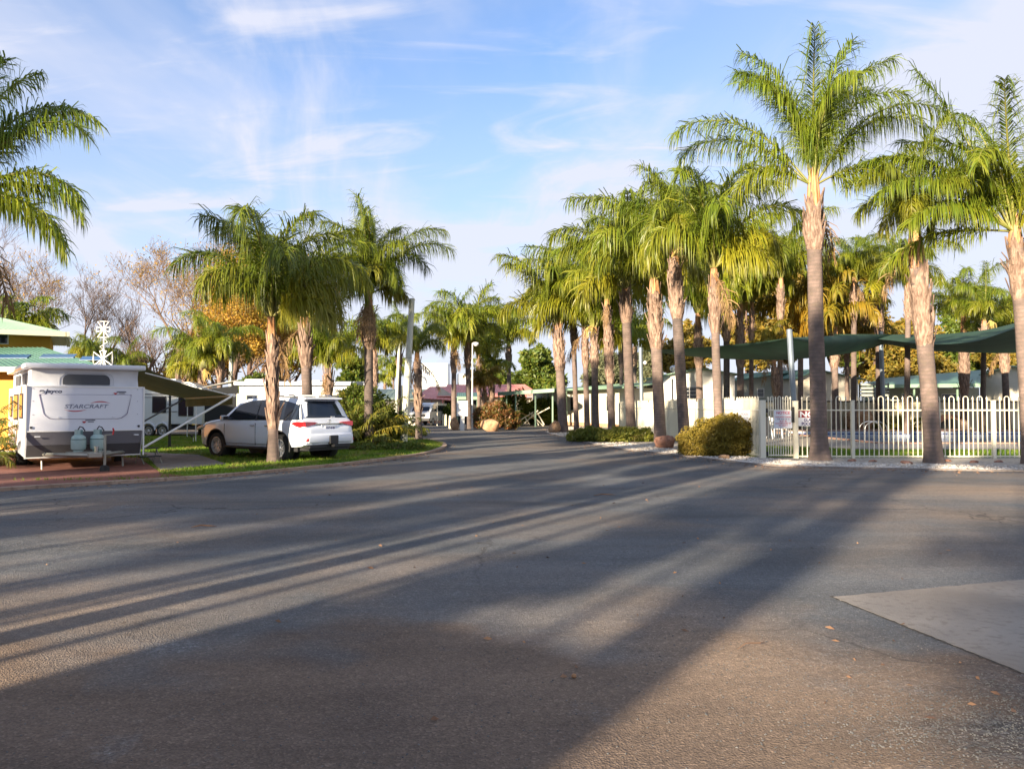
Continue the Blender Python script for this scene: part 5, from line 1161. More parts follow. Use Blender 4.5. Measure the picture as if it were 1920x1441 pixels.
# ---------------------------------------------------------------- shade sails and posts
M_SAIL = mat('green_shade_cloth', (.018, .060, .036), (.028, .08, .05), rough=.8, scale=.6, trans=.18)
M_GALV = mat('grey_steel_post', (.16, .20, .24), (.22, .26, .30), rough=.4, scale=2, metal=.3)
def pole(label, pxb, pxt, pyt, Y, wpx, name='steel_post', m=None, z0=0, cat='post', wt=None, cap=True):
    X = X_(pxb, Y); top = At(pxt, pyt, Y); r = wpx/F*Y/2; root = empty(name, (X, Y, z0), 0, label, cat)
    mb = MB(); n = 14; e = Vector((top.x-X, 0, top.z-z0)); rt_ = (wt or wpx)/F*Y/2
    mb.tube([e*(k/n) for k in range(n+1)], [r+(rt_-r)*k/n for k in range(n+1)], 16); mb.build('shaft', m or M_GALV, root, True)
    if cap: MB().lathe([(rt_*1.03, -.02), (rt_*1.03, .015), (rt_*.5, .04)], 16, tuple(e)).build('cap', m or M_GALV, root, True)
    return root, e
p1, e1 = pole('leaning grey steel post holding the near corner of the left shade sail', 1493, 1480, 619, 24.2, 10.5)
p2, e2 = pole('grey steel post between the sails by the pool wall', 1657, 1651, 622, 47.6, 8)
p3, e3 = pole('grey steel post holding the left tip of the left sail, behind the avenue', 1204, 1201, 652, 41.5, 7.5)
MB().lathe([(.05, 0), (.09, .05), (.09, .16), (.03, .2)], 10, (.15, -.1, e3.z-.9)).build('lamp', M_FRAME, p3)
def grid_mesh(name, rows, m, label, cat, thick=.012, sub=1):
    nu, nv = len(rows[0]), len(rows); mb = MB(); mb.add([p for r in rows for p in r], [(j*nu+i, j*nu+i+1, (j+1)*nu+i+1, (j+1)*nu+i) for j in range(nv-1) for i in range(nu-1)])
    o = mb.build(name, m, None, True); return o
a, b, c = At(1207, 657, 41.5), At(1480, 633, 24.4), At(1702, 626, 47.4)
rows = []; NU = 40; NV = 16
for j in range(NV+1):
    v = j/NV; r = []
    for i in range(NU+1):
        u = i/NU; ac = a.lerp(c, u); s = 4*u*(1-u); ac = ac+Vector((0, -3.0*s, -1.15*s))     # far hem sags and curves in
        uu = .5+(u-.5)*(1-.0*v); p = b.lerp(ac, v)
        k = 4*v*(1-v); edge = (2*u-1); p += Vector((-edge*.75*k*abs(edge)**2*1.2, 0, -.12*k*(1-edge*edge)+.0))
        r.append(tuple(p))
    rows.append(r)
o = grid_mesh('shade_sail', rows, M_SAIL, '', ''); tag(o, 'dark green triangular shade sail strung to the leaning post', 'shade sail', 'shade sails over the pool lawn')
def ctl(pts, Y, n=40):
    P = [At(px, py, yy) for (px, py), yy in zip(pts, Y)]; L = smooth3(P, n//(len(P)-1)); return L
def smooth3(P, n):
    out = []
    for i in range(len(P)-1):
        a, b, c, d = P[max(i-1, 0)], P[i], P[i+1], P[min(i+2, len(P)-1)]
        for k in range(n):
            t = k/n; out.append(.5*((2*b)+(c-a)*t+(2*a-5*b+4*c-d)*t*t+(3*b-a-3*c+d)*t**3))
    out.append(P[-1]); return out
r0 = ctl([(1556, 626), (1650, 626.5), (1740, 627), (1835, 620), (1905, 605), (2010, 575)], (46, 45, 43, 40, 37, 30))
r1 = ctl([(1558, 626.8), (1660, 637), (1740, 645), (1820, 641), (1885, 622), (2005, 577)], (46, 41, 37, 34, 31, 27))
r2 = ctl([(1560, 627.5), (1640, 641), (1730, 656), (1830, 661), (1915, 661), (2060, 650)], (46, 45, 44, 44, 44, 44))
rows = [r0]+[[tuple(Vector(p).lerp(q, t)) for p, q in zip(r0, r1)] for t in (.33, .66, 1)]+[[tuple(Vector(p).lerp(q, t)) for p, q in zip(r1, r2)] for t in (.25, .5, .75, 1)]
rows[0] = [tuple(p) for p in r0]
o = grid_mesh('shade_sail', rows, M_SAIL, '', ''); tag(o, 'green shade sail at the right with a sunlit folded upper edge', 'shade sail', 'shade sails over the pool lawn')
cb = empty('sail_cable', (0, 0, 0), 0, 'thin steel cable tying the left sail tip to its post', 'cable')
MB().tube([Vector((X_(1204, 41.5), 41.5, 0))+e3-Vector((0, 0, .15)), a], .012, 6).build('cable', M_GALV, cb)
pole('dark slim post standing under the caravan awnings', 319, 319, 727, 26.5, 5.5, m=M_DARK, wt=3.6, cap=False)
M_PALEP = mat('pale_timber_pole', (.56, .57, .47), (.70, .69, .60), rough=.75, scale=3, c3=(.36, .38, .28), s3=6, stretch=(4, 4, .5))
pl, e = pole('big pale leaning power pole by the lawn tip', 757, 772.5, 561, 28.8, 14, 'power_pole', M_PALEP, wt=10.5, cat='pole')
for k, t in enumerate((.30, .47, .60)): MB().lathe([(.125, -.012), (.13, 0), (.125, .012)], 14, tuple(e*t)).build('band', mat('pole_band', (.30, .31, .25), rough=.6), pl)
MB().lathe([(.06, 0), (.06, 2.2)], 10, (e.x*.0-.05, .12, .05)).build('conduit', M_PALEP, pl)
pole('second pale pole, thinner, left of the big leaning one', 741, 749, 640, 39, 6.5, 'power_pole', M_PALEP, wt=5, cat='pole')
pole('white pole rising behind the white pop-top caravan', 431, 434, 650, 42, 7, 'power_pole', mat('white_pole', (.62, .66, .58), rough=.6), wt=7, cat='pole')
sl_, e = pole('thin white street light with a round globe behind the meter box', 885.5, 886, 644, 47.8, 3, 'street_light', M_FRAME, wt=2.2, cat='street lamp')
MB().tube([e, e+Vector((.08, 0, .08)), e+Vector((.2, 0, .06))], .025, 6).build('arm', M_FRAME, sl_)
MB().lathe([(.05, .10), (.16, .06), (.18, -.02), (.13, -.12), (.05, -.17)], 14, tuple(e+Vector((.22, 0, 0)))).build('globe', mat('lamp_globe', (.85, .85, .8), rough=.2), sl_, True)
# meter box
c = G(867, 806.5); me_ = empty('meter_box', (c.x, c.y, 0), 0, 'white electrical meter box on a square white pedestal at the road edge', 'meter box')
MB().bbox(-.13, .13, -.1, .1, 0, .86, .01).build('pedestal', M_FRAME, me_); MB().bbox(-.34, .34, -.2, .2, .86, 1.78, .02).build('cabinet', M_FRAME, me_)
MB().bbox(-.31, .10, -.215, -.201, .9, 1.74, .004).build('door', mat('white_box_door', (.80, .80, .78), rough=.35), me_); MB().box(.05, .08, -.23, -.216, 1.3, 1.4).build('handle', M_DARK, me_)
for i, (px, py) in enumerate(((831, 797), (836, 797.5), (844, 803))):
    p = At(px, HZ, 2175/(py-HZ)); o = MB().lathe([(.09, 0), (.09, .75), (.075, .82), (.03, .86)], 12).build('bollard', M_FEN, None, True, loc=(p.x, p.y, 0)); tag(o, ['left of the two cream bollards by the porch of the red-roofed house', 'right of the two cream bollards by the porch of the red-roofed house', 'cream bollard next to the upright orange boulder'][i], 'bollard', 'cream bollards')
p = At(1271, 700, 49.5)
o = MB().lathe([(.12, 0), (.12, .2), (.26, .26), (.3, .42), (.26, .56), (.1, .62)], 14).build('roof_vent', mat('galvanised', (.6, .62, .64), rough=.3, metal=.6), None, True, loc=(p.x, 50.6, 3.5)); tag(o, 'round galvanised turbine vent on the left slope of the white cabin', 'roof vent')
o = MB().lathe([(.12, 0), (.12, .2), (.26, .26), (.3, .42), (.26, .56), (.1, .62)], 14).build('roof_vent', mat('galvanised', (.6, .62, .64), rough=.3, metal=.6), None, True, loc=(X_(1470, 58), 58, 3.75)); tag(o, 'round galvanised turbine vent on the grey-green cabin', 'roof vent')
MB_ = empty('hose_stake', tuple(G(1507, 858)), 0, 'short dark iron stake leaning beside the latch post', 'stake')
MB().tube([(0, 0, 0), (-.03, .02, .15), (-.08, .03, .32)], [.02, .014, .012], 6).build('stake', M_DARK, MB_)
# ---------------------------------------------------------------- vehicles and camping gear
M_PAINT = mat('pearl_white_paint', (.84, .88, .94), rough=.25, spec=.5, coat=.7)
M_GLASS = glass_mat('tinted_glass', (.012, .018, .03))
M_BLKP = mat('black_plastic', (.025, .025, .027), rough=.6); M_TYRE = mat('tyre_rubber', (.022, .022, .022), (.04, .04, .038), rough=.85, scale=8)
M_CHR = mat('chrome', (.75, .75, .76), rough=.12, metal=1); M_ALLOY = mat('alloy', (.62, .63, .64), rough=.35, metal=.3)
M_REDL_ = mat('red_lens', (.50, .012, .015), rough=.12, spec=.8, coat=.5); M_PLATE = mat('plate_white', (.72, .74, .76), rough=.4)
def itp(x, t):
    if x <= t[0][0]: return t[0][1]
    for (a, b), (c, d) in zip(t, t[1:]):
        if x <= c: return b+(d-b)*(x-a)/(c-a)
    return t[-1][1]
def make_wheel(root, x, y, r, w, side, spokes=6, name='wheel', twin=True):
    wh = bpy.data.objects.new(name, None); COL.objects.link(wh); wh.parent = root; wh.location = (x, y, r); wh.empty_display_size = .2
    if side < 0: wh.rotation_euler = (0, 0, math.pi)
    MB().lathe([(r*.66, -w/2), (r*.93, -w/2), (r*.985, -w*.40), (r, -w*.2), (r, w*.2), (r*.985, w*.40), (r*.93, w/2), (r*.66, w/2), (r*.64, w*.3), (r*.64, -w*.3)], 36, axis='y').build('tyre', M_TYRE, wh, True)
    mb = MB(); mb.lathe([(r*.68, w*.20), (r*.68, w*.44), (r*.60, w*.46), (r*.58, w*.2)], 36, axis='y'); mb.lathe([(r*.16, w*.1), (r*.16, w*.38), (r*.1, w*.42)], 16, axis='y')
    for k in range(spokes):
        for dd in ((-.14, .14) if twin else (0,)):
            a = 2*math.pi*k/spokes+dd; b = 2*math.pi*k/spokes+dd*1.6
            p = Vector((math.cos(a)*r*.1, w*.34, math.sin(a)*r*.1)); q = Vector((math.cos(b)*r*.62, w*.40, math.sin(b)*r*.62)); t = Vector((-math.sin(b), 0, math.cos(b)))*r*.035
            mb.add([p-t, p+t, q+t, q-t]+[v-Vector((0, .03, 0)) for v in (p-t, p+t, q+t, q-t)], [(0, 1, 2, 3), (0, 3, 7, 4), (1, 5, 6, 2), (4, 7, 6, 5), (0, 4, 5, 1), (2, 6, 7, 3)])
    mb.build('rim', M_ALLOY, wh)
    MB().lathe([(r*.645, w*.02), (r*.645, w*.14), (r*.05, w*.16)], 30, axis='y').build('brake_disc', M_BLKP, wh)
    return wh
# car: x forward, y to its left, z up
rl_ = Vector((-6.17, 20.7, 0)); hd = Vector((-.815, .579, 0)).normalized(); S = 1.02
lat = Vector((-hd.y, hd.x, 0))
ctr = rl_+hd*1.37*S-lat*(.78*S)
car = empty('four_wheel_drive', tuple(ctr), math.atan2(hd.y, hd.x), 'white four-wheel-drive wagon parked on the grass with its tailgate towards the road', 'car'); car.scale = (S, .96, .955)
TOP = [(-2.40, .86), (-2.37, .97), (-2.30, 1.06), (-2.26, 1.20), (-2.20, 1.24), (-2.02, 1.66), (-1.94, 1.755), (-1.7, 1.80), (-1.0, 1.83), (-.2, 1.825), (.30, 1.775), (.62, 1.64), (1.10, 1.25), (1.25, 1.185), (1.75, 1.13), (2.15, 1.05), (2.32, .96), (2.42, .80), (2.46, .66)]
WID = [(-2.40, .74), (-2.37, .84), (-2.28, .895), (-2.0, .925), (-1.4, .94), (0, .925), (1.4, .935), (2.0, .90), (2.25, .82), (2.40, .66), (2.46, .5)]
BOT = [(-2.40, .50), (-2.2, .42), (-1.9, .40), (0, .36), (1.9, .34), (2.3, .36), (2.46, .45)]
BELT = lambda x: 1.165-.035*(x+2.2)/3.3
def greenw(x, z):      # half width of the upper body at that height
    b = BELT(x); w0 = itp(x, WID)-.03; t = max(0, (z-b)/(1.80-b)); return w0-.21*t-.03*t*t
def sec(x):
    T = itp(x, TOP); w = itp(x, WID); zb = itp(x, BOT); be = min(BELT(x), T-.05)
    pts = [(0, zb), (w-.16, zb), (w-.05, zb+.03), (w-.012, zb+.13), (w, zb+(be-zb)*.42), (w-.004, zb+(be-zb)*.70), (w-.012, be-.07), (w-.05, be)]
    if T > BELT(x)+.06:
        ze = T-.07; g = greenw(x, ze)
        pts += [(greenw(x, be+(ze-be)*.02)-.012, be+(ze-be)*.05), (greenw(x, (be+ze)/2)-.012, (be+ze)/2), (g-.012, ze), (g-.06, T-.02), (g*.6, T), (0, T+.012)]
    else:
        pts += [(w-.09, T-.022), (w-.16, T-.012), (w-.25, T-.006), (w*.6, T), (w*.35, T+.006), (0, T+.01)]
    return pts
xs = sorted(set([round(v, 3) for v in list(np.linspace(-2.40, 2.46, 60))]+[t[0] for t in TOP]))
vs = []; n = len(sec(0)); full = 2*n-2
for x in xs:
    s = sec(x); ring = [(x, y, z) for y, z in s]+[(x, -y, z) for y, z in s[-2:0:-1]]; vs += ring
fs = [(i*full+j, i*full+(j+1) % full, (i+1)*full+(j+1) % full, (i+1)*full+j) for i in range(len(xs)-1) for j in range(full)]
fs += [tuple(range(full)), tuple((len(xs)-1)*full+k for k in range(full))[::-1]]
body = MB().add(vs, fs).build('body', M_PAINT, car, True)
for ax in (1.37, -1.38):
    for sd_ in (1, -1):
        c_ = MB().lathe([(.445, .52), (.445, 1.3)], 40, (ax, 0, .41), axis='y') if sd_ > 0 else MB().lathe([(.445, -1.3), (.445, -.52)], 40, (ax, 0, .41), axis='y')
        co = c_.build('cutter', M_PAINT); co.location = (0, 0, 0); co.parent = car
        bpy.context.view_layer.update(); boolean(body, co)
body.data.polygons.foreach_set('use_smooth', [True]*len(body.data.polygons))
try: body.data.set_sharp_from_angle(angle=R(35))
except Exception: pass
mb = MB(); mb.box(-2.0, 2.1, -.80, .80, .30, .47); mb.box(-2.36, -1.9, -.72, .72, .33, .56); mb.build('underbody', M_BLKP, car)
for ax in (1.37, -1.38):
    for sd_ in (1, -1):
        mb = MB(); N = 28; v = []
        for k in range(N+1):
            a = math.pi*(-.08+1.16*k/N); c_, s_ = math.cos(a), math.sin(a); w = itp(ax+.44*c_, WID)
            v += [(ax+.442*c_, sd_*(w-.40), .41+.442*s_), (ax+.442*c_, sd_*(w+.012), .41+.442*s_), (ax+.478*c_, sd_*(w+.008), .41+.478*s_)]
        mb.add(v, [(3*k+j, 3*k+j+1, 3*k+4+j, 3*k+3+j) for k in range(N) for j in (0, 1)]); mb.build('wheel_arch', M_BLKP, car, True)
        MB().lathe([(.44, 0), (.44, .02)], 30, (ax, sd_*.53, .41), axis='y').build('arch_liner', M_BLKP, car)
        make_wheel(car, ax, sd_*.79, .385, .265, sd_)
def side_glass(x0, x1, name, zlo, zhi, sd_):
    N = 12; v = []
    for k in range(N+1):
        x = x0+(x1-x0)*k/N; a = zlo(x); b = max(a+.002, zhi(x))
        for t in (0, .33, .66, 1): z = a+(b-a)*t; v.append((x, sd_*(greenw(x, z)+.004), z))
    MB().add(v, [(4*k+j, 4*k+j+1, 4*k+5+j, 4*k+4+j) for k in range(N) for j in range(3)]).build(name, M_GLASS, car, True)
for sd_ in (1, -1):
    lo = lambda x: BELT(x)+.012; hi = lambda x: itp(x, TOP)-.095
    side_glass(-2.03, -1.36, 'quarter_window', lo, lambda x: min(hi(x), itp(x, [(-2.03, 1.52), (-1.95, 1.60), (-1.36, 1.72)])), sd_)
    side_glass(-1.32, -.42, 'side_window', lo, hi, sd_)
    side_glass(-.36, .95, 'side_window', lo, lambda x: min(hi(x), itp(x, [(-.36, 1.73), (.2, 1.70), (.55, 1.57), (.95, 1.17)])), sd_)
    mb = MB()
    for x in (-1.34, -.39): mb.add([(x-.03, sd_*(greenw(x, 1.15)+.003), 1.15), (x+.03, sd_*(greenw(x, 1.15)+.003), 1.15), (x+.02, sd_*(greenw(x, 1.73)+.003), 1.735), (x-.02, sd_*(greenw(x, 1.73)+.003), 1.735)], [(0, 1, 2, 3)])
    mb.build('pillar_trim', M_BLKP, car)
    mb = MB()
    for x, z0, z1 in ((.98, .48, 1.10), (-.40, .44, 1.13), (-.98, .82, 1.14), ): 
        w = itp(x, WID); mb.box(x-.005, x+.005, sd_*(w-.02) if sd_ > 0 else sd_*(w+.003), sd_*(w+.003) if sd_ > 0 else sd_*(w-.02), z0, z1-.06)
    mb.box(-.9, 1.0, min(sd_*.90, sd_*.932), max(sd_*.90, sd_*.932), .47, .48); mb.build('door_seam', M_BLKP, car)
    for x in (-.28, -1.18+.28):
        w = itp(x, WID); MB().bbox(x-.09, x+.09, min(sd_*(w-.01), sd_*(w+.03)), max(sd_*(w-.01), sd_*(w+.03)), .985, 1.015, .008).build('door_handle', M_CHR, car)
    mb = MB(); mb.bbox(.78, .92, min(sd_*.93, sd_*1.13), max(sd_*.93, sd_*1.13), 1.13, 1.28, .03); mb.build('wing_mirror', M_PAINT, car, True)
    MB().bbox(.772, .79, min(sd_*.95, sd_*1.11), max(sd_*.95, sd_*1.11), 1.15, 1.26, .005).build('mirror_glass', M_BLKP, car)
    MB().tube([(-1.75, sd_*.66, 1.805), (-1.65, sd_*.66, 1.865), (-.2, sd_*.67, 1.875), (.05, sd_*.67, 1.815)], .016, 8).build('roof_rail', M_ALLOY, car, True)
    mb = MB(); mb.bbox(-1.0, .95, min(sd_*.86, sd_*1.0), max(sd_*.86, sd_*1.0), .34, .40, .02); mb.build('side_step', M_BLKP, car)
    mb = MB(); mb.add([(-2.04, sd_*(greenw(-2.04, 1.17)+.006), 1.165), (-2.235, sd_*(greenw(-2.2, 1.17)-.03), 1.185), (-2.03, sd_*(greenw(-2.0, 1.62)-.02), 1.62), (-1.96, sd_*(greenw(-1.96, 1.60)+.004), 1.60)], [(0, 1, 2, 3)]); mb.build('pillar_trim', M_GLASS, car)
    # tail light wraps from the flank to the tailgate
    q = [(-1.86, 1.085), (-2.10, 1.135), (-2.30, 1.128), (-2.325, 1.00), (-2.20, .965), (-2.06, 1.0)]
    v = [(x, sd_*(itp(x, WID)+.014), z) for x, z in q]; v2 = [(x, y*.93, z) for x, y, z in v]
    rr = [(-2.352, sd_*.868, 1.128), (-2.335, sd_*.50, 1.115), (-2.335, sd_*.40, 1.085), (-2.345, sd_*.52, 1.055), (-2.365, sd_*.85, .995)]
    rr2 = [(x+.1, y, z) for x, y, z in rr]
    mb = MB(); mb.add(v+v2, [tuple(range(6)), tuple(range(11, 5, -1))]+[(i, (i+1) % 6, 6+(i+1) % 6, 6+i) for i in range(6)])
    mb.add(rr+rr2, [tuple(range(5)), tuple(range(9, 4, -1))]+[(i, (i+1) % 5, 5+(i+1) % 5, 5+i) for i in range(5)])
    mb.add([v[2], v[3], rr[4], rr[0], v[1], rr2[0]], [(0, 1, 2, 3), (0, 3, 5, 4)]); mb.build('tail_light', M_REDL_, car)
    mb = MB(); mb.prism([(sd_*.84, .60), (sd_*.52, .60), (sd_*.58, .665), (sd_*.80, .675)], -2.435, -2.30, plane='yz'); mb.build('rear_reflector', M_REDL_, car)
    mb = MB(); mb.prism([(1.98, .93), (2.36, .84), (2.30, .92), (2.05, 1.0)], sd_*.78, sd_*.905); mb.build('headlight', mat('clear_lens', (.6, .62, .65), rough=.1), car)
# tailgate glass, spoiler, plate
xr = lambda z: itp(z, [(1.20, -2.262), (1.24, -2.205), (1.66, -2.025), (1.72, -1.985)])-.012
v = []; NZ, NY = 8, 16
for i in range(NZ+1):
    z = 1.225+(1.70-1.225)*i/NZ
    for j in range(NY+1):
        u_ = -1+2*j/NY; hw = (.86-.20*(z-1.2)/.5); y = u_*hw; v.append((xr(z)+.06*u_**4, y, z))
MB().add(v, [(i*(NY+1)+j, i*(NY+1)+j+1, (i+1)*(NY+1)+j+1, (i+1)*(NY+1)+j) for i in range(NZ) for j in range(NY)]).build('rear_window', M_GLASS, car, True)
mb = MB(); mb.prism([(-2.15, 1.755), (-2.13, 1.785), (-1.85, 1.825), (-1.85, 1.74), (-2.02, 1.72)], -.66, .66, plane='xz'); mb.build('spoiler', M_PAINT, car, True)
mb = MB(); mb.bbox(-2.362, -2.30, -.50, .50, 1.045, 1.078, .008); mb.build('chrome_strip', M_CHR, car)
mb = MB(); mb.tr(Matrix.Translation((-2.355, 0, 1.135))); mb.tube([(0, .055*math.cos(a), .038*math.sin(a)) for a in [2*math.pi*k/20 for k in range(21)]], .0065, 6); mb.tube([(0, .024*math.cos(a), .035*math.sin(a)) for a in [2*math.pi*k/16 for k in range(17)]], .005, 6); mb.tube([(0, .036*math.cos(a), .013+.013*math.sin(a)) for a in [2*math.pi*k/16 for k in range(17)]], .005, 6); mb.build('emblem', M_CHR, car)
mb = MB(); mb.box(-2.372, -2.29, -.30, .30, .86, 1.035); mb.build('plate_recess', M_PAINT, car)
pt = MB().bbox(-2.384, -2.373, -.19, .19, .875, 1.005, .003).build('number_plate', M_PLATE, car)
text_mesh('lettering', '1LC·4UR', .095, M_INKN, pt, Matrix.Translation((-2.3862, 0, .907))@Matrix.Rotation(-math.pi/2, 4, 'Z')@Matrix.Rotation(math.pi/2, 4, 'X'), sx=.86, align='CENTER', extrude=.0008, bold=.002)
mb = MB(); mb.bbox(-2.455, -2.28, -.80, .80, .54, .78, .05); mb.bbox(-2.40, -2.2, -.86, .86, .48, .60, .04); mb.build('rear_bumper', M_PAINT, car, True)
mb = MB(); mb.bbox(-2.40, -2.1, -.74, .74, .38, .50, .03); mb.build('bumper_skirt', M_BLKP, car)
mb = MB(); mb.bbox(-2.50, -2.40, -.20, .10, .50, .74, .02); mb.box(-2.56, -2.3, -.06, .0, .42, .50); mb.build('tow_bar', M_BLKP, car)
mb = MB(); mb.box(-2.236, -2.228, -.30, -.16, 1.235, 1.265); mb.build('window_sticker', M_PLATE, car)
mb = MB(); mb.prism([(-1.75, 1.82), (-1.9, 1.81), (-1.87, 1.87)], -.015, .015); mb.build('aerial_fin', M_PAINT, car)
# windscreen
v = []
for i in range(7):
    x = .50+(1.12-.50)*i/6; z = itp(x, TOP)+.012
    for j in range(11): u_ = -1+.2*j; v.append((x-.10*u_*u_, u_*(greenw(x, z)-.07), z-.03*u_*u_+.02))
MB().add(v, [(i*11+j, i*11+j+1, (i+1)*11+j+1, (i+1)*11+j) for i in range(6) for j in range(10)]).build('windscreen', M_GLASS, car, True)

# pop-top caravan: x along its front, y to its rear
M_CVW = mat('caravan_white', (.66, .68, .74), rough=.35, coat=.3); M_CVG = mat('caravan_grey', (.15, .15, .17), (.18, .18, .20), rough=.4, scale=1); M_CVD = mat('caravan_dark', (.09, .09, .095), rough=.5)
M_CANV = mat('canvas', (.56, .57, .60), (.66, .67, .69), rough=.9, scale=3, bump=.25, bscale=5); M_MESH = mat('window_mesh', (.07, .075, .085), rough=.8)
M_CHASS = mat('galvanised_steel', (.28, .28, .24), (.36, .36, .31), rough=.5, metal=.4, scale=5)
M_INKD = mat('decal_dark', (.04, .045, .09), rough=.4); M_INKRED = mat('decal_red', (.45, .02, .03), rough=.4)
cv = empty('pop_top_caravan', (-10.67, 17.0, 0), math.atan2(.6, .8), 'white and grey pop-top caravan with raised canvas roof facing the road', 'caravan')
Wc, Lc = 2.36, 4.9
sidep = [(.24, .34), (.10, .62), (0, .93), (.02, 1.945), (Lc-.05, 1.945), (Lc, 1.0), (Lc-.25, .45)]
MB().prism(sidep, 0, Wc, plane='yz').build('body', M_CVW, cv)
fp = MB(); fp.add([(.02, -.006, .925), (Wc-.02, -.006, .925), (Wc-.02, .094, .62), (.02, .094, .62)], [(0, 1, 2, 3)]); fp.build('front_panel', M_CVG, cv)
fp = MB(); fp.add([(.02, .094, .617), (Wc-.02, .094, .617), (Wc-.02, .236, .335), (.02, .236, .335)], [(0, 1, 2, 3)]); fp.build('stone_guard', M_CVD, cv)
MB().box(Wc-.0, Wc+.03, -.02, .03, .33, 1.94).build('corner_trim', M_FRAME, cv); MB().box(-.03, 0, -.02, .03, .33, 1.94).build('corner_trim', M_FRAME, cv)
for z, yy in ((.925, -.012), (1.925, .010), (.335, .225)): MB().box(.0, Wc, yy, yy+.008, z-.012, z+.012).build('trim_strip', M_FRAME, cv)
for x in (.12, Wc-.12):
    for z in (1.02, 1.3, 1.6, 1.88): MB().lathe([(.008, -.012+.02*(z-.93)), (.008, .0+.02*(z-.93))], 8, (x, 0, z), axis='y').build('rivet', M_INKG, cv)
for x in (.16, Wc-.2): MB().bbox(x, x+.11, -.02, -.007, .80, .825, .003).build('marker_light', M_PLATE, cv)
mb = MB(); 
for x in (.09, Wc-.09): mb.box(x-.02, x+.02, -.02, -.003, .99, 1.04)
mb.build('latch', M_BLKP, cv)
# canvas with soft folds
v = []; NZ = 5; ring = []
def rr_pts(x0, x1, y0, y1, n=24):
    P = []
    for (a, b) in (((x0, y0), (x1, y0)), ((x1, y0), (x1, y1)), ((x1, y1), (x0, y1)), ((x0, y1), (x0, y0))):
        for k in range(n): P.append((a[0]+(b[0]-a[0])*k/n, a[1]+(b[1]-a[1])*k/n))
    return P
PP = rr_pts(.09, Wc-.09, .12, Lc-.15)
for i in range(NZ+1):
    z = 1.945+(2.33-1.945)*i/NZ
    for k, (x, y) in enumerate(PP):
        t = math.sin(math.pi*i/NZ)*(.02*noise.noise(Vector((x*3, y*3, i*.3)))-.012); cx, cy = x-Wc/2, y-Lc/2; l = math.hypot(cx, cy); v.append((x+cx/l*t, y+cy/l*t, z))
nP = len(PP)
MB().add(v, [(i*nP+k, i*nP+(k+1) % nP, (i+1)*nP+(k+1) % nP, (i+1)*nP+k) for i in range(NZ) for k in range(nP)]).build('canvas', M_CANV, cv, True)
def rrect(x0, x1, z0, z1, rt, rb, n=6):
    P = []
    for (cx, cz, a0, r) in ((x1-rt, z1-rt, 0, rt), (x0+rt, z1-rt, 90, rt), (x0+rb, z0+rb, 180, rb), (x1-rb, z0+rb, 270, rb)):
        for k in range(n+1): a = R(a0+90*k/n); P.append((cx+r*math.cos(a), cz+r*math.sin(a)))
    return P
MB().prism(rrect(.70, 1.66, 1.975, 2.21, .13, .02), .095, .104).build('canvas_window', M_MESH, cv)
mb = MB(); P = rrect(.62, 1.74, 1.955, 2.24, .15, .03); mb.tube([(x, .108, z) for x, z in P+[P[0]]], .006, 5); mb.build('window_seam', M_CANV, cv)
# left flank canvas window and side windows
for y0, y1 in ((.9, 2.0), (2.7, 3.9)): MB().box(.075, .084, y0, y1, 2.0, 2.25).build('canvas_window', M_MESH, cv)
mb = MB(); mb.bbox(-.05, Wc+.05, -.04, Lc+.02, 2.33, 2.445, .03); mb.build('roof', M_CVW, cv, True)
MB().bbox(.75, 1.35, 1.2, 1.9, 2.445, 2.52, .03).build('roof_hatch', M_CVW, cv)
for (y0, y1, z0, z1) in ((.7, 1.5, 1.2, 1.78), (1.9, 3.1, 1.15, 1.78), (3.6, 4.3, 1.2, 1.75)):
    f = MB().bbox(-.02, -.002, y0, y1, z0, z1, .005).build('side_window', M_BLKP, cv); MB().box(-.028, -.021, y0+.04, y1-.04, z0+.04, z1-.04).build('pane', M_GLASS, f)
for (y0, y1, z0, z1) in ((.25, .6, .5, .85), (2.9, 3.2, .5, .9)): MB().bbox(-.02, -.002, y0, y1, z0, z1, .004).build('service_hatch', M_FRAME, cv)
mb = MB(); P = [(.26, 1.74), (2.12, 1.74), (2.02, 1.27)]; P = [(.24, 1.745), (2.11, 1.745), (2.02, 1.32)]+[(1.98-.02*0, 1.27), (1.90, 1.215), (1.82, 1.20), (.52, 1.20), (.44, 1.215), (.37, 1.27), (.33, 1.32)]
P3 = [(x, -.004+(.02)*(z-.93)/1.0, z) for x, z in P]; mb.tube(P3+[P3[0]], .009, 5); mb.build('hatch_seal', M_INKG, cv)
mb = MB(); mb.add([(x*.96+.05, y-.008, z) for x, y, z in P3], [tuple(range(len(P3)))]); 
for x in (.62, 1.72): mb.bbox(x-.015, x+.015, -.03, -.01, 1.225, 1.25, .004)
mb.build('front_boot_lid', M_CVW, cv)
def ctext(s, x, z, size, m, sx=1, shear=0, bold=0, al='LEFT', off=.016):
    return text_mesh('lettering', s, size, m, cv, Matrix.Translation((x, -off+.02*(z-.93), z))@Matrix.Rotation(math.pi/2, 4, 'X'), sx=sx, shear=shear, bold=bold, extrude=.001, align=al)
ctext('Jayco', .36, 1.785, .115, M_INKD, 1.3, .15, .003, off=.004)
MB().prism(rrect(.245, .335, 1.79, 1.845, .02, .02), -.008, .001).build('emblem', M_INKD, cv); MB().prism(rrect(.255, .325, 1.795, 1.815, .009, .009), -.012, -.009).build('emblem', M_PLATE, cv)
ctext('STARCRAFT', .72, 1.44, .125, mat('decal_grey', (.16, .18, .26), rough=.4), 1.30, .25, .001)
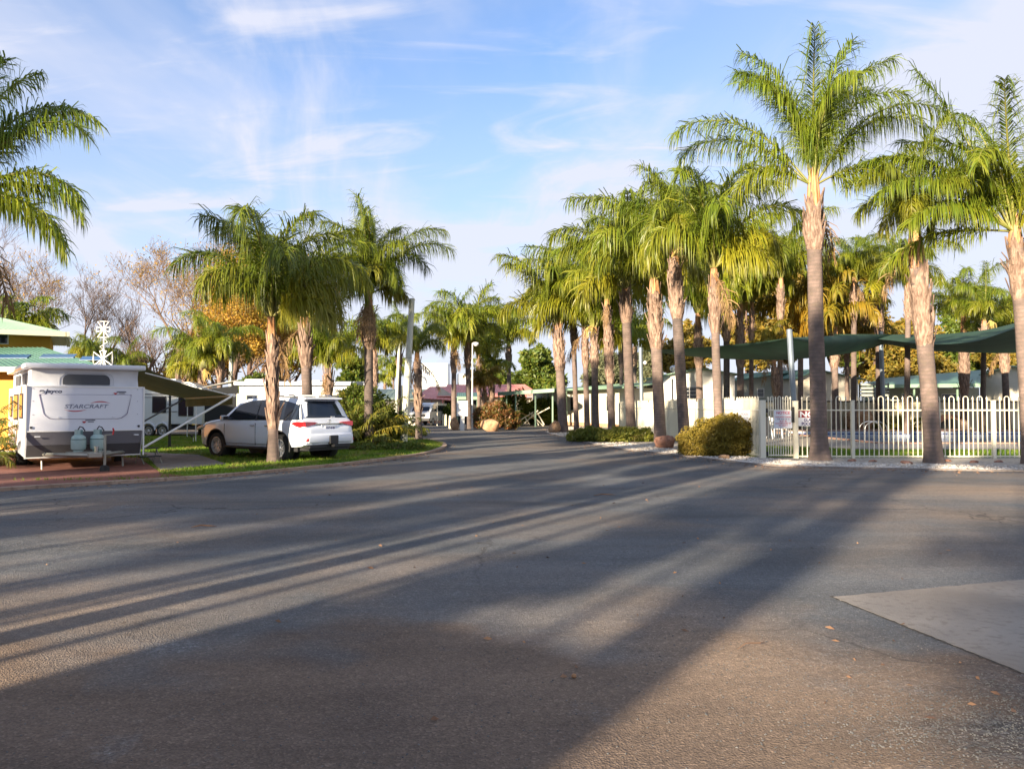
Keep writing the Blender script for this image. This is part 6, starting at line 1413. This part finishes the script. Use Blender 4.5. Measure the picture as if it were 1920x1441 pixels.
def swoosh(pts, wd, m, name='swoosh'):
    mb = MB(); n = len(pts)-1; up_ = []; lo_ = []
    for i, (x, z) in enumerate(pts): w = wd*math.sin(math.pi*i/n)+.001; up_.append((x, z+w)); lo_.append((x, z-w))
    y = -.014+.02*(pts[0][1]-.93)
    v = [(x, y, z) for x, z in up_]+[(x, y, z) for x, z in lo_]; mb.add(v, [(i, i+1, n+2+i, n+1+i) for i in range(n)]); return mb.build(name, m, cv)
swoosh([(.72+.05*i, 1.405-.035*math.sin(math.pi*i/9)) for i in range(10)], .011, M_INKRED); swoosh([(1.25+.045*i, 1.555+.035*math.sin(math.pi*i/9)) for i in range(10)], .011, M_INKRED)
for (x, z) in ((1.72, 1.80), (1.08, 1.145)):
    swoosh([(x+.015*i, z-.025*math.sin(math.pi*i/6)) for i in range(7)], .02, M_INKRED, 'small_badge')
    mb = MB(); mb.box(x+.07, x+.27, -.008, -.004, z+.012, z+.032); mb.box(x+.12, x+.24, -.008, -.004, z-.022, z-.008); mb.build('small_badge', M_INKD, cv)
# chassis
mb = MB()
for x0, x1 in ((.35, 1.13), (2.0, 1.23)): mb.tube([(x0, .25, .40), (x1, -1.15, .42)], .045, 4)
mb.box(.3, 2.06, .3, Lc-.4, .30, .40); mb.box(.75, 1.62, -.45, -.12, .44, .47); mb.bbox(1.05, 1.31, -1.25, -.95, .38, .48, .01); mb.build('drawbar', M_CHASS, cv)
mb = MB(); mb.tube([(1.20, -1.2, .47), (1.20, -1.2, .60)], .04, 10); mb.tube([(1.20, -1.2, .60), (1.20, -1.2, .62)], .055, 10); mb.build('coupling', M_CHR, cv)
mb = MB(); mb.tube([(1.40, -.98, .10), (1.40, -.98, .86)], .028, 10); mb.tube([(1.40, -.98, .85), (1.55, -.98, .86)], .014, 6); mb.build('jockey_stand', M_CHASS, cv)
jw = MB(); jw.lathe([(.09, -.03), (.1, -.02), (.1, .02), (.09, .03)], 18, (1.40, -.98, .10), axis='y'); jw.build('jockey_wheel', M_TYRE, cv)
MB().tube([(1.55, -.98, .85), (1.57, -.98, .95), (1.55, -1.0, 1.0)], [.016, .02, .016], 6).build('crank_grip', mat('red_grip', (.5, .02, .03), rough=.5), cv)
make_wheel(cv, .12, 2.45, .33, .2, -1, 5, twin=False).rotation_euler = (0, 0, math.pi/2+math.pi/2*0+0) if False else (0, 0, math.pi/2)
w2 = make_wheel(cv, Wc-.12, 2.45, .33, .2, 1, 5, twin=False); w2.rotation_euler = (0, 0, -math.pi/2)
for x, y in ((.35, .5), (Wc-.35, .5), (.35, Lc-.5), (Wc-.35, Lc-.5)): MB().tube([(x, y, .38), (x+.0, y-.12, .02)], .022, 6).build('stabiliser_leg', M_CHASS, cv)
# awning of the pop-top
M_AWN = mat('olive_awning', (.13, .12, .05), (.17, .155, .065), rough=.85, scale=2, trans=.25)
AO = 2.12; a0 = Vector((Wc+.04, .05, 2.40)); a1 = Vector((Wc+.04, 4.75, 2.40)); o0 = Vector((Wc+AO, .05, 1.76)); o1 = Vector((Wc+AO, 4.75, 1.72))
rows = [[tuple(a0.lerp(a1, j/12).lerp(o0.lerp(o1, j/12), i/10)-Vector((0, 0, .10*math.sin(math.pi*i/10)))) for j in range(13)] for i in range(11)]
mb = MB(); mb.add([p for r in rows for p in r], [(i*13+j, i*13+j+1, (i+1)*13+j+1, (i+1)*13+j) for i in range(10) for j in range(12)]); mb.build('awning_canopy', M_AWN, cv, True)
MB().tube([o0-Vector((0, .1, 0)), o1], .042, 10).build('awning_roller', M_FRAME, cv, True)
mb = MB(); mb.add([o0+Vector((.02, .1, -.03)), o1+Vector((.02, 0, -.03)), o1+Vector((.02, 0, -.26)), o0+Vector((.02, .1, -.24))], [(0, 1, 2, 3)]); mb.build('awning_valance', M_AWN, cv)
MB().tube([o0+Vector((0, -.04, 0)), Vector((Wc+.05, .12, .50))], .028, 8).build('awning_arm', M_FRAME, cv, True)
MB().tube([o1+Vector((0, -.04, 0)), Vector((Wc+.05, 4.6, .50))], .024, 8).build('awning_arm', mat('dull_metal', (.22, .22, .23), rough=.5), cv, True)
MB().tube([a0-Vector((0, .02, .12)), o0+Vector((0, -.02, -.02))], .014, 6).build('awning_rafter', M_FRAME, cv)
# gas bottles stand on the drawbar
M_GAS = mat('gas_bottle_green', (.30, .42, .40), (.36, .47, .45), rough=.4, scale=4)
Mcv = Matrix.Translation((-10.67, 17.0, 0))@Matrix.Rotation(math.atan2(.6, .8), 4, 'Z')
for i, x in enumerate((.98, 1.36)):
    p = Mcv@Vector((x, -.29, .47)); gb = empty('gas_bottle', tuple(p), 0, ('left of the two pale green gas bottles on the caravan drawbar', 'right of the two pale green gas bottles, beside the jockey stand')[i], 'gas bottle', 'gas bottles on the drawbar')
    MB().lathe([(.10, 0), (.10, .03), (.14, .05), (.155, .10), (.155, .27), (.14, .33), (.09, .37), (.05, .385)], 24).build('cylinder', M_GAS, gb, True)
    mb = MB(); N = 18; v = []
    for k in range(N+1): a = 2*math.pi*k/N*.85+.3; v += [(.085*math.cos(a), .085*math.sin(a), .36), (.085*math.cos(a), .085*math.sin(a), .49)]
    mb.add(v, [(2*k, 2*k+1, 2*k+3, 2*k+2) for k in range(N)]); mb.build('collar', M_GAS, gb, True)
    MB().tube([(-.01, 0, .38), (-.01, 0, .50), (.03, 0, .56), (.09, 0, .54), (.11, .06, .46)], .013, 6).build('hose', M_BLKP, gb)
    MB().lathe([(.157, .265), (.160, .275), (.157, .285)], 24).build('band', mat('band_dark', (.1, .16, .15), rough=.5), gb)
# folding step beside the caravan
p = Mcv@Vector((Wc+.35, .9, 0)); st = empty('folding_step', tuple(p), math.atan2(.6, .8)+.2, 'black folding step stool beside the pop-top caravan', 'step')
for k, z in enumerate((.22, .42)): MB().bbox(-.25, .25, -.1+k*.16, .1+k*.16, z, z+.025, .006).build('tread', M_BLKP, st)
for s in (-.22, .22):
    for a, b in ((-.25, .15), (.35, .1)): MB().tube([(s, a, 0), (s, b, .42)], .013, 6).build('leg', M_CHASS, st)
# antenna on the roof of the pop-top
p = Mcv@Vector((1.98, 3.0, 2.445)); an = empty('tv_antenna', tuple(p), 0, 'white tv antenna of two looped bow-tie arrays on a mast above the caravan roof', 'antenna')
M_ANT = mat('antenna_white', (.72, .70, .66), rough=.5)
MB().tube([(0, 0, 0), (0, 0, 1.28)], .02, 8).build('mast', M_ANT, an)
MB().tube([(-.2, .0, .02), (-.22, 0, .12), (-.05, 0, .2), (.04, 0, .5), (-.1, 0, .62), (.1, 0, .75), (0, 0, .85)], .011, 5).build('cable', M_ANT, an)
for zc, rot, sz in ((.30, 0, .25), (1.08, 90, .21)):
    ar_ = bpy.data.objects.new('bow_tie_array', None); COL.objects.link(ar_); ar_.parent = an; ar_.location = (0, -.03, zc); ar_.rotation_euler = (0, R(rot), 0)
    for k in range(4):
        a = R(90*k); mb = MB()
        ln = sz if k % 2 == 0 else sz*.85
        hw = sz*.72 if k % 2 == 0 else sz*.34
        pts = [(.03, 0, .02), (ln, 0, hw), (ln*1.02, 0, 0), (ln, 0, -hw), (.03, 0, -.02), (.03, 0, .02)]
        mb.tr(Matrix.Rotation(a, 4, 'Y')); mb.tube(pts, .018, 6); mb.build('loop', M_ANT, ar_, True)
    MB().bbox(-.035, .035, -.02, .03, -.05, .05, .008).build('hub', M_ANT, ar_)
# solar garden light in the lawn
c = G(361.5, 831); gl_ = empty('garden_light', tuple(c), 0, 'tiny garden light on a white stake in the lawn left of the vehicle', 'garden light')
MB().tube([(.02, 0, 0), (.02, 0, .24)], .01, 6).build('stake', M_FRAME, gl_); MB().lathe([(.02, .24), (.05, .26), (.055, .31), (.02, .34)], 12, (-.04, 0, 0)).build('head', M_BLKP, gl_, True)

# twin-axle caravan behind
M_CV2 = mat('second_caravan_white', (.58, .60, .58), rough=.45)
c2 = empty('caravan', (-21.3, 37.4, 0), R(-4), 'long white twin-axle caravan parked in the shade behind the pop-top', 'caravan')
MB().prism([(0, .55), (0, 2.45), (.3, 2.62), (5.9, 2.62), (6.5, 2.3), (6.62, 1.5), (6.5, .62), (4.9, .62), (4.8, .50), (3.4, .50), (3.3, .55)], 0, 2.4, plane='xz').build('body', M_CV2, c2)
MB().bbox(1.2, 2.2, .5, 1.6, 2.62, 2.85, .05).build('air_conditioner', M_CVW, c2); MB().bbox(4.2, 4.9, .6, 1.2, 2.62, 2.80, .04).build('roof_hatch', M_CVW, c2)
mb = MB(); mb.tube([(3.5, .5, 2.62), (3.5, .5, 3.0)], .03, 6); mb.bbox(3.1, 3.8, .35, .65, 3.0, 3.06, .02); mb.build('roof_aerial', M_CVW, c2)
mb = MB(); mb.box(.0, 6.5, -.015, -.002, 2.02, 2.07); mb.box(.0, 4.2, -.015, -.002, 1.88, 1.91); mb.build('stripe', M_CVG, c2)
f = MB().bbox(4.05, 4.75, -.03, -.002, 1.15, 1.95, .01).build('window', M_BLKP, c2); MB().box(4.1, 4.7, -.04, -.031, 1.2, 1.9).build('pane', M_GLASS, f)
f = MB().bbox(5.35, 6.1, -.03, -.002, 1.0, 1.95, .01).build('window', M_BLKP, c2); MB().box(5.4, 6.05, -.04, -.031, 1.05, 1.9).build('pane', M_GLASS, f)
mb = MB()
for k in range(3): mb.box(4.8, 5.3, -.02, -.002, 1.9-k*.35, 1.93-k*.35)
mb.build('trim', M_CVG, c2)
for i, x in enumerate((3.95, 4.63)):
    make_wheel(c2, x-.05, .05, .29, .2, -1, 6, twin=False)
    mb = MB(); N = 20; v = []
    for k in range(N+1): a = math.pi*k/N; v += [(x-.05+.31*math.cos(a), -.09, .33+.31*math.sin(a)), (x-.05+.338*math.cos(a), -.09, .33+.36*math.sin(a)), (x-.05+.338*math.cos(a), -.001, .33+.36*math.sin(a))]
    mb.add(v, [(3*k+j, 3*k+j+1, 3*k+4+j, 3*k+3+j) for k in range(N) for j in (0, 1)]); mb.build('wheel_arch', M_CVW, c2, True)
mb = MB(); mb.box(0.1, 6.4, .1, 2.3, .35, .52); mb.tube([(6.4, .5, .45), (7.7, 1.2, .45)], .05, 4); mb.tube([(6.4, 1.9, .45), (7.7, 1.2, .45)], .05, 4); mb.build('chassis', M_BLKP, c2)
# white pop-top behind the vehicle, with its awning and shade screen
c3 = empty('caravan', (X_(443, 32), 32, 0), R(3), 'white pop-top caravan behind the parked vehicle', 'caravan')
MB().bbox(0, 5.2, 0, 2.3, .5, 2.0, .04).build('body', mat('beige_caravan', (.55, .50, .42), rough=.5), c3); MB().bbox(.08, 5.1, .1, 2.2, 2.0, 2.33, .02).build('canvas', M_CANV, c3)
MB().bbox(-.1, 5.3, -.08, 2.4, 2.33, 2.50, .04).build('roof', M_CVW, c3); MB().bbox(.15, .95, .6, 1.5, 2.50, 2.62, .05).build('air_conditioner', M_CVW, c3); MB().bbox(2.5, 3.3, .6, 1.3, 2.5, 2.57, .03).build('roof_hatch', M_CVW, c3)
for a, b in ((.42, .85), (1.25, 1.95), (2.35, 3.1), (3.4, 4.3)):
    f = MB().bbox(a, b, -.02, -.002, 1.35, 1.93, .01).build('window', M_BLKP, c3); MB().box(a+.04, b-.04, -.03, -.021, 1.40, 1.88).build('pane', M_GLASS, f)
MB().box(.0, 5.2, -.015, -.002, 1.0, 1.05).build('stripe', M_CVG, c3)
make_wheel(c3, 2.6, .08, .33, .2, -1, 6, twin=False)
p0, p1, p2, p3 = At(446, 712, 32), At(446, 716, 35), At(352, 729, 35.5), At(368, 728, 31.5)
mb = MB(); mb.add([p0, p1, p2, p3]+[p-Vector((0, 0, .02)) for p in (p0, p1, p2, p3)], [(0, 1, 2, 3), (7, 6, 5, 4), (0, 4, 5, 1), (2, 6, 7, 3), (3, 7, 4, 0), (1, 5, 6, 2)])
aw = empty('awning', (0, 0, 0), 0, 'pale awning with a dark mesh screen stretched from the white pop-top', 'awning'); mb.build('canopy', mat('pale_awning', (.60, .56, .48), rough=.8, trans=.2), aw)
q0, q1 = At(446, 722, 32.1), At(384, 730, 31.6); mb = MB(); mb.add([q0, q1, Vector((q1.x, q1.y, .55)), Vector((q0.x, q0.y, .55))], [(0, 1, 2, 3)]); mb.build('shade_screen', mat('black_mesh', (.02, .022, .025), rough=.9), aw)
for q in (p2, p3): MB().tube([q, (q.x, q.y, 0)], .02, 6).build('leg', M_FRAME, aw)

# parked van at the end of the road: x across, y away
vn = empty('white_van', (X_(786, 57.3), 57.3, 0), R(-14), 'small white van parked behind the palm near the cream steel fence', 'van')
vp = [(0, .35), (0, .95), (.25, 1.05), (.75, 1.62), (1.2, 1.70), (3.9, 1.66), (4.1, 1.0), (4.1, .4)]
MB().prism(vp, -.82, .82, plane='yz').build('body', mat('van_white', (.60, .62, .64), rough=.3, coat=.4), vn)
mb = MB(); mb.add([(-.70, .27, 1.08), (.70, .27, 1.08), (.62, .70, 1.56), (-.62, .70, 1.56)], [(0, 1, 2, 3)]); mb.build('windscreen', M_GLASS, vn); 
mb = MB(); mb.bbox(-.84, .84, -.08, .1, .36, .58, .03); mb.build('front_bumper', M_BLKP, vn); MB().bbox(-.5, .5, -.02, .02, .66, .86, .01).build('grille', M_BLKP, vn)
MB().bbox(-.22, .22, -.10, -.08, .44, .55, .004).build('number_plate', M_PLATE, vn)
for s in (-1, 1):
    MB().bbox(min(s*.52, s*.78), max(s*.52, s*.78), -.03, .02, .68, .88, .02).build('headlight', M_PLATE, vn)
    MB().box(min(s*.815, s*.83), max(s*.815, s*.83), .8, 3.5, 1.08, 1.5).build('side_window', M_GLASS, vn)
    MB().bbox(min(s*.84, s*1.0), max(s*.84, s*1.0), .55, .65, 1.05, 1.25, .02).build('wing_mirror', M_BLKP, vn)
    for y in (.75, 3.3): w = make_wheel(vn, s*.74, y, .30, .18, 1, 5, twin=False); w.rotation_euler = (0, 0, -s*math.pi/2)
# timber trestle heap (folding chairs) by the cabin
fc = empty('deck_chair', (X_(996, 56.8), 56.8, 0), 0, 'cream folding deck chairs leaning together in the sun before the cream cabin', 'deck chair')
for (a, b) in (((-1.1, .0, .25), (.2, .0, 1.05)), ((.9, .1, .0), (-.15, .1, 1.0)), ((.5, -.1, 1.15), (-.55, -.1, .15)), ((1.35, 0, 1.35), (.2, 0, .75)), ((.1, .2, .9), (.55, .2, .05)), ((-.5, .1, .7), (-.1, .1, .1)), ((.45, .0, .95), (.95, .0, .1))):
    MB().tube([a, b], .045, 6).build('frame_bar', M_FEN, fc)
mb = MB(); mb.add([(-.75, .35, .9), (.3, .35, .45), (.35, .75, .5), (-.7, .75, 1.0)], [(0, 1, 2, 3)]); mb.build('seat_cloth', mat('canvas_seat', (.35, .22, .08), rough=.9), fc)
# white plastic chairs and dark lounger on the pool lawn
def chair(label, X, Y, rz, m):
    root = empty('plastic_chair', (X, Y, .01), rz, label, 'chair', 'chairs on the pool lawn')
    MB().bbox(-.24, .24, -.24, .24, .42, .45, .012).build('seat', m, root)
    mb = MB()
    for k in range(5): x = -.2+k*.1; mb.box(x-.035, x+.035, .22, .25, .45, .92)
    mb.bbox(-.25, .25, .215, .255, .86, .94, .01); mb.build('backrest', m, root)
    for x in (-.22, .22):
        for y in (-.21, .22): MB().tube([(x*1.08, y*1.12, 0), (x, y, .43)], [.02, .026], 6).build('leg', m, root)
        MB().bbox(x-.03, x+.03, -.22, .24, .64, .67, .008).build('armrest', m, root)
M_PLC = mat('white_plastic', (.78, .78, .75), rough=.4)
for i, (px, py, rz) in enumerate(((1452, 822, .4), (1466, 820, -.6), (1478, 817, .2))):
    c = At(px, HZ, 2175/(py-HZ)); chair(('left white plastic chair seen through the gate pickets', 'middle white plastic chair seen through the gate pickets', 'right white plastic chair seen just beside the latch post')[i], c.x, c.y, rz, M_PLC)
c = At(1438, HZ, 2175/(823-HZ)); ln = empty('folded_lounger', (c.x, c.y, .01), .3, 'dark and white folded sun lounger standing by the gate hinge post', 'sun lounger')
for x in (-.22, .22): MB().tube([(x, -.1, 0), (x, .15, 1.0)], .02, 6).build('frame', M_PLC, ln); MB().tube([(x, .3, 0), (x, .05, .9)], .02, 6).build('frame', M_BLKP, ln)
MB().add([(-.2, -.06, .12), (.2, -.06, .12), (.2, .13, .95), (-.2, .13, .95)], [(0, 1, 2, 3)]).build('sling', M_BLKP, ln)
# pot plants by the far porch
c = G(848, 800); pt_ = empty('potted_plant', (X_(839, 60), 60, 0), 0, 'green potted plant by the porch of the red-roofed house', 'plant')
MB().lathe([(.2, 0), (.28, .4), (.3, .45)], 14).build('pot', M_BRICK, pt_, True)
V, Q, T = leaf_cloud([((0, 0, .95), (.38, .38, .6), 1)], 900, .12, 91, .3); npmesh('foliage', V, Q, M_GREENL, pt_, attr=T)
# ---------------------------------------------------------------- unseen casters added behind the viewer to shape the shade on the road
SH_S = Vector((-SUNV.x, -SUNV.y, 0)).normalized(); SH_P = Vector((SH_S.y, -SH_S.x, 0)); TANE = math.tan(R(SUN_EL))
def ct(c, t): return SH_P*c+SH_S*t
def shade_leafy(c, tp, w, h, n=5200, seed=1):
    b = ct(c, tp-h/TANE); root = empty('leafy_tree', (b.x, b.y, 0), 0, 'unseen leafy tree behind the viewer, shaped to lay shade across the road', 'tree', 'unseen shade-casting trees behind the viewer')
    rg = random.Random(seed); bl = []
    for i in range(7):
        a = rg.uniform(0, 6.28); rr = w*rg.uniform(.2, .62); bl.append(((math.cos(a)*rr, math.sin(a)*rr, h+rg.uniform(-.6, .6)*w*.8), (w*.5, w*.5, w*.42), 1))
    V, Q, T = leaf_cloud(bl, n, .14, seed, .2); npmesh('crown', V, Q, M_GREENL, root, attr=T)
    MB().tube([(0, 0, 0), (.1, 0, h*.5), (0, .05, h)], [.05, .045, .03], 6).build('trunk', M_WOODB, root, True)
def shade_palm(c, tp, h, key, s=1.0, seed=0, r=.15):  # unseen palm, added so trunk and fronds stripe the road with shadow
    b = ct(c, tp-h/TANE); root = empty('palm_tree', (b.x, b.y, 0), 0, 'unseen tall palm behind the viewer, placed to stripe the road with shadow', 'palm tree', 'unseen shade-casting palms behind the viewer')
    pth = lambda t: Vector((0, 0, h*t)); vs, fs = trunk_mesh(pth, lambda t: r*(1.1-.2*t), 900+seed); mb = MB(); mb.add(vs, fs); mb.build('trunk', M_TRUNK, root, True)
    o = bpy.data.objects.new('crown', CR[key]); COL.objects.link(o); o.parent = root; o.location = (0, 0, h); o.scale = (s,)*3; o.rotation_euler = (0, 0, seed*1.7)
def shade_column(c0, c1, t0, t1, seed, h=7.2, dens=1.0):  # unseen tree, its crown sized from the strip of ground to be shaded
    cm, tm = (c0+c1)/2, (t0+t1)/2; zh = (t1-t0)*TANE/2; w = (c1-c0)/2; h = max(h, zh+.8, (tm+6)*TANE); b = ct(cm, tm-h/TANE)
    root = empty('leafy_tree', (b.x, b.y, 0), 0, 'unseen leafy tree behind the viewer, shaped to lay shade across the road', 'tree', 'unseen shade-casting trees behind the viewer'); rg = random.Random(seed); bl = []
    nb = max(5, int(6*zh/w))
    for i in range(nb):
        z = h-zh+w*.3+(2*zh-w*.6)*(i+.5)/nb; o = SH_P*rg.uniform(-.38, .38)*w; r = w*rg.uniform(.55, .72); bl.append(((o.x, o.y, z), (r, r, min(zh*.5, r*.9)), 1))
    V, Q, T = leaf_cloud(bl, int(900*w*zh*dens*2.2)+500, .15, seed, .1); npmesh('crown', V, Q, M_GREENL, root, attr=T)
    MB().tube([(0, 0, 0), (.03, 0, h*.5), (0, .02, h)], [.07, .05, .02], 6).build('trunk', M_WOODB, root, True)
for i, q in enumerate(((-4.75, -2.66, 3.7, 30), (-2.52, -1.5, 5.0, 24), (-2.05, -1.5, 18, 28.3), (-4.85, -4.15, 22, 37), (-10.0, -9.4, 25, 39), (-12.25, -11.8, 27, 39), (-19.55, -19.05, 15, 24.5), (-2.95, -2.3, 8.8, 26), (-1.55, 2.9, 8.4, 11.2), (-1.4, 1.6, 20.5, 28), (-1.05, 3.4, 4.4, 7.6, .22), (-.8, 3.2, -1, 4.6, .25),
    (-6.5, -5.25, 10.5, 31), (-4.8, -3.2, 28, 38), (-8.0, -6.4, 4.2, 13), (-7.9, -6.4, 15, 27), (-9.4, -7.9, 10.5, 24), (-10.2, -7.9, 5.2, 10.8), (-7.1, -6.7, 1.5, 6), (-8.15, -7.6, 12, 16), (-6.5, -6.2, 6.5, 11), (-10.6, -9.2, 20, 32), (-12.2, -9.3, 2.5, 10.5), (-14, -11.0, 6, 21), (-18.35, -15.9, 7.5, 20.5), (-18.2, -16.2, 8, 20), (-20.9, -18.35, 16.6, 21), (-16.1, -13.3, 3, 18), (-21.5, -16, 1, 6.8), (-12.3, -10.8, 23, 33), (-5.2, -4.9, 24, 34), (-15.5, -13.6, 25, 32), (-38.5, -32, 16, 32))):
    shade_column(*q[:4], seed=400+i, dens=q[4] if len(q) > 4 else 1.0)
for i, (c, tp, h, k, s) in enumerate(((-5.5, 30, 8.5, 104, .6), (-6.1, 22, 8, 103, .55), (-12.9, 31, 8, 102, .8), (-17.8, 34, 8, 101, .8))):
    shade_palm(c, tp, h, k, s, i)
kb = ct(-3.0, 4.35-3.0/TANE); kk = empty('shadow_block', (kb.x, kb.y, 0), math.atan2(SH_P.y, SH_P.x), 'unseen box behind the viewer, added to cast the straight-edged road shadow', 'shadow_block')  # unseen block added to cast the straight-edged shadow on the near road
mb = MB(); mb.box(-1.4, 1.38, -3, 0, 0, 2.9); mb.build('wall', M_CREAM, kk)
mb = MB(); mb.box(-1.48, .78, -3.1, .08, 2.9, 2.98); mb.build('roof', M_TEAL, kk)
mb = MB(); mb.box(.80, 1.40, -1.6, .02, 2.902, 3.9); mb.build('shadow_block_top', M_BRICK, kk)  # raised piece added to carry the shadow's right edge further out
